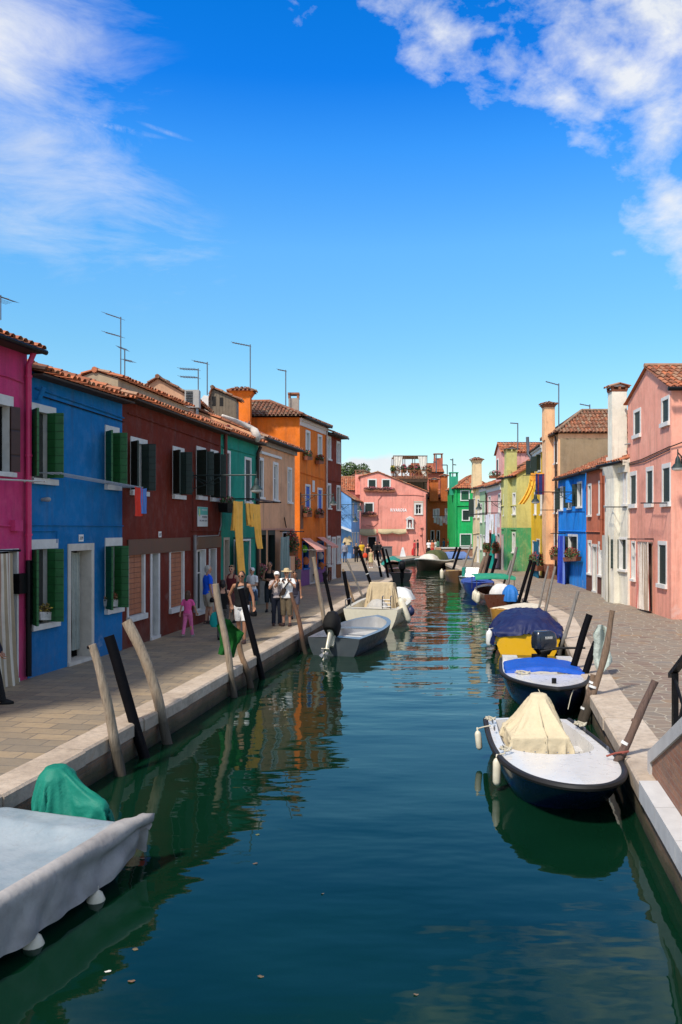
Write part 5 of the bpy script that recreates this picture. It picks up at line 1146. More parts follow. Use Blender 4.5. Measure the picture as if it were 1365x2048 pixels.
pole((753, 1100), (767, 1172), .075, WBK, 'black pole standing before the distant strollers', taper=1, collar=((.55, WT_),))
pole((765, 1096), (781, 1174), .075, WBK, 'black pole second from the quay corner on the left bank', taper=1)
pole((762, 1100), (782, 1160), .07, wood((.18, .07, .05)), 'reddish pole among the black poles at the quay corner')
pole((776, 1112), (791, 1162), .075, WBK, 'black pole nearest the quay corner on the left bank', taper=1)
pole((772, 1098), (786, 1150), .07, WBK, 'black pole farthest along the left bank group', taper=1)
pole((1309, 1361), (1240, 1512), .06, wood((.10, .06, .05)), 'dark brown leaning pole with white tape beside the foreground white boat', taper=.75, collar=((.48, WT_), (.66, wood((.10, .06, .05)))))
T1, B1 = pole((1229, 1221), (1165, 1450), .075, WB, 'long rough wooden pole with the pale shirt hung beside it', .05, taper=.7, collar=((.35, WT_),))
pole((1191, 1350), (1160, 1448), .07, WB, 'shorter wooden pole lashed to the long rough pole', taper=.9, collar=((.35, WT_), (.85, WT_)))
pole((1180, 1229), (1148, 1330), .075, WBK, 'black pole right of the yellow boat', taper=1)
T2, B2 = pole((1193, 1284), (1152, 1400), .07, WBK, 'black pole behind the pale shirt', taper=1)
pole((1157, 1182), (1126, 1290), .055, WGR, 'slim grey pole leaning over the navy canvas cover', taper=.8)
pole((1097, 1132), (1079, 1214), .045, WGR, 'thin grey pole left of a matching pair near the ochre boat')
pole((1111, 1133), (1091, 1226), .05, WGR, 'thin grey pole right of a matching pair near the ochre boat')
pole((1102, 1163), (1091, 1222), .05, WB, 'low brown pole behind the thin grey pair near the ochre boat')
pole((1063, 1120), (1043, 1186), .075, WBK, 'black pole left of the two beside the green canopied boat', taper=1)
pole((1070, 1123), (1051, 1200), .075, WBK, 'black pole right of the two beside the green canopied boat', taper=1)
pole((1034, 1094), (1016, 1169), .075, WGR, 'tall grey pole in front of the green painted ground floor')
pole((1023, 1121), (1008, 1169), .06, WGR, 'short grey pole in front of the green painted ground floor')
pole((982, 1111), (968, 1162), .085, WBK, 'black pole left of a pair before the rose pink house', taper=1)
pole((993, 1117), (979, 1164), .085, WBK, 'black pole right of a pair before the rose pink house', taper=1)
pole((971, 1113), (957, 1152), .13, WB, 'thick brown pole by the small cabin windscreen')
pole((977, 1106), (966, 1157), .1, WB, 'brown pole between the thick brown one and the black pair')
for i, (tx, ty, bx, by, mt, w_) in enumerate(((887, 1084, 878, 1118, WGR, 'grey pole leftmost of the far row before the brick parapet'), (891, 1093, 884, 1120, WBK, 'black pole second in the far row before the brick parapet'), (897, 1090, 889, 1120, WGR, 'grey pole third in the far row before the brick parapet'), (903, 1095, 894, 1122, WBK, 'black pole fourth in the far row before the brick parapet'), (914, 1094, 901, 1132, WBK, 'black pole fifth in the far row before the brick parapet'), (921, 1095, 907, 1138, WBK, 'black pole rightmost of the far row before the brick parapet'), (943, 1088, 925, 1140, WGR, 'slim grey pole beside the right bank end, left of two'), (954, 1093, 937, 1156, WGR, 'slim grey pole beside the brown open boat, right of two'))):
    pole((tx, ty), (bx, by), .1 if mt is WBK else .06, mt, w_, taper=1)
# ------------------------------------------------------------------ people (local: facing +Y, built 1.75 m tall and scaled)
SKIN = simple('skin', (.50, .26, .165), .55, .12, 12); SKIN2 = simple('skin_tan', (.34, .16, .09), .55, .12, 12); EYE = simple('eye', (.02, .014, .012), .3, .1); LIP = simple('lips', (.28, .07, .06), .5, .1)
HAIRD = simple('dark_hair', (.012, .009, .008), .6, .4, 25, .5); HAIRG = simple('grey_hair', (.38, .36, .33), .7, .25, 25, .5); HAIRB = simple('blonde_hair', (.36, .22, .09), .6, .3, 25, .5); HAIRBR = simple('brown_hair', (.07, .035, .018), .6, .4, 25, .5)
def cloth(rgb): return canvas(rgb, .85, .35, 6, .15)
TOR = [(.86, .155, .105), (.93, .168, .115), (1.0, .155, .105), (1.08, .14, .098), (1.18, .155, .108), (1.28, .172, .115), (1.36, .172, .105), (1.42, .14, .085), (1.455, .075, .065)]
def person(loc, H, face, label, top=None, bottom=None, skin=SKIN, hair=HAIRBR, hairlen=0, hat=None, arms=((((.14, .02, -1)), (.03, .22, -1)), (((.14, .02, -1)), (.03, .22, -1))),
           legs=((0, 0, 0), (0, 0, 0)), shoe=BLACKM, vox=.0125, fem=False, specs=False, head=(0, 0), fat=1.0, curl=.9, apron=None, child=False):
    k = H / 1.75; sc = Matrix.Scale(k, 4); root = thing('person', loc, label, 'person', rz=rad(face)); far = vox > .02
    hs = 1.22 if child else 1.0; sw = .175 if fem else .192; body = MB(); wz = lambda z: z
    def tz(rs, g=0.0, a=0, b=99): return [(V((0, 0, z)), (rx * (.93 if fem else 1) * fat + g), (ry * fat + g)) for z, rx, ry in rs if a <= z <= b]
    body.rings(tz(TOR), 24)
    body.capsule((0, -.005, 1.42), (0, .012, 1.55), .058 if not fem else .05, .052, 12)
    hy, hp = rad(head[0]), rad(head[1]); HM = Matrix.Translation((0, .012, 1.54)) @ Matrix.Rotation(hy, 4, 'Z') @ Matrix.Rotation(hp, 4, 'X') @ Matrix.Scale(hs, 4)
    hd = MB(); hd.ball((0, .012, .10), .076, .096, .118, 18, 12); hd.capsule((0, .045, .045), (0, .06, .012), .052, .036, 10); hd.capsule((0, .10, .105), (0, .122, .075), .011, .016, 8)
    for s in (-1, 1): hd.ball((s * .079, .0, .09), .012, .022, .033, 8, 6)
    hd.xform(HM); body.add(hd.v, hd.f)
    J = {}
    for s, (la, lo, lift) in zip((-1, 1), legs):
        hip = V((s * .088, 0, .90)); kn = V((s * .095, la * .45 + lo * .0 + .02, .49 + lift * .5)); an = V((s * .10, la - .02, .085 + lift)); J['leg', s] = (hip, kn, an)
        body.capsule(hip, kn, .088 * fat, .056, 12); body.capsule(kn, an, .054, .036, 12); body.capsule(kn + V((0, -.018, -.1)), kn + V((0, -.02, -.2)), .048, .045, 10)
        body.capsule(an + V((0, -.03, -.05)), an + V((s * .012, .14, -.062)), .034, .030, 10)
    for s, (ud, fd) in zip((-1, 1), arms):
        ud = V((ud[0] * s, ud[1], ud[2])).normalized(); fd = V((fd[0] * s, fd[1], fd[2])).normalized()
        sh = V((s * sw, 0, 1.40)); el = sh + ud * .285; wr = el + fd * .245; J['arm', s] = (sh, el, wr)
        body.capsule(sh, el, .049, .038, 12); body.capsule(el, wr, .039, .026, 12); body.capsule(V((s * .10, 0, 1.40)), sh, .06, .05, 12)
        # hand: palm, four fingers, thumb
        x = fd; n = V((0, 1, 0)) if abs(x.y) < .75 else V((0, 0, 1)); n = (n - x * n.dot(x)).normalized(); w = x.cross(n) * s
        pk = wr + x * .075; f_ = 1.0 if not far else 1.3
        for q in (-1, 0, 1): body.capsule(wr + x * .012 + w * .016 * q, pk + w * .024 * q, .017, .013 * f_, 8)
        for q, ln in zip((-1.5, -.5, .5, 1.5), (.062, .075, .080, .070)):
            b0 = pk + w * .0185 * q; c1 = (x * math.cos(curl * .5) + n * math.sin(curl * .5)); c2 = (x * math.cos(curl * 1.3) + n * math.sin(curl * 1.3))
            body.capsule(b0, b0 + c1 * ln * .55, .0095 * f_, .009 * f_, 7); body.capsule(b0 + c1 * ln * .55, b0 + c1 * ln * .55 + c2 * ln * .5, .009 * f_, .0075 * f_, 7)
        t0 = wr + x * .03 + w * .028; t1 = t0 + (x * .6 + w * .5 + n * .35).normalized() * .042; body.capsule(t0, t1, .012, .0105 * f_, 7); body.capsule(t1, t1 + (x * .85 + n * .4).normalized() * .03, .0105 * f_, .009 * f_, 7)
    body.remesh(vox, 2)
    HI = HM.inverted(); mi = []
    for f in body.f:
        p = HI @ (sum((body.v[i] for i in f), V()) / len(f)); q = 0
        if p.y > .05 and .085 < p.z < .118 and .016 < abs(p.x) < .05: q = 1
        elif p.y > .07 and .022 < p.z < .040 and abs(p.x) < .028: q = 2
        mi.append(q)
    body.m = mi; body.xform(sc); body.build('body', [skin, EYE, LIP], root, raw=True, smooth=True, sharp=0)
    def wear(m, name, mat, v=None, sm=2):
        m.remesh(v or max(.013, vox), sm); m.xform(sc); return m.build(name, mat, root, raw=True, smooth=True, sharp=0)
    if top:
        kind, mat = top[0], top[1]; m = MB(); lo = top[2] if len(top) > 2 else (.90 if kind != 'crop' else 1.06); g = .014
        hi_ = {'tank': 1.37, 'tee': 1.46, 'long': 1.46, 'shirt': 1.47}.get(kind, 1.46)
        rs = [(lo, None)]; R_ = tz(TOR, g); base = [r for r in R_ if lo <= r[0].z <= hi_]; d0 = min(R_, key=lambda r: abs(r[0].z - lo))
        m.rings([(V((0, 0, lo)), d0[1] + .012, d0[2] + .012)] + [(c, rx + .004, ry + .006) for c, rx, ry in base if c.z > lo + .02], 24)
        for s in (-1, 1):
            sh, el, wr = J['arm', s]
            if kind in ('tee', 'shirt'): m.capsule(V((s * .10, 0, 1.40)), sh, .075, .066, 12); m.tube([sh - V((s * .03, 0, 0)), sh, sh.lerp(el, .35), sh.lerp(el, .68)], [.05, .066, .064, .066], 14)
            elif kind == 'long': m.capsule(V((s * .10, 0, 1.40)), sh, .072, .064, 12); m.capsule(sh, el, .062, .052, 12); m.capsule(el, el.lerp(wr, .9), .052, .04, 12)
            else:
                q_ = .9 if fem else 1.0
                m.tube([(s * .11 * q_, .095 * fat, 1.30), (s * .108 * q_, .088, 1.38), (s * .10 * q_, .055, 1.445), (s * .095 * q_, .0, 1.475), (s * .10 * q_, -.055, 1.445), (s * .108 * q_, -.085, 1.37), (s * .11 * q_, -.09, 1.30)], .036 if not fem else .026, 10)
        if kind == 'shirt':
            for s in (-1, 1): m.capsule((s * .03, .07, 1.44), (s * .055, .0, 1.49), .018, .018, 8)
        wear(m, 'shirt', mat)
    if bottom:
        kind, mat = bottom[0], bottom[1]; m = MB()
        if kind in ('shorts', 'capri', 'trousers'):
            m.rings([(V((0, 0, .84)), .178 * fat, .12 * fat), (V((0, 0, .92)), .186 * fat, .13 * fat), (V((0, 0, 1.0)), .172 * fat, .12 * fat), (V((0, 0, 1.03)), .165 * fat, .116 * fat)], 22)
            for s in (-1, 1):
                hip, kn, an = J['leg', s]; w = .095 * fat
                if kind == 'shorts': m.tube([hip, hip.lerp(kn, .5), hip.lerp(kn, .9)], [w + .012, w + .004, .085], 16)
                elif kind == 'capri': m.tube([hip, kn, kn.lerp(an, .38)], [w + .012, .088, .082], 16)
                else: m.tube([hip, kn, kn.lerp(an, .5), an + V((0, 0, -.03))], [w + .01, .073, .066, .068], 16)
            wear(m, kind if kind != 'capri' else 'trousers', mat)
        else:
            lo = {'skirt': .55, 'dress': .52, 'long': .12}[kind]; hi2 = 1.03 if kind != 'dress' else 1.03
            rs = [(V((0, 0, lo)), .215, .185), (V((0, 0, (lo + .9) / 2)), .205, .165), (V((0, 0, .92)), .182, .128), (V((0, 0, 1.03)), .152, .112)]
            m.rings(rs, 26); m.v = [p + V((p.x, p.y, 0)) * .10 * math.sin(math.atan2(p.y, p.x) * 9) * max(0, (1 - (p.z - lo) / .4)) for p in m.v]; wear(m, 'skirt', mat)
    if hair:
        m = MB(); h = MB(); h.ball((0, -.012, .122), .086, .100, .108, 16, 10); h.capsule((0, -.055, .09), (0, -.06, .04), .062, .05, 10)
        if hairlen > 0:
            h.capsule((0, -.075, .08), (0, -.09, .06 - hairlen), .07, .045, 12)
            for s in (-1, 1): h.capsule((s * .06, -.03, .08), (s * .06, -.05, .05 - hairlen * .6), .035, .025, 8)
        h.v = [p if p.y < .045 or p.z > .15 else V((p.x, .045, p.z)) for p in h.v]
        h.xform(HM); m.add(h.v, h.f); wear(m, 'hair', hair, .014, 1)
    if hat:
        kind, mat = hat; m = MB()
        if kind == 'cap': m.ball((0, .0, .135), .094, .108, .09, 18, 10); m.rings([(V((0, .085, .135)), .075, .075), (V((0, .088, .148)), .075, .072)], 18)
        elif kind == 'straw': m.rings([(V((0, 0, .145)), .098, .112), (V((0, 0, .20)), .09, .10), (V((0, 0, .235)), .07, .08), (V((0, 0, .24)), .03, .04)], 18); m.rings([(V((0, 0, .138)), .165, .175), (V((0, 0, .147)), .17, .18), (V((0, 0, .155)), .1, .11)], 24)
        else: m.ball((0, -.008, .125), .092, .106, .10, 18, 10)
        m.xform(HM); m.xform(sc); m.build('hat', mat, root, raw=True, smooth=True)
    if specs:
        m = MB(); z = .102 if specs == 'on' else .185; y = .100 if specs == 'on' else .075
        for s in (-1, 1): m.ball((s * .034, y, z), .030, .014, .022, 10, 6); m.tube([(s * .062, y - .008, z + .005), (s * .084, .0, z)], .005, 5)
        m.tube([(-.02, y + .008, z + .004), (.02, y + .008, z + .004)], .005, 5); m.xform(HM); m.xform(sc); m.build('sunglasses', BLACKM, root, raw=True, smooth=True)
    if shoe:
        for s in (-1, 1):
            hip, kn, an = J['leg', s]; m = MB(); a = an + V((0, 0, -.085))
            m.rings([(a + V((s * .006, .052, 0)), .047, .135), (a + V((s * .006, .052, .022)), .048, .136), (a + V((s * .006, .055, .045)), .045, .13), (a + V((s * .005, .03, .075)), .038, .085), (a + V((0, -.005, .10)), .038, .05)], 16)
            m.xform(sc); m.build('shoe', shoe, root, raw=True, smooth=True)
    root['_k'] = k
    return root, {kk: [Matrix.Translation(loc) @ Matrix.Rotation(rad(face), 4, 'Z') @ (p * k) for p in v] for kk, v in J.items()}
def hgt(pf, ph): return (pf[1] - ph) / F * (EZ - PZ) * F / (pf[1] - HY)      # real height from feet and head pixels
DOWN = ((.14, .02, -1), (.03, .2, -1))
def Pn(feet, headpx, face, label, **k):
    loc = G(*feet); H = min(1.9, max(1.0, hgt(feet, headpx))); return person(loc, H, face, label, **k)
WH = cloth((.84, .83, .81)); BK = cloth((.008, .008, .009)); SAND = simple('sandal', (.05, .025, .02), .6); KH = cloth((.14, .105, .065))
# near group on the left pavement
_, j1 = Pn((376, 1273), 1184, -14, 'little girl in a pink top and pink trousers walking beside the dark red house', top=('tee', cloth((.80, .10, .32)), .92), bottom=('trousers', cloth((.75, .17, .36))), hair=HAIRBR, hairlen=.13, fem=True, child=True, shoe=simple('trainer', (.25, .22, .22), .6),
   arms=(((.25, -.35, -1), (.1, -.15, -1)), ((.35, .35, -1), (.15, .45, -1))), legs=((-.20, 0, .05), (.22, 0, 0)))
p2, j2 = Pn((416, 1248), 1131, -62, 'grey haired man in a bright blue polo shirt and beige shorts', top=('shirt', cloth((.008, .12, .85)), .88), bottom=('shorts', cloth((.50, .44, .34))), hair=HAIRG, shoe=SAND, fat=1.12, arms=(((.22, .25, -1), (.0, .9, -.6)), ((.18, .0, -1), (.05, .2, -1))), legs=((.0, 0, 0), (.10, 0, 0)))
p3, j3 = Pn((446, 1279), 1160, 10, 'dark haired woman in a black top and patterned trousers seen from behind', top=('tank', BK, .9), bottom=('trousers', simple('patterned_cloth', (.09, .085, .08), .85, .9, 38)), hair=HAIRD, hairlen=.05, fem=True)
Pn((464, 1245), 1131, 165, 'blonde woman in a dark red top with sunglasses pushed up in her hair', top=('tank', cloth((.12, .015, .018)), .9), bottom=('skirt', cloth((.10, .04, .04))), hair=HAIRB, fem=True, specs='up', skin=SKIN)
p5, j5 = Pn((484, 1285), 1143, 172, 'man in a black vest, white shorts and sunglasses walking towards the camera', top=('tank', BK, .88), bottom=('shorts', WH), hair=HAIRD, skin=SKIN2, specs='on', arms=(((.35, .0, -1), (.12, .2, -1)), ((.55, -.15, -1), (-.35, .25, -1))), legs=((.16, 0, 0), (-.14, 0, .0)), shoe=SAND, fat=1.05)
p6, j6 = Pn((505, 1231), 1135, 150, 'woman in a white knitted cap, white polo shirt and denim skirt', top=('shirt', WH, .95), bottom=('skirt', cloth((.035, .06, .10))), hair=HAIRBR, hat=('beanie', cloth((.66, .66, .68))), fem=True, arms=(((.15, .1, -1), (-.55, .75, .0)), ((.2, .0, -1), (.05, .25, -1))), shoe=SAND)
Pn((540, 1224), 1124, 172, 'woman in a black sleeveless top and dark cropped trousers with folded arms', top=('tank', BK, .9), bottom=('capri', cloth((.02, .028, .035))), hair=HAIRD, skin=SKIN2, fem=True, arms=(((.2, .15, -1), (-.95, .6, .1)), ((.2, .15, -1), (-.95, .65, .0))))
p8, j8 = Pn((554, 1251), 1143, 190, 'woman in a white peaked cap and flowery top holding up a camera', top=('tee', simple('flower_cloth', (.50, .42, .40), .85, .5, 30), .9), bottom=('trousers', cloth((.012, .016, .03))), hair=HAIRD, hat=('cap', WH), fem=True, arms=(((.45, .75, -.65), (-.45, .45, .85)), ((.25, .7, -.6), (-.5, .5, .8))), shoe=SAND)
p9, j9 = Pn((574, 1252), 1138, 168, 'man in a white T-shirt, khaki knee trousers and straw hat taking a photograph', top=('tee', WH, .86), bottom=('capri', KH), hair=HAIRB, hat=('straw', simple('straw', (.55, .42, .24), .85, .2, 20)), shoe=SAND, fat=1.14, arms=(((.45, .7, -.7), (-.55, .5, .75)), ((.45, .7, -.7), (-.55, .5, .75))), head=(10, -4))
Pn((590, 1238), 1143, 185, 'tanned woman in a dark top half hidden behind the man in the straw hat', top=('tank', cloth((.03, .025, .04)), .9), bottom=('shorts', cloth((.10, .10, .14))), hair=HAIRD, skin=SKIN2, fem=True, specs='up')
pe, je = Pn((-22, 1412), 1208, -80, 'person in dark clothes cut off by the left edge of the photo', top=('long', cloth((.012, .014, .03)), .9), bottom=('trousers', BK), hair=HAIRD, skin=SKIN2, arms=(((.2, .2, -1), (.05, .4, -1)), ((.3, .5, -1), (.05, .5, -.9))), legs=((.22, 0, 0), (-.1, 0, 0)))
# things they carry
def bag_at(p, r, h, mat, label, name='bag', cat='bag', strap=None):
    p = V(p); m = MB(); m.rings([(p + V((0, 0, -h)), r * .7, r * .35), (p + V((0, 0, -h * .8)), r, r * .5), (p + V((0, 0, -h * .4)), r * .95, r * .45), (p + V((0, 0, -h * .1)), r * .6, r * .25), (p, r * .15, r * .1)], 14); m.v = [q + V((nz(q, 9), nz(q + V((4, 2, 1)), 9), 0)) * r * .12 for q in m.v]
    if strap: m.tube([p] + strap, .012, 6)
    return m.build(name, mat, label=label, cat=cat, smooth=True)
w_ = j3['arm', -1][2]; bag_at(w_ + V((0, 0, -.06)), .15, .42, cloth((.01, .36, .33)), 'turquoise cloth bag carried by the woman in black', 'shoulder_bag')
w_ = j2['arm', -1][2]; m = MB(); M = Matrix.Translation(w_ + V((.12, -.05, .0))) @ Matrix.Rotation(rad(-20), 4, 'Z'); m.box(-.13, .13, -.012, .012, -.16, .16); m.xform(M); m.build('folder', simple('brown_folder', (.10, .02, .015), .6), label='dark brown folder held by the man in the blue polo shirt', cat='folder')
w_ = j2['arm', 1][2]; bag_at(w_ + V((0, 0, -.07)), .08, .16, BLACKM, 'small dark bag hanging from the hand of the man in the blue polo shirt', 'handbag')
w_ = j5['arm', -1][2]; bag_at(w_ + V((0, 0, -.08)), .09, .18, BLACKM, 'black camera bag in the hand of the man in white shorts', 'camera_bag')
def camera_at(J, label):
    c = (J['arm', -1][2] + J['arm', 1][2]) / 2; f = V((0, -1, 0)); t = thing('camera', c, label, 'camera'); m = MB(); m.box(c.x - .055, c.x + .055, c.y - .03, c.y + .02, c.z + .02, c.z + .09); m.build('camera_body', BLACKM, t)
    m = MB(); m.tube([c + V((0, -.03, .05)), c + V((0, -.07, .05))], .024, 12); m.build('lens', STEEL, t, smooth=True)
camera_at(j8, 'small camera held up by the woman in the white peaked cap'); camera_at(j9, 'small camera held up by the man in the straw hat')
# sling bag of the man in the T-shirt
L9 = G(574, 1252); m = MB(); k9 = p9['_k']; M9 = Matrix.Translation(L9) @ Matrix.Rotation(rad(168), 4, 'Z') @ Matrix.Scale(k9, 4)
pts = [(-.15, .10, 1.43), (-.02, .165, 1.25), (.14, .165, 1.02), (.215, .05, .93), (.14, -.15, 1.05), (-.02, -.16, 1.28), (-.15, -.06, 1.44), (-.15, .10, 1.43)]; m.tube([V(p) for p in pts], .022, 8); m.hexa([(.02, .15, .98), (.17, .15, .92), (.17, .19, .92), (.02, .19, .98)], [(-.04, .155, 1.16), (.10, .15, 1.16), (.10, .185, 1.16), (-.04, .19, 1.16)]); m.xform(M9)
m.build('sling_bag', cloth((.03, .018, .014)), label='dark sling bag worn across the chest of the man in the straw hat', cat='bag', smooth=True)
L6 = G(505, 1231); k6 = p6['_k']; m = MB(); m.rings([(V((0, 0, .52)), .16, .16), (V((0, -.04, .72)), .2, .16), (V((0, 0, .92)), .2, .145), (V((0, 0, .97)), .18, .13)], 22); m.v = [p + V((p.x, p.y, 0)) * .12 * math.sin(math.atan2(p.y, p.x) * 7 + p.z * 3) for p in m.v if True]; m.v = [V((p.x + (.07 if p.z < .8 else 0), p.y - (.05 if p.z < .8 else 0), p.z)) for p in m.v]
m.xform(Matrix.Translation(L6) @ Matrix.Rotation(rad(150), 4, 'Z') @ Matrix.Scale(k6, 4)); m.build('jumper', cloth((.30, .42, .62)), label='light blue jumper tied round the waist of the woman in the knitted cap', cat='jumper', smooth=True)
# far strollers on the left bank
VF = .026
Pn((690, 1125), 1084, 5, 'stroller in a grey shirt and blue jeans seen from behind by the pale blue house', top=('long', cloth((.22, .22, .26))), bottom=('trousers', cloth((.03, .06, .13))), hair=HAIRD, vox=VF, hairlen=.05)
Pn((713, 1124), 1086, 185, 'stroller in black shirt and black trousers next to the yellow shirt', top=('tee', BK), bottom=('trousers', BK), hair=HAIRD, vox=VF)
Pn((724, 1121.5), 1083, 180, 'stroller in a bright yellow shirt and brown shorts', top=('tee', cloth((.62, .36, .02))), bottom=('shorts', cloth((.17, .10, .04))), vox=VF, skin=SKIN2)
pf, jf = Pn((736, 1129), 1087, 182, 'stroller in a dark vest carrying a red bag', top=('tank', BK), bottom=('capri', cloth((.07, .055, .04))), hair=HAIRD, vox=VF, fem=True)
bag_at(jf['arm', 1][2] + V((0, -.05, .1)), .2, .4, cloth((.62, .06, .02)), 'red shoulder bag of the stroller in the dark vest', 'shoulder_bag')
Pn((742.5, 1136), 1098, 178, 'girl in a pale yellow flowered dress walking in front of the strollers', top=('tank', simple('flower_dress', (.5, .42, .2), .85, .5, 25), .9), bottom=('dress', simple('flower_dress', (.5, .42, .2), .85, .5, 25)), hair=HAIRBR, hairlen=.1, vox=VF, fem=True, shoe=WH)
Pn((752, 1121), 1083, 182, 'tall stroller all in black walking along the quay edge', top=('long', BK), bottom=('trousers', BK), hair=HAIRD, vox=VF)
Pn((759, 1119), 1083, 10, 'dark haired stroller in black half behind the tall one', top=('tee', cloth((.02, .018, .02))), bottom=('trousers', cloth((.02, .02, .03))), hair=HAIRD, vox=VF)
for i, (x_, lb, a_, c_) in enumerate(((829.5, 'person in red with a red bag standing by the pink gabled house', (.55, .04, .05), (.30, .05, .05)), (836, 'person in a dark suit standing by the pink gabled house', (.02, .02, .022), (.05, .05, .04)))):
    pp, jj = Pn((x_, 1112.5), 1080 + i * -1, 100 - i * 190, lb, top=('long', cloth(a_)), bottom=('trousers', cloth(c_)), hair=HAIRD, vox=VF)
    if i == 0: bag_at(jj['arm', 1][2], .22, .75, cloth((.6, .03, .03)), 'large red bag hanging beside the person in red', 'carrier_bag')
for (x_, yf, lb, tp, bt, nm) in ((858, 1112, 'woman in a white top and black skirt by the corner of the pink gabled house', WH, BK, 'skirt'), (865, 1112, 'woman in an orange top and long red skirt near the brick parapet', cloth((.6, .16, .08)), cloth((.5, .03, .03)), 'long'), (871.5, 1111.5, 'bending visitor in white clothes beside the brick parapet', WH, cloth((.6, .55, .55)), 'shorts'), (875.5, 1109, 'visitor in a white shirt behind the brick parapet', WH, cloth((.1, .1, .12)), 'trousers'),
    (888, 1108.5, 'visitor in a blue shirt behind the brick parapet', cloth((.04, .12, .3)), BK, 'trousers'), (898, 1108.5, 'visitor with a red rucksack behind the brick parapet', cloth((.55, .04, .02)), BK, 'trousers')):
    Pn((x_, yf), yf - 32, 175 if x_ < 870 else 60, lb, top=('tee', tp), bottom=(nm, bt), hair=HAIRD, vox=VF, fem=nm in ('skirt', 'long'))
# ------------------------------------------------------------------ cloths, curtains, lamps, aerials and the rest
def drape(P0, P1, drop, mats, label, name, cat, n=24, folds=4, amp=.05, sway=(0, 0, 0), group=None, taper=1.0, stripes=1, seed=0, wave=.02, m_rows=12, rag=.03, parent=None):
    P0, P1 = V(P0), V(P1); e = P1 - P0; nn = V((e.y, -e.x, 0)).normalized() if V((e.y, -e.x, 0)).length > 1e-5 else V((0, 1, 0)); rows = []
    for i in range(m_rows + 1):
        k = i / m_rows; row = []
        for j in range(n + 1):
            a = j / n; c = .5 + (a - .5) * (1 + (taper - 1) * k); ph = math.sin(a * folds * 2 * math.pi + seed + .8 * noise.noise(V((a * 3, k * 2, seed)))) * amp * (.35 + .65 * k)
            row.append(P0 + e * c + nn * (ph + wave * noise.noise(V((a * 4, k * 3, seed + 5)))) + V((0, 0, -drop * k + (rag * noise.noise(V((a * 5, seed, 1))) if k > .9 else 0) - .02 * math.sin(a * math.pi) * (1 - k))) + V(sway) * k * k)
        rows.append(row)
    m = MB(); nr = len(rows)
    for i in range(nr - 1):
        for j in range(n): m.quad(rows[i][j], rows[i][j + 1], rows[i + 1][j + 1], rows[i + 1][j], (j * stripes // n) % len(mats) if len(mats) > 1 else 0)
    # weld the strip so that it shades as one cloth
    n1 = n + 1; q = MB(); q.v = [p for r in rows for p in r]; q.f = [[i * n1 + j, i * n1 + j + 1, (i + 1) * n1 + j + 1, (i + 1) * n1 + j] for i in range(nr - 1) for j in range(n)]; q.m = m.m
    if parent is not None: return q.build(name, mats, parent, smooth=True, sharp=0)
    return q.build(name, mats, label=label, cat=cat, group=group, smooth=True, sharp=0)
def Fp(H, px, py, o=0.0): u, z = H.uz(px, py, o); return H.W(u, z, o)
YC = canvas((.95, .50, .09), .85, .4, 5); STR1 = [canvas((.62, .56, .46), .85, .3, 5), canvas((.38, .20, .13), .85, .3, 5), canvas((.60, .54, .45), .85, .3, 5), canvas((.33, .26, .17), .85, .3, 5)]
# door curtains
drape(Fp(hM, -70, 1106, .12), Fp(hM, 26, 1106, .12), 2.62, STR1, 'striped beige curtain in the doorway of the magenta house', 'door_curtain', 'curtain', 48, 5, .05, (.06, .1, 0), stripes=24, taper=1.08)
drape(Fp(hB, 143, 1104, -.26), Fp(hB, 160, 1104, -.26), 2.25, [canvas((.30, .33, .30), .85, .4, 5), canvas((.42, .43, .38), .85, .4, 5)], 'grey green curtain in the doorway of the bright blue house', 'door_curtain', 'curtain', 24, 4, .04, stripes=8)
drape(Fp(hT, 471, 1084, .25), Fp(hT, 499, 1082, .25), 2.6, [canvas((.01, .17, .125), .85, .5, 5)], 'teal curtain in the doorway of the teal green house', 'door_curtain', 'curtain', 30, 4, .07, (.05, .05, 0), taper=.62)
drape(Fp(hP, 562, 1074, .45), Fp(hP, 579, 1072, .45), 2.45, [canvas((.17, .25, .24), .85, .5, 5), canvas((.30, .38, .36), .85, .5, 5)], 'grey green striped curtain at the door of the pale peach house', 'door_curtain', 'curtain', 30, 5, .08, stripes=10, taper=1.2)
drape(Fp(hPR, 1274, 1084, .22), Fp(hPR, 1297, 1084, .22), 2.45, [canvas((.74, .66, .58), .85, .3, 5), canvas((.50, .16, .13), .85, .3, 5), canvas((.72, .64, .55), .85, .3, 5), canvas((.36, .27, .20), .85, .3, 5)], 'striped red and cream curtain on the door of the salmon pink house', 'door_curtain', 'curtain', 44, 5, .06, (0, -.06, 0), stripes=22)
drape(Fp(hTE, 1205, 1070, .3), Fp(hWH, 1216, 1069, .3), 2.85, [canvas((.52, .50, .38), .85, .3, 5), canvas((.60, .57, .50), .85, .3, 5)], 'pale striped curtain between the terracotta and the cream white houses', 'door_curtain', 'curtain', 24, 3, .05, stripes=8)
drape(Fp(hBR, 1117, 1071, .35), Fp(hBR, 1130, 1071, .35), 2.75, [canvas((.02, .05, .42), .85, .4, 5), canvas((.14, .22, .55), .85, .4, 5), canvas((.02, .05, .40), .85, .4, 5)], 'blue striped curtain at the door of the vivid blue house', 'door_curtain', 'curtain', 30, 4, .07, stripes=9)
drape(Fp(hYE, 1068, 1082, .55), Fp(hYE, 1077.5, 1082, .55), 2.7, [canvas((.006, .10, .17), .85, .4, 5)], 'dark teal curtain at the door of the bright yellow house', 'door_curtain', 'curtain', 20, 3, .06)
drape(Fp(hPK, 983.5, 1066, .5), Fp(hPK, 991.5, 1066, .5), 2.6, [canvas((.006, .25, .19), .85, .4, 5)], 'sea green curtain at the door of the rose pink house', 'door_curtain', 'curtain', 20, 3, .07, (-.25, 0, 0), taper=1.35)
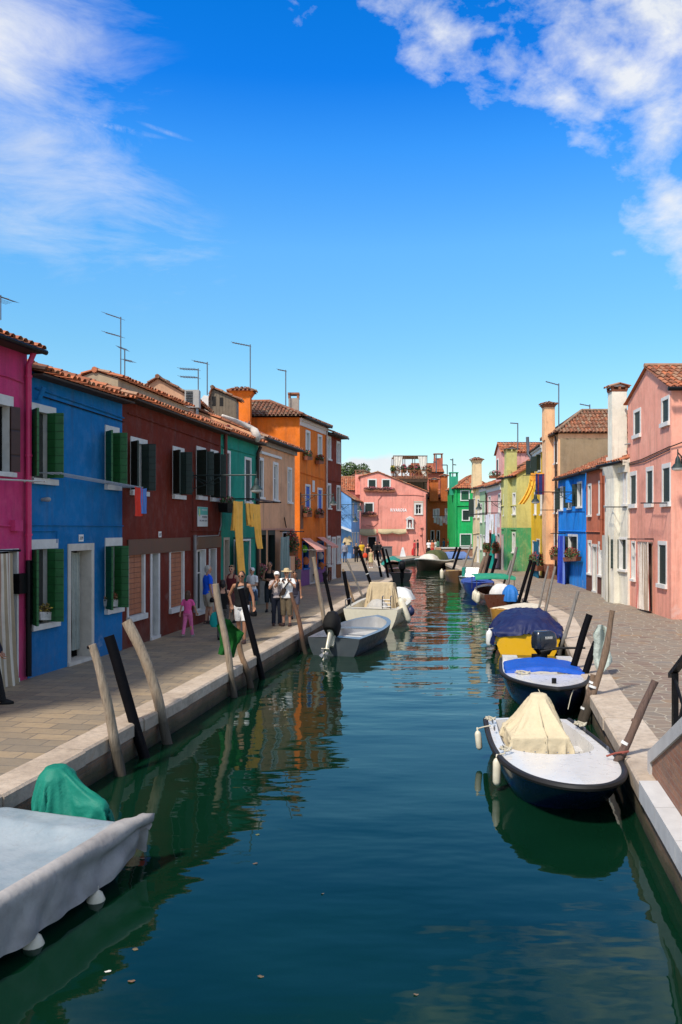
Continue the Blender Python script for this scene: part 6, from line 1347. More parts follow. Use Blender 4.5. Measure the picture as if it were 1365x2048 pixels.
drape(Fp(hOL, 1003.5, 1070, .3), Fp(hOL, 1007.5, 1070, .3), 2.9, [canvas((.35, .32, .30), .85, .4, 5)], 'grey curtain at the door of the olive house', 'door_curtain', 'curtain', 14, 3, .05)
# drying racks and laundry
def rack(H, p0, p1, o, label, nw=3, dw=.11, posts=True, r=.009, mat=STEEL):
    t = thing('clothes_rack', Fp(H, *p0), label, 'clothes rack'); m = MB()
    for k in range(nw):
        oo = o - dw * k; m.tube([Fp(H, *p0, 0) + H.n * oo, Fp(H, *p1, 0) + H.n * oo], r, 5)
    m.build('line', mat, t)
    if posts:
        b = MB()
        for p in (p0, p1): q = Fp(H, *p, 0); b.tube([q + H.n * .01, q + H.n * (o + .04)], r * 1.6, 6)
        b.build('bracket', mat, t)
    return t
LW = simple('white_line', (.55, .55, .53), .6)
rack(hM, (-60, 958), (48, 963), .45, 'white drying lines across the front of the magenta house', 3, .09, True, .011, LW)
rack(hB, (72, 946), (243, 975), .55, 'drying rack between the upper windows of the bright blue house', 4, .12, True, .009, simple('grey_line', (.3, .33, .36), .5))
rack(hT, (452, 998), (512, 1005), 1.0, 'drying lines holding the yellow sheets on the teal green house', 2, .3, True, .016, BLACKM)
def line_pt(H, p, o): return Fp(H, p[0], p[1], 0) + H.n * o
# red and blue washing at the corner of blue and dark red
q = line_pt(hB, (229, 973.5), .55); drape(q, q + hB.U * .42, .72, [canvas((.70, .045, .025), .85, .4, 5)], 'bright red cloth hanging at the end of the drying rack on the bright blue house', 'cloth', 'laundry', 14, 2, .03, group='laundry on the left bank')
q2 = line_pt(hB, (241, 975.5), .55); drape(q2, q2 + hB.U * .34, .64, [canvas((.10, .22, .55), .85, .4, 5)], 'light blue garment hanging at the end of the drying rack on the bright blue house', 'cloth', 'laundry', 14, 2, .04, group='laundry on the left bank')
# yellow sheets: placed along the teal rack
def sheet(px, py, pw, drop, label, sway=(0, 0, 0), tp=1.0, o=1.0, fl=2, am=.06):
    H = hT; u0 = H.uz(px, py, o)[0]; u1 = H.uz(px + pw, py, o)[0]; z = H.uz(px, py, o)[1]
    return drape(H.W(u0, z, o), H.W(u1, z, o), drop, [YC], label, 'sheet', 'laundry', 22, fl, am, sway, group='yellow sheets on the drying lines', taper=tp, seed=px)
sheet(468, 1001, 18, 2.45, 'longest yellow sheet hanging nearly to head height, leftmost of the yellow laundry', (.12, -.1, 0), .6)
sheet(466, 1002, 6, .95, 'short yellow strip beside the longest yellow sheet', (-.05, 0, 0)); sheet(491, 1005, 7, .78, 'small yellow cloth, left of the two small ones in the middle of the line', (.05, 0, 0), .7); sheet(499, 1006, 7, .82, 'small yellow cloth, right of the two small ones in the middle of the line', (.03, 0, 0), .7); sheet(506, 1007, 16, 1.6, 'yellow sheet at the right end of the line', (.1, .15, 0), .5)
# white laundry before the rose pink house
rack(hPK, (975, 1029), (1001, 1026), 1.3, 'drying lines before the rose pink house', 2, .4, True, .02, BLACKM)
for i, (px, pw, dr, lb, cc) in enumerate(((972, 7, 2.0, 'long white sheet, leftmost of the laundry at the rose pink house', (.72, .70, .76)), (980, 5, 1.1, 'white shirt second in the laundry at the rose pink house', (.74, .74, .76)), (985, 4, 1.35, 'white towel in the middle of the laundry at the rose pink house', (.70, .72, .76)), (990, 5, 1.45, 'pale striped cloth in the laundry at the rose pink house', (.60, .60, .68)), (995, 4, .9, 'grey cloth rightmost of the laundry at the rose pink house', (.5, .5, .52)))):
    H = hPK; o = 1.3; u0 = H.uz(px, 1028, o)[0]; u1 = H.uz(px + pw, 1028, o)[0]; z = H.uz(988, 1028, o)[1]; drape(H.W(u0, z, o), H.W(u1, z, o), dr, [canvas(cc, .85, .4, 5)], lb, 'cloth', 'laundry', 14, 2, .06, group='laundry at the rose pink house', seed=i, taper=.8)
for i in range(5):
    p = at(868 + i * 6, 1032, 95.5); drape(p, p + V((.30, -.05, -.02)), .8 + .3 * (i % 3) * .5, [canvas(((.7, .7, .74), (.62, .58, .62), (.72, .72, .74), (.55, .5, .52), (.70, .66, .68))[i], .85, .4, 5)], ['leftmost', 'second', 'middle', 'fourth', 'rightmost'][i] + ' cloth on the washing line of the orange brown house', 'cloth', 'laundry', 8, 2, .04, group='washing line of the orange brown house', seed=i)
m = MB(); m.tube([at(864, 1031, 95.5), at(897, 1031.5, 95.3)], .02, 5); m.build('washing_line', BLACKM, label='washing line across the orange brown house', cat='washing line')
# clothes on the yellow house
p = Fp(hYE, 1068, 951, .7); q = Fp(hYE, 1080, 951, .7)
drape(p + V((-.25, 0, 0)), p + V((.12, -.1, 0)), 1.75, [canvas((.80, .46, .06), .85, .4, 5)], 'long yellow cloth blowing out from the bright yellow house', 'cloth', 'laundry', 14, 2, .08, (-.75, -.2, 0), group='clothes on the yellow house')
drape(p + V((-.1, -.9, .05)), p + V((.45, -1.0, .05)), 1.25, [canvas((.02, .03, .14), .85, .4, 5), canvas((.30, .05, .04), .85, .4, 5), canvas((.02, .03, .14), .85, .4, 5)], 'dark blue and red garment hanging on the bright yellow house', 'cloth', 'laundry', 14, 2, .08, group='clothes on the yellow house', stripes=6); drape(p + V((-.3, -.5, .12)), p + V((.5, -.9, .12)), .5, [canvas((.80, .34, .04), .85, .4, 5)], 'orange cloth folded over the line on the bright yellow house', 'cloth', 'laundry', 14, 2, .06, group='clothes on the yellow house')
m = MB(); m.tube([p + V((-.6, .3, .02)), q + V((.2, -.2, .02))], .018, 5); m.build('washing_line', BLACKM, label='washing line on the front of the bright yellow house', cat='washing line')
for (H, l, r, y, o, lb) in ((hBR, 1113, 1119, 1020, .9, 'short iron drying rail left of the vivid blue house windows'), (hBR, 1157, 1170, 1024, .8, 'iron drying rail right of the vivid blue house windows'), (hWH, 1238, 1253, 1014, .6, 'iron drying rail on the cream white house'), (hPR, 1310, 1340, 1006, .45, 'iron drying rail under the upper windows of the salmon pink house')): rack(H, (l, y), (r, y), o, lb, 2, .25, True, .014, BLACKM)
for (H, l, r, y, o, lb) in ((hBR, 1117, 1131, 1067, .4, 'curtain rail over the door of the vivid blue house'), (hTE, 1186, 1207, 1066, .35, 'curtain rail of the terracotta house'), (hPR, 1272, 1308, 1078, .28, 'wrought iron curtain rail over the door of the salmon pink house'), (hT, 467, 512, 1076, .3, 'curtain rail over the door of the teal green house'), (hP, 560, 586, 1063, .5, 'curtain rail at the pale peach house'), (hM, -70, 25, 1101, .14, 'curtain rail over the door of the magenta house')): rack(H, (l, y), (r, y), o, lb, 1, .1, True, .016, BLACKM)
# flower boxes
RED_ = leafmat((.42, .02, .03)); PNK = leafmat((.55, .10, .16)); YELF = leafmat((.45, .32, .04)); WBX = simple('white_trough', (.5, .49, .46), .7, .3, 18)
for (l, r, y, lb) in ((76, 105, 1240, 'flower box with yellow blossoms on the lower left sill of the bright blue house'), (213, 236, 1213, 'flower box with red blossoms on the lower right sill of the bright blue house')):
    flower_pot(Fp(hB, l, y, .06) , Fp(hB, r, y, .06), .17, .14, lb, YELF if 'left' in lb else RED_, 320, PLANTR, WBX, size=.032, over=.07)
for (H, l, r, y, lb, fl) in ((hO, 612, 622, 920, 'flower box under the left top window of the orange house', RED_), (hO, 636, 645, 928, 'flower box under the right top window of the orange house', RED_), (hO, 611, 621, 1034, 'flower box under the left middle window of the orange house', PNK), (hO, 635, 645, 1036, 'flower box under the right middle window of the orange house', PNK)):
    flower_pot(Fp(H, l, y, .2), Fp(H, r, y, .2), .2, .2, lb, fl, 240, PLANTG, size=.06, over=.16)
for (l, r, y, lb) in ((729, 758, 983, 'flower box under the left top window of the pink gabled house'), (757, 790, 984, 'flower box under the right top window of the pink gabled house'), (726, 753, 1033, 'flower box under the lower window of the pink gabled house')):
    flower_pot(Fp(hV, l, y, .2), Fp(hV, r, y, .2), .2, .2, lb, PNK, 420, leafmat((.13, .08, .05)), size=.075, over=.16)
flower_pot(Fp(hBR, 1132, 1123, .25), Fp(hBR, 1157, 1122, .25), .22, .24, 'flower box overflowing under the lower window of the vivid blue house', RED_, 700, PLANTG, size=.05, over=.24); flower_pot(Fp(hPC, 1107, 1120, .3), Fp(hPC, 1115, 1120, .3), .2, .3, 'flower pot hanging at the peach house beside the blue curtain', RED_, 500, PLANTG, size=.05, over=.3)
flower_pot(Fp(hYE, 1066, 1140, .5), Fp(hYE, 1080, 1142, .5), .3, .3, 'bushy flower trough at the foot of the bright yellow house', RED_, 900, PLANTG, size=.06, over=.45)
a_ = at(974, 1105, 61.5); flower_pot(a_ + V((-.25, 0, 0)), a_ + V((.25, 0, 0)), .22, .3, 'hanging pot of red flowers left of the sea green curtain', RED_, 500, PLANTG, size=.07, over=.32); a_ = at(992, 1107, 60.0); flower_pot(a_ + V((-.25, 0, 0)), a_ + V((.25, 0, 0)), .22, .3, 'hanging pot of red flowers right of the sea green curtain', RED_, 500, PLANTR, size=.07, over=.34)
a_ = at(988, 957, 60.5); flower_pot(a_ + V((-.3, 0, 0)), a_ + V((.5, 0, 0)), .22, .25, 'flower pot in front of the dormer of the rose pink house', PNK, 300, PLANTG, size=.06, over=.2)
flower_pot(Fp(hT, 447, 1024, .35), Fp(hT, 465, 1026, .35), .3, .3, 'dark hanging planter under the upper window of the teal green house', PNK, 300, PLANTG, BLACKM, size=.05, over=.12)
# planters in front of the peach house
for i, (px, py, hh, n_, lb, fl, ov) in enumerate(((521, 1208, 1.0, 700, 'tall grey planter of pink flowers beside the teal green house', PNK, .30), (549, 1190, .95, 600, 'planter of pink flowers behind the woman in black', PNK, .32), (583, 1180, 1.0, 900, 'planter of green plants and pink flowers next to the purple shop base', PNK, .38))):
    a_ = G(px, py); flower_pot(a_ + V((-.4, -.1, 0)), a_ + V((.4, .1, 0)), hh, .42, lb, fl, n_, PLANTG, simple('grey_concrete', (.22, .21, .19), .85, .25, 6, .3), size=.06, over=ov, name='planter', cat='planter')
a_ = Fp(hP, 584, 1112, .35); flower_pot(a_ + V((-.2, -.1, 0)), a_ + V((.2, .1, 0)), .2, .3, 'hanging basket of red flowers on the pale peach house', RED_, 900, PLANTG, size=.06, over=.5, name='hanging_basket', cat='hanging basket')
# street lamps on wall brackets
GRN_I = simple('green_iron', (.015, .03, .028), .5, .3, 8, .2)
def lamp(w, out, dy, label, drop=.1, s=1.0):
    w, out = V(w), V(out); t = thing('street_lamp', w, label, 'street lamp', 'street lamps on wall brackets'); m = MB(); d = out - w; m.tube([w, out], .022 * s, 8)
    for k in (.18, .32): # scrolls
        m.tube([w + d * (k * .1) + V((0, 0, -.05)), w + d * k + V((0, 0, -.28 * s)), w + d * (k + .12) + V((0, 0, -.20 * s)), w + d * (k + .10) + V((0, 0, -.06 * s))], .012 * s, 6)
    m.tube([w + V((0, 0, -.42 * s)), w + d * .2 + V((0, 0, -.30 * s)), w + d * .45 + V((0, 0, -.02))], .016 * s, 6); m.tube([w + V((0, 0, -.5 * s)), w + V((0, 0, .12 * s))], .03 * s, 8); m.tube([out + V((0, 0, .1 * s)), out - V((0, 0, drop))], .02 * s, 8); m.build('bracket', GRN_I, t, smooth=True)
    c = out - V((0, 0, drop)); h = MB(); h.rings([(c + V((0, 0, .0)), .03 * s, .03 * s), (c + V((0, 0, -.08 * s)), .07 * s, .07 * s), (c + V((0, 0, -.22 * s)), .085 * s, .085 * s), (c + V((0, 0, -.25 * s)), .12 * s, .12 * s), (c + V((0, 0, -.36 * s)), .20 * s, .20 * s)], 18); h.build('lamp_hood', GRN_I, t, smooth=True)
    g_ = MB(); g_.rings([(c + V((0, 0, -.362 * s)), .19 * s, .19 * s), (c + V((0, 0, -.42 * s)), .17 * s, .17 * s), (c + V((0, 0, -.46 * s)), .08 * s, .08 * s)], 18); g_.build('lamp_glass', gloss('lamp_glass', (.55, .55, .52), .2, .2), t, smooth=True)
w_ = Fp(hR, 386, 951, .02); lamp(w_, w_ + hR.n * 2.05 + hR.U * 0.0, 0, 'street lamp on a long bracket of the dark red house'); w_ = Fp(hO, 602, 990, .02); lamp(w_, w_ + hO.n * 1.75, 0, 'street lamp on a bracket of the three storey orange house'); w_ = at(684, 1010, 77); lamp((-.1, 80, 5.75), (1.75, 77.5, 5.75), 0, 'upper street lamp at the pale blue house', s=1.3); lamp((-.1, 80, 4.75), (1.35, 77.8, 4.75), 0, 'lower street lamp at the pale blue house', s=1.3)
w_ = Fp(hOL, 1003.5, 1003, .02); lamp(w_, w_ + V((-1.7, -.3, 0)), 0, 'street lamp between the rose pink and the olive houses', s=1.2); w_ = Fp(hBR, 1146, 984, .27); lamp(w_, w_ + V((-1.95, -.1, 0)), 0, 'street lamp on a long arm of the vivid blue house', s=1.1); lamp((11.35, 27.35, 5.9), (10.92, 26.75, 6.05), 0, 'street lamp at the corner of the salmon pink house', .12, 1.05)
# aerials
def aerial(px, pb, pt, D, arms, label):
    b, t_ = at(px, pb, D), at(px, pt, D); t = thing('television_aerial', b, label, 'aerial', 'television aerials on the roofs'); m = MB(); m.tube([b, t_], .022 * D / 30, 6); m.build('mast', STEEL, t)
    for (py, dx, dz) in arms:
        m = MB(); p = at(px, py, D); q = at(px + dx, py + dz, D); m.tube([p, q], .020 * D / 30, 5); n_ = max(4, int(abs(dx) / 5))
        for i in range(n_): c = p.lerp(q, (i + .5) / n_); m.tube([c + V((.1, .28, .0)), c - V((.1, .28, .0))], .006 * D / 30, 4)
        m.build('boom', STEEL, t)
for a in ((242, 755, 634, 26, ((637, -30, -10), (673, -30, -8)), 'tall aerial with two booms above the bright blue house'), (250, 755, 697, 26, ((700, -8, -6), (721, 14, 1)), 'short aerial right behind the tall one above the bright blue house'), (397, 800, 737, 32, ((739, -37, -1.5), (755, -36, -1.5)), 'aerial with two level booms above the dark red house'), (415, 790, 724, 34, ((727, -27, -5),), 'aerial with one boom beside the weathered dormer'), (501, 790, 689, 42, ((692, -36, -7),), 'tall aerial with one boom by the orange chimney'), (572, 830, 740, 44, ((742, -16, -3),), 'aerial with a short boom on the orange house roof'),
    (1118, 860, 767, 49, ((770, -26, -7),), 'tall aerial with one boom on the peach house on the right bank'), (1180, 835, 809, 52, ((812, -20, -4), (828, -15, -4)), 'short aerial with two booms on the hipped roof on the right bank'), (1036, 900, 846, 58, ((847, -15, -1),), 'aerial with one boom above the olive house'), (873, 945, 908, 104, ((918, 5, 0), (924, -6, 0)), 'aerial beside the chimney of the tall rust red house'), (906, 955, 917, 88, ((920, -5, -1), (929, 7, 1)), 'aerial above the emerald green house'), (895, 975, 930, 97, ((930, -11, 0),), 'thin aerial left of the emerald green house'), (2, 640, 590, 15, ((595, 16, 3), (597, -14, 4)), 'aerial cut off by the left edge above the magenta house')): aerial(*a)
# sign on the dark red house
u0, u1, z0, z1 = hR.rect(394, 414, 1014, 1053); t = thing('wall_sign', hR.W((u0 + u1) / 2, z0, .03), 'white and turquoise wall sign on the dark red house', 'sign'); m = MB(); hR.obox(m, u0, u1, z0, z1, .012, .035); m.build('board', simple('sign_white', (.62, .63, .61), .5, .06), t)
zt = z0 + (z1 - z0) * .60; m = MB(); hR.obox(m, u0 + .01, u1 - .01, zt, z1 - .01, .0355, .038); m.build('heading_panel', simple('sign_teal', (.10, .42, .34), .5, .1), t)
m = MB(); m.rings([(hR.W(u0 + .2, zt - .05, .04), .001, .001)], 3); m = MB(); hR.obox(m, u0 + .08, u0 + .22, zt - .05, z1 - .06, .0385, .040); m.build('emblem', simple('sign_green', (.45, .55, .25), .5, .1), t)
def signtext(tx, a, b, c, d, mat): vs, fs = textmesh(tx, (u1 - u0) * (b - a), (z1 - z0) * (d - c)); m = MB(); m.add([hR.W(u0 + (u1 - u0) * a + p.x, z0 + (z1 - z0) * c + p.y, .041 + p.z * .3) for p in vs], fs); m.build('lettering', mat, t)
TXD = simple('sign_ink', (.12, .12, .14), .5); signtext('MURANO', .38, .92, .80, .90, simple('sign_white', (.62, .63, .61), .5, .06)); signtext('VENDE', .42, .92, .44, .54, TXD); signtext('TEL. 041 5272', .16, .92, .26, .34, TXD)
# number plates of the two left houses read as digits
text_on(hB, '339', 159, 165, 1073, 1079.5, TXD, .017, 'number'); text_on(hR, '337', 317.8, 321.7, 1066.5, 1071.5, TXD, .017, 'number')
# awnings
AW = [canvas((.72, .11, .07), .85, .3, 6), canvas((.80, .62, .50), .85, .3, 6)]
def awning(P0, P1, n, out, drop, val, label, mats=AW, ns=16, name='awning', sag=0.0):
    P0, P1 = V(P0), V(P1); rows = []
    for k in range(7): f = k / 6; rows.append([P0.lerp(P1, j / (ns * 2)) + V(n) * out * f + V((0, 0, -drop * f - sag * math.sin(math.pi * f))) for j in range(ns * 2 + 1)])
    rows.append([p + V((0, 0, -val + .03 * (j % 2))) for j, p in enumerate(rows[-1])]); t = thing(name, (P0 + P1) / 2, label, 'awning', 'striped awnings' if mats is AW else None); q = MB(); n1 = ns * 2 + 1
    q.v = [p for r in rows for p in r]; q.f = [[i * n1 + j, i * n1 + j + 1, (i + 1) * n1 + j + 1, (i + 1) * n1 + j] for i in range(7) for j in range(ns * 2)]; q.m = [(j // 2) % 2 for i in range(7) for j in range(ns * 2)] if len(mats) > 1 else [0] * len(q.f); q.build('canvas', mats, t)
    m = MB()
    for e in (P0, P1): m.tube([e + V((0, 0, -drop)), e + V(n) * out + V((0, 0, -drop))], .015, 5)
    m.build('arm', STEEL, t)
awning(Fp(hO, 603.5, 1076, .02), Fp(hO, 620, 1076, .02), hO.n, .8, .62, .12, 'red and white striped awning over the left shop window of the orange house'); awning(Fp(hO, 634, 1074, .02), Fp(hO, 648.5, 1074, .02), hO.n, .85, .5, .12, 'red and white striped awning over the right shop window of the orange house'); awning(Fp(hO, 621, 1084, .03), Fp(hO, 633, 1084, .03), hO.n, .6, .3, .1, 'small striped awning over the door of the orange house', AW, 10)
for (l, r, t0, t1, lb) in ((720, 753, 1058, 1069, 'beige awning cloth sagging over the door of the pink gabled house'), (756.5, 813, 1058, 1066, 'long beige awning cloth hung in swags on the pink gabled house')):
    P0, P1 = Fp(hV, l, t0, .25), Fp(hV, r, t0, .25); rows = []
    for k in range(8):
        f = k / 7; rows.append([P0.lerp(P1, j / 30) + V((0, -.25 * math.sin(f * 2.2) - .04 * math.sin(f * 22 + j * .1), -(t1 - t0) / F * 88 * f - .16 * f * abs(math.sin(math.pi * j / 30 * (1 if r < 760 else 2))) ** .8)) for j in range(31)])
    m = MB(); m.grid(rows); m.build('awning', canvas((.52, .42, .25), .85, .7, 4), label=lb, cat='awning', smooth=True, sharp=0)
m = MB(); m.quad((-1.2, 80.2, 4.2), (-1.2, 78.9, 3.95), (1.0, 78.9, 3.1), (1.0, 80.2, 3.4)); m.build('awning', canvas((.55, .55, .55), .8, .3), label='white sloping awning on the side of the pale blue house', cat='awning')
for i, (px, py) in enumerate(((692, 1086), (695.5, 1090), (699, 1084))):
    p = at(px, py, 79.6); m = MB(); m.rings([(p, .3, .12), (p + V((0, 0, .05)), .3, .12), (p + V((0, 0, .4)), .2, .1), (p + V((0, 0, .6)), .06, .04)], 12); m.build('hat', simple('straw', (.55, .42, .24), .85, .2, 20), label=['left', 'middle', 'right'][i] + ' straw hat for sale on the side wall of the pale blue house', cat='hat')
# wares in the orange house shop windows
for i, (px, py, c_) in enumerate(((609, 1098, (.10, .32, .02)), (612, 1122, (.55, .16, .06)), (641, 1112, (.4, .42, .42)), (643, 1132, (.5, .16, .05)))):
    p = Fp(hO, px, py, .08); m = MB(); m.rings([(p + V((0, 0, -.18)), .12, .09), (p, .2, .12), (p + V((0, 0, .15)), .13, .09), (p + V((0, 0, .22)), .04, .04)], 10); m.build('ware', cloth(c_), label=['lime green garment', 'orange souvenir', 'grey souvenir', 'rust coloured souvenir'][i] + ' in a shop window of the orange house', cat='souvenir', smooth=True)
# chair and bicycle in front of the orange house
c_ = G(627, 1166); t = thing('chair', c_, 'dark wooden chair in front of the purple shop base', 'chair'); m = MB(); m.box(c_.x - .22, c_.x + .22, c_.y - .22, c_.y + .22, c_.z + .44, c_.z + .48); m.build('seat', wood((.12, .07, .04)), t)
for sx_ in (-1, 1):
    for sy_ in (-1, 1): m = MB(); m.tube([c_ + V((sx_ * .21, sy_ * .21, 0)), c_ + V((sx_ * .19, sy_ * .19, .98 if sx_ < 0 else .44))], .022, 6); m.build('leg', wood((.12, .07, .04)), t)
m = MB()
for z in (.62, .78, .94): m.box(c_.x - .215, c_.x - .185, c_.y - .19, c_.y + .19, c_.z + z - .03, c_.z + z + .03)
m.build('backrest', wood((.12, .07, .04)), t)
c_ = G(655, 1166); ud = V((.22, .975, 0)); t = thing('bicycle', c_, 'black bicycle leaning on the dark red house at the end of the left row', 'bicycle')
for k, yy in enumerate((-.52, .52)):
    w_ = MB(); o = c_ + ud * yy + V((0, 0, .34)); ring = [o + ud * .33 * math.cos(a * .2618) + V((0, 0, .33 * math.sin(a * .2618))) for a in range(25)]; w_.tube(ring, .022, 6, False); wo = w_.build('wheel', BLACKM, t, smooth=True); s_ = MB()
    for a in range(12): s_.tube([o, o + ud * .32 * math.cos(a * .5236) + V((0, 0, .32 * math.sin(a * .5236)))], .004, 4)
    s_.build('spokes', STEEL, wo)
m = MB(); A_, B_, C_, D_, E_ = (c_ + ud * a + V((0, 0, z)) for a, z in ((-.52, .34), (-.08, .30), (-.2, .86), (.36, .84), (.52, .34)))
for a, b_ in ((A_, B_), (B_, C_), (C_, A_), (C_, D_), (B_, D_), (D_, E_)): m.tube([a, b_], .018, 6)
m.build('frame', BLACKM, t, smooth=True); m = MB(); m.rings([(C_ + V((0, 0, .04)), .07, .13), (C_ + V((0, 0, .1)), .07, .12)], 10); m.build('saddle', BLACKM, t, smooth=True); m = MB(); hn = V((ud.y, -ud.x, 0)); m.tube([D_ + V((0, 0, .02)), D_ + V((0, 0, .2)), D_ + V((0, 0, .2)) + hn * .28 - ud * .1], .013, 6); m.tube([D_ + V((0, 0, .2)), D_ + V((0, 0, .2)) - hn * .28 - ud * .1], .013, 6); m.build('handlebar', STEEL, t, smooth=True)
# cloths hung on poles
b_ = G(468, 1387, 0); D_ = b_.y
P = [[at(x, y, D_ - .1 - .03 * math.sin(i * 1.3 + j)) for j, (x, y) in enumerate(r)] for i, r in enumerate((((446, 1238), (452, 1237), (460, 1240), (468, 1250)), ((433, 1252), (446, 1256), (466, 1256), (489, 1266)), ((439, 1268), (450, 1272), (470, 1280), (480, 1285)), ((440, 1290), (452, 1296), (466, 1292), (475, 1290)), ((436, 1308), (448, 1310), (460, 1312), (468, 1316))))]
def refine(P, k=5):
    m_, n_ = len(P), len(P[0]); out = []
    for i in range((m_ - 1) * k + 1):
        a = min(i // k, m_ - 2); f = i / k - a; row = []
        for j in range((n_ - 1) * k + 1):
            b2_ = min(j // k, n_ - 2); g2 = j / k - b2_; p = P[a][b2_].lerp(P[a][b2_ + 1], g2).lerp(P[a + 1][b2_].lerp(P[a + 1][b2_ + 1], g2), f); row.append(p + V((0, .05 * math.sin(j * .75 + i * .12) + .03 * nz(p, 6), 0)))
        out.append(row)
    return out
m = MB(); m.grid(refine(P)); m.build('cloth', canvas((.003, .085, .010), .85, .5, 5), label='dark green cloth hung over the straight grey pole on the left bank', cat='cloth', smooth=True, sharp=0)
D_ = B2.y - .12; rows = (((1196, 1252), (1201, 1249), (1206, 1250), (1212, 1254)), ((1187, 1268), (1198, 1262), (1208, 1262), (1214, 1270)), ((1190, 1285), (1200, 1282), (1210, 1290), (1220, 1300)), ((1188, 1310), (1198, 1310), (1212, 1312), (1226, 1318)), ((1190, 1330), (1199, 1335), (1212, 1334), (1226, 1324)), ((1194, 1341), (1200, 1345), (1206, 1343), (1212, 1338)))
m = MB(); m.grid(refine([[at(x, y, D_ - .06 * math.sin(i * 1.1 + j * 1.7)) for j, (x, y) in enumerate(r)] for i, r in enumerate(rows)])); m.build('shirt', canvas((.42, .47, .42), .85, .6, 6), label='pale grey green shirt hung on the poles of the right bank', cat='shirt', smooth=True, sharp=0)
# white bundle on the teal house gutter
m = MB(); a_ = Fp(hT, 424, 830, .1); P_ = [Fp(hT, 445, 832, -.3), Fp(hT, 470, 842, -.1), Fp(hT, 498, 853, .1), Fp(hT, 510, 862, .35), Fp(hT, 514, 874, .42), Fp(hT, 515, 884, .40)]; m.tube(P_, [.05, .07, .09, .14, .17, .08], 10); m.v = [p + V((nz(p, 6), nz(p + V((1, 2, 3)), 6), nz(p + V((5, 2, 3)), 6))) * .05 for p in m.v]; m.build('tarpaulin_roll', canvas((.62, .56, .5), .8, .6), label='rolled white tarpaulin lying along the eave of the teal green house', cat='tarpaulin', smooth=True, sharp=0)
# roof terrace
t = thing('roof_terrace', (7.8, 92.5, 8.4), 'wooden roof terrace with white curtains and plants above the pink gabled house', 'roof terrace'); WD = wood((.27, .10, .04)); x0, x1, y0, y1, zd = 5.75, 9.55, 91.0, 94.2, 8.85
m = MB(); m.box(x0, x1, y0, y1, zd - .12, zd); m.box(x0, x1, y0 - .03, y0 + .1, zd - .3, zd - .1); m.build('deck', WD, t)
for xx in (x0 + .1, (x0 + x1) / 2, x1 - .1):
    for yy in (y0 + .1, y1 - .1): m = MB(); m.box(xx - .06, xx + .06, yy - .06, yy + .06, 6.5, zd - .12); m.build('post', WD, t)
m = MB(); n_ = 4
for k in range(n_):
    a, b_ = x0 + (x1 - x0) * k / n_, x0 + (x1 - x0) * (k + 1) / n_; m.tube([(a, y0 + .05, zd + .08), (b_, y0 + .05, zd + .95)], .035, 5); m.tube([(a, y0 + .05, zd + .95), (b_, y0 + .05, zd + .08)], .035, 5)
for k in range(n_ + 1): a = x0 + (x1 - x0) * k / n_; m.box(a - .05, a + .05, y0, y0 + .1, zd, zd + 1.05)
for z in (.05, .98): m.box(x0, x1, y0 + .01, y0 + .09, zd + z, zd + z + .07)
m.build('railing', WD, t)
m = MB()
for xx in (x0 + .06, x0 + 1.3, x0 + 2.4, x1 - .06):
    for yy in (y0 + .1, y1 - .1): m.tube([(xx, yy, zd), (xx, yy, 11.45)], .045, 6)
m.tube([(x0, y0 + .1, 11.45), (x1, y0 + .1, 11.45)], .05, 6); m.tube([(x0, y1 - .1, 11.45), (x1, y1 - .1, 11.45)], .05, 6); m.build('pergola', simple('dark_frame', (.12, .07, .05), .6), t)
m = MB(); m.grid([[V((x0 + (x1 - x0) * i / 12, y0 + .1 + (y1 - y0 - .2) * j / 8, 11.42 - .12 * math.sin(j / 8 * math.pi * 4) ** 2)) for j in range(9)] for i in range(13)]); m.build('canopy', canvas((.62, .52, .38), .85, .4), t, smooth=True)
for sx_, xa in ((1, x0 + .05), (-1, x1 - .05)): drape((xa, y0 + .08, 11.4), (xa + sx_ * 1.0, y0 + .08, 11.4), 2.2, [canvas((.72, .68, .6), .85, .4)], None, 'curtain', None, 16, 3, .06, (-sx_ * .25, 0, 0), taper=.35, parent=t)
for i in range(5):
    a = x0 + .45 + i * .75; flower_pot((a - .3, y0 + .3, zd + .75), (a + .3, y0 + .3, zd + .75), .22, .25, ['leftmost', 'second', 'middle', 'fourth', 'rightmost'][i] + ' plant pot along the railing of the roof terrace', (RED_, PNK)[i % 2], 420, leafmat((.03, .07, .02)), size=.09, over=.36)
flower_pot((x0 - .25, y0 - .1, zd + .65), (x0 + .15, y0 - .1, zd + .65), .25, .25, 'pot plant hung outside the left corner of the roof terrace', YELF, 300, PLANTG, size=.09, over=.35); flower_pot((x1 + .0, y0 - .1, zd + .6), (x1 + .4, y0 - .1, zd + .6), .25, .25, 'pot plant hung outside the right corner of the roof terrace', RED_, 300, PLANTR, size=.09, over=.35)
# tree behind the dark red house
t = thing('tree', (1.0, 125, PZ), 'green tree showing above the roofs behind the pink gabled house', 'tree'); m = MB(); m.tube([(1, 125, PZ), (1.2, 125, 5), (1.6, 125, 9)], [.35, .28, .15], 10)
for (dx_, dz_) in ((-2, 2.5), (1.6, 2.6), (.4, 3.4), (2.6, 1.4)): m.tube([(1.4, 125, 7.5), (1.4 + dx_ * .6, 125 + dx_ * .3, 7.5 + dz_ * .7), (1.4 + dx_, 125, 7.5 + dz_)], [.14, .09, .04], 7)
m.build('trunk', wood((.12, .09, .06)), t, smooth=True); m = MB()
for (cx_, cz_, rr, n_) in ((.3, 10.6, 2.0, 900), (2.3, 10.9, 1.9, 900), (4.4, 10.3, 1.7, 700), (1.2, 12.3, 1.5, 600), (3.2, 12.2, 1.3, 500), (-1.2, 9.8, 1.5, 500)): leaves(m, (cx_, 125, cz_), rr, rr, rr * .75, n_, .2)
m.build('crown', leafmat((.06, .10, .02)), t)
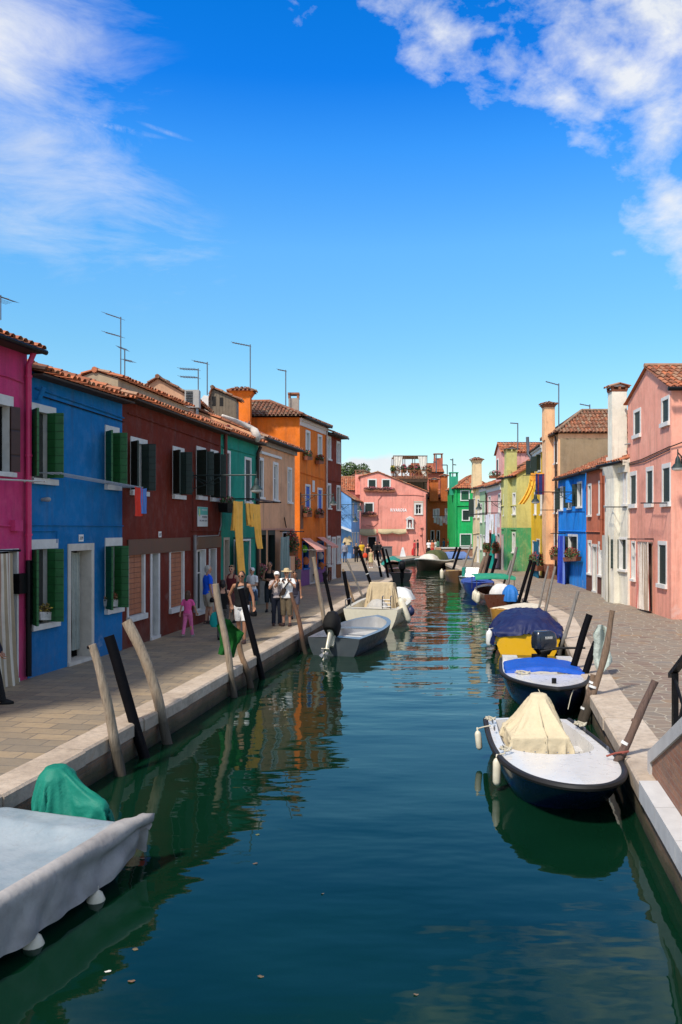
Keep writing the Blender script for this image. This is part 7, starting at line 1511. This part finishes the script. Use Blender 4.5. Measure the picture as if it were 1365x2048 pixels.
# grey box, A-board at the pink house
c_ = at(771, 1111, 86.8); m = MB(); m.box(c_.x - .7, c_.x + .7, 86.4, 87.2, PZ, PZ + .95); m.box(c_.x - .74, c_.x + .74, 86.36, 87.24, PZ + .95, PZ + 1.02); m.build('metal_bin', simple('grey_steel', (.12, .12, .125), .5, .2), label='grey metal bin against the pink gabled house', cat='bin')
c_ = G(806, 1113); m = MB()
m.quad(c_ + V((-.3, -.3, 0)), c_ + V((.3, -.3, 0)), c_ + V((.08, 0, .95)), c_ + V((-.08, 0, .95))); m.quad(c_ + V((.3, .3, 0)), c_ + V((-.3, .3, 0)), c_ + V((-.08, 0, .95)), c_ + V((.08, 0, .95))); m.poly([c_ + V((.3, -.3, 0)), c_ + V((.3, .3, 0)), c_ + V((.08, 0, .95))]); m.poly([c_ + V((-.3, -.3, 0)), c_ + V((-.3, .3, 0)), c_ + V((-.08, 0, .95))]); m.build('folded_parasol', canvas((.62, .62, .62), .8, .5), label='small white folded parasol standing before the pink gabled house', cat='parasol')
# brick parapet at the side canal
bw = brickwall((.30, .13, .07), False, 'parapet_brick'); t = thing('brick_parapet', (12.6, 84.8, PZ), 'brick parapet with a pale coping before the emerald green house', 'parapet'); m = MB(); m.box(10.0, 15.5, 84.7, 85.0, -.3, 1.38); m.build('wall', bw, t); m = MB(); m.box(9.9, 15.6, 84.62, 85.08, 1.38, 1.52); m.build('coping', WHITE, t); m = MB(); m.box(9.75, 10.25, 84.55, 85.1, PZ - .3, 1.5); m.build('pillar', simple('rendered_pillar', (.45, .24, .13), .8), t)
# bridge wing at the right edge
t = thing('bridge_parapet', (3.75, 9.0, PZ), 'brick bridge wing with a sloping pale coping at the right edge', 'parapet'); sl = lambda d: .86 + (10.3 - d) * .47
xl = lambda d: 3.61 + (d - 9.76) * .176 + .17
m = MB(); A_ = [(xl(d), d) for d in (10.25, 6.0)]
m.hexa([(xl(10.25), 10.25, PZ - .1), (xl(6), 6, PZ - .1), (xl(6) + .3, 6, PZ - .1), (xl(10.25) + .3, 10.25, PZ - .1)], [(xl(10.25), 10.25, sl(10.25) - .17), (xl(6), 6, sl(6) - .17), (xl(6) + .3, 6, sl(6) - .17), (xl(10.25) + .3, 10.25, sl(10.25) - .17)]); m.build('wall', brickwall((.27, .11, .065), False, 'bridge_brick'), t)
m = MB(); e = .03; m.hexa([(xl(10.4) - e, 10.4, sl(10.4) - .17), (xl(6) - e, 6, sl(6) - .168), (xl(6) + .36, 6, sl(6) - .168), (xl(10.4) + .36, 10.4, sl(10.4) - .17)], [(xl(10.4) - e, 10.4, sl(10.4)), (xl(6) - e, 6, sl(6)), (xl(6) + .36, 6, sl(6)), (xl(10.4) + .36, 10.4, sl(10.4))]); m.hexa([(xl(10.4) - e, 10.4, PZ), (xl(10.25) - e, 10.253, PZ), (xl(10.25) + .36, 10.253, PZ), (xl(10.4) + .36, 10.4, PZ)], [(xl(10.4) - e, 10.4, sl(10.4) - .172), (xl(10.25) - e, 10.253, sl(10.25) - .172), (xl(10.25) + .36, 10.253, sl(10.25) - .172), (xl(10.4) + .36, 10.4, sl(10.4) - .172)]); m.build('coping', simple('pale_coping', (.50, .48, .46), .75, .12, 5, .25), t)
m = MB(); x2 = lambda d: 3.61 + (d - 9.76) * .176
for i in range(5):
    d0, d1 = 9.9 - i * .95, 9.9 - (i + 1) * .95 + .012; m.hexa([(x2(d0) - .06, d0, PZ - .18), (x2(d1) - .06, d1, PZ - .18), (x2(d1) + .17, d1, PZ - .18), (x2(d0) + .17, d0, PZ - .18)], [(x2(d0) - .06, d0, PZ + .05), (x2(d1) - .06, d1, PZ + .05), (x2(d1) + .165, d1, PZ + .05), (x2(d0) + .165, d0, PZ + .05)])
m.build('string_course', simple('pale_coping2', (.55, .54, .53), .7, .1, 5, .2), t)
m = MB(); m.hexa([(x2(10) + .02, 10.0, -.5), (x2(5) + .02, 5, -.5), (x2(5) + .16, 5, -.5), (x2(10) + .16, 10, -.5)], [(x2(10) + .0, 10.0, PZ - .181), (x2(5) + .0, 5, PZ - .181), (x2(5) + .16, 5, PZ - .181), (x2(10) + .16, 10, PZ - .181)]); m.build('abutment', brickwall((.30, .12, .06), True, 'abutment_brick'), t)
t = thing('iron_railing', (4.05, 9.7, 1.1), 'dark iron handrail on the bridge wing at the right edge', 'railing'); xr = lambda d: xl(d) + .17
for d_ in (9.75, 8.3, 6.9): m = MB(); m.box(xr(d_) - .03, xr(d_) + .03, d_ - .03, d_ + .03, sl(d_) - .02, sl(d_) + .8); m.build('post', BLACKM, t)
m = MB(); m.hexa([(xr(9.95) - .04, 9.95, sl(9.95) + .80), (xr(6.5) - .04, 6.5, sl(6.5) + .80), (xr(6.5) + .04, 6.5, sl(6.5) + .80), (xr(9.95) + .04, 9.95, sl(9.95) + .80)], [(xr(9.95) - .04, 9.95, sl(9.95) + .86), (xr(6.5) - .04, 6.5, sl(6.5) + .86), (xr(6.5) + .04, 6.5, sl(6.5) + .86), (xr(9.95) + .04, 9.95, sl(9.95) + .86)]); m.build('handrail', BLACKM, t)
m = MB(); m.tube([(xr(9.7), 9.72, sl(9.7) + .70), (xr(9.35), 9.35, sl(9.35) + .3), (xr(9.0), 9.0, sl(9.0) + .1)], .018, 6); m.tube([(xr(9.75), 9.7, sl(9.75) + .1), (xr(9.2), 9.2, sl(9.2) + .45), (xr(8.4), 8.35, sl(8.4) + .7)], .02, 6); m.build('bars', BLACKM, t)
# drifting litter
for i, (px, py, s_, c_, nm, lb) in enumerate(((216, 1943, .05, (.6, .58, .52), 'floating_paper', 'white scrap floating near the lower left corner'), (262, 1962, .06, (.16, .09, .05), 'floating_leaf', 'brown leaf floating right of the white scrap'), (208, 1960, .04, (.18, .08, .05), 'floating_leaf', 'small brown leaf just below the white scrap'), (522, 1952, .05, (.14, .10, .06), 'floating_leaf', 'brown leaf floating near the bottom middle'), (272, 1898, .05, (.15, .11, .06), 'floating_leaf', 'brown leaf above the white scrap'), (516, 1669, .05, (.10, .12, .05), 'floating_leaf', 'greenish leaf floating by the edge of the house reflection'), (511, 1727, .05, (.12, .08, .05), 'floating_leaf', 'brown leaf floating below the greenish one'), (284, 1717, .06, (.13, .09, .06), 'floating_leaf', 'brown leaf beside the tarpaulin covered boat'), (645, 1787, .03, (.15, .12, .08), 'floating_leaf', 'tiny leaf in the middle of the canal'), (832, 1988, .04, (.16, .12, .08), 'floating_leaf', 'leaf floating at the bottom right of the middle'))):
    p = G(px, py, .006); m = MB(); n_ = 9; s_ *= .5; m.poly([p + V((s_ * (1 + .35 * math.sin(k * 2.1 + i)) * math.cos(k * 6.283 / n_), s_ * (.7 + .3 * math.sin(k * 1.7 + i)) * math.sin(k * 6.283 / n_), .004 * math.sin(k + i))) for k in range(n_)]); m.build(nm, simple(nm, c_, .8, .3, 30), label=lb, cat='leaf' if 'leaf' in nm else 'paper scrap', group='litter floating on the canal')
# ------------------------------------------------------------------ camera, sun, sky
cam = bpy.data.objects.new('camera', bpy.data.cameras.new('camera')); col.objects.link(cam); scene.camera = cam
cam.location = (0, 0, EZ); cam.rotation_euler = (rad(90), 0, 0); cam.data.sensor_width = 36; cam.data.sensor_fit = 'AUTO'
cam.data.lens = F / 2048 * 36; cam.data.shift_y = (HY - 1024) / 2048; cam.data.clip_end = 3000; cam.data.clip_start = .05
SUN_AZ, SUN_EL = math.atan2(-.62, -.79), rad(52)          # azimuth of the direction towards the sun, measured from +Y to +X
sd = V((math.sin(SUN_AZ) * math.cos(SUN_EL), math.cos(SUN_AZ) * math.cos(SUN_EL), math.sin(SUN_EL)))
sun = bpy.data.objects.new('sun', bpy.data.lights.new('sun', 'SUN')); col.objects.link(sun)
sun.data.energy = 4.6; sun.data.angle = rad(5); sun.data.color = (1.0, .93, .82); sun.rotation_euler = sd.to_track_quat('Z', 'Y').to_euler(); sun.location = (-20, -20, 40)
w = bpy.data.worlds.new('World'); scene.world = w; w.use_nodes = True; nt = w.node_tree; N = nt.nodes; Lk = nt.links
bg = N['Background']
class WT(NT):
    def __init__(s): s.t = nt; s.n = N; s.l = Lk; s.tc = N.new('ShaderNodeTexCoord')
W_ = WT()
sky = N.new('ShaderNodeTexSky'); sky.sky_type = 'NISHITA'; sky.sun_disc = False; sky.sun_elevation = SUN_EL; sky.sun_rotation = SUN_AZ; sky.air_density = 1.0; sky.dust_density = .4; sky.ozone_density = 2.0
GR=[(0,(1.12,1.22,1.15)),(.058,(1.0,1.24,1.2)),(.134,(.78,1.32,1.4)),(.206,(.67,1.44,1.8)),(.272,(.28,1.23,2.1)),(.318,(.05,.93,2.05)),(.37,(.02,.9,1.95)),(.5,(.6,.85,1.2)),(.62,(1.3,1.1,.9)),(1,(1.7,1.25,.85))]
SKYGRADE=[(p,tuple(x*.4 for x in c)) for p,c in GR]
STR = .13
dirv = W_.tc.outputs['Generated']; sp = N.new('ShaderNodeSeparateXYZ'); Lk.new(dirv, sp.inputs[0])
x_, y_, z_ = sp.outputs
el = W_.math('ARCSINE', z_); az = W_.math('ARCTAN2', x_, y_)
grade = W_.ramp(W_.rng(el, 0, math.pi/2, 0, 1), SKYGRADE)
skyc = W_.mix(1.0, W_.mix(1.0, sky.outputs[0], (2.5, 2.5, 2.5), 'MULTIPLY'), grade, 'MULTIPLY')
# cloud coverage: streaks laid on the dome by azimuth and elevation
cb = N.new('ShaderNodeCombineXYZ'); Lk.new(az, cb.inputs[0]); Lk.new(el, cb.inputs[1])
def blob(a0, e0, ra, re, rot):
    m = N.new('ShaderNodeMapping'); m.vector_type = 'TEXTURE'; m.inputs['Location'].default_value = (a0, e0, 0); m.inputs['Rotation'].default_value = (0, 0, rot); m.inputs['Scale'].default_value = (ra, re, 1)
    Lk.new(cb.outputs[0], m.inputs['Vector']); l = N.new('ShaderNodeVectorMath'); l.operation = 'LENGTH'; Lk.new(m.outputs[0], l.inputs[0])
    return W_.rng(l.outputs['Value'], 0, 1, 1, 0)
def pxd(px, py):
    d = V(((px - CX) / F, 1, (HY - py) / F)).normalized(); return math.atan2(d.x, d.y), math.asin(d.z)
def cnoise(scale, detail, rough, stretch, rot, dist=0.0):
    m = N.new('ShaderNodeMapping'); m.inputs['Rotation'].default_value = (0, 0, rot); m.inputs['Scale'].default_value = (*stretch, 1); Lk.new(cb.outputs[0], m.inputs['Vector'])
    n = N.new('ShaderNodeTexNoise'); n.inputs['Scale'].default_value = scale; n.inputs['Detail'].default_value = detail; n.inputs['Roughness'].default_value = rough; n.inputs['Distortion'].default_value = dist
    Lk.new(m.outputs[0], n.inputs['Vector']); return n.outputs['Fac']
def addb(lst):
    o = None
    for (px, py, rx, ry, rot, k) in lst:
        a, e = pxd(px, py); b = W_.math('MULTIPLY', blob(a, e, rx / F, ry / F, rad(rot)), k); o = b if o is None else W_.math('MAXIMUM', o, b)
    return o
wisp = addb([(-10, 60, 240, 360, 12, 1.2), (60, 300, 330, 260, -30, .85), (230, 400, 330, 170, -38, .62), (330, 450, 260, 110, -40, .42), (160, 60, 200, 260, 30, .5)])
puff = addb([(880, 60, 260, 95, -32, 1.0), (1010, 110, 190, 80, -32, .95), (1120, 195, 260, 80, -28, .85), (1240, 150, 330, 110, -34, 1.1), (1330, 250, 160, 110, -60, 1.0), (1330, 20, 220, 130, -10, 1.35), (1330, 390, 110, 200, 25, 1.0), (1372, 490, 75, 110, 20, 1.0), (1130, 20, 160, 100, -30, .8),
             (1241, 506, 40, 16, 0, .62), (620, 22, 60, 26, 30, .5), (590, 4, 60, 22, -30, .45)])
low = addb([(760, 938, 130, 38, 0, 1.5), (700, 950, 110, 36, 0, 1.3), (820, 955, 130, 34, 0, 1.0), (925, 1010, 70, 30, 0, 1.0), (990, 1010, 60, 40, 0, .8)])
trail = W_.math('MULTIPLY', addb([(200, 248, 130, 7, -5, 1.0), (330, 263, 60, 5, -12, .7)]), W_.rng(cnoise(38, 5, .7, (1, 1), 0), .38, .62, .0, 1))
high_fill = W_.math('MULTIPLY', W_.rng(el, .66, .95, 0, .85), W_.rng(cnoise(2.5, 6, .6, (1, 1), 0), .35, .6, 0, 1))  # unseen white cloud added above the view to neutralise the fill light
n1 = cnoise(6.5, 9, .62, (1, 2.1), rad(38), .25); n2 = cnoise(11, 9, .6, (1, 1.7), rad(33), .3); n3 = cnoise(22, 6, .6, (1, 1.6), 0)
n4 = cnoise(5, 9, .66, (1, 3.2), rad(28), .5)
f1 = W_.rng(W_.math('ADD', W_.math('MULTIPLY', wisp, .62), W_.math('MULTIPLY', n4, 1.5)), .86, 1.62, 0, .85)
f1 = W_.math('MULTIPLY', f1, W_.rng(wisp, 0, .45, 0, 1))
n5 = cnoise(26, 7, .62, (1, 1.5), rad(35), .2)
f2 = W_.rng(W_.math('ADD', W_.math('MULTIPLY', puff, .5), W_.math('ADD', W_.math('MULTIPLY', n2, .95), W_.math('MULTIPLY', n5, .5))), .90, 1.34, 0, .95)
f2 = W_.math('MULTIPLY', f2, W_.rng(puff, 0, .2, 0, 1))
f3 = W_.rng(W_.math('ADD', W_.math('MULTIPLY', low, .55), W_.math('MULTIPLY', n3, .7)), .55, .78, 0, .95)
f3 = W_.math('MULTIPLY', f3, W_.rng(low, 0, .15, 0, 1))
back_fill = W_.math('MULTIPLY', W_.rng(y_, .35, -.25, 0, .62), W_.rng(cnoise(2.2, 7, .6, (1, 1.5), 0), .3, .55, .25, 1))  # unseen cloud bank added behind the camera as neutral fill light
cov = W_.math('MAXIMUM', W_.math('MAXIMUM', W_.math('MAXIMUM', f1, back_fill), f2), W_.math('MAXIMUM', f3, W_.math('MAXIMUM', W_.math('MULTIPLY', trail, .45), high_fill)))
ccol = W_.ramp(W_.rng(W_.math('ADD', n2, W_.math('MULTIPLY', n1, .4)), .45, 1.0, 0, 1), [(0, (.74 / STR, .79 / STR, .86 / STR)), (.5, (.86 / STR, .89 / STR, .93 / STR)), (1, (.95 / STR, .96 / STR, .98 / STR))])
fin = W_.mix(cov, skyc, ccol)
Lk.new(fin, bg.inputs[0]); bg.inputs[1].default_value = STR
scene.view_settings.view_transform = 'Standard'; scene.view_settings.look = 'None'; scene.view_settings.exposure = 0; scene.view_settings.gamma = 1
scene.cycles.max_bounces = 6; scene.cycles.diffuse_bounces = 3; scene.cycles.glossy_bounces = 3; scene.cycles.sample_clamp_indirect = 6; scene.cycles.use_denoising = True
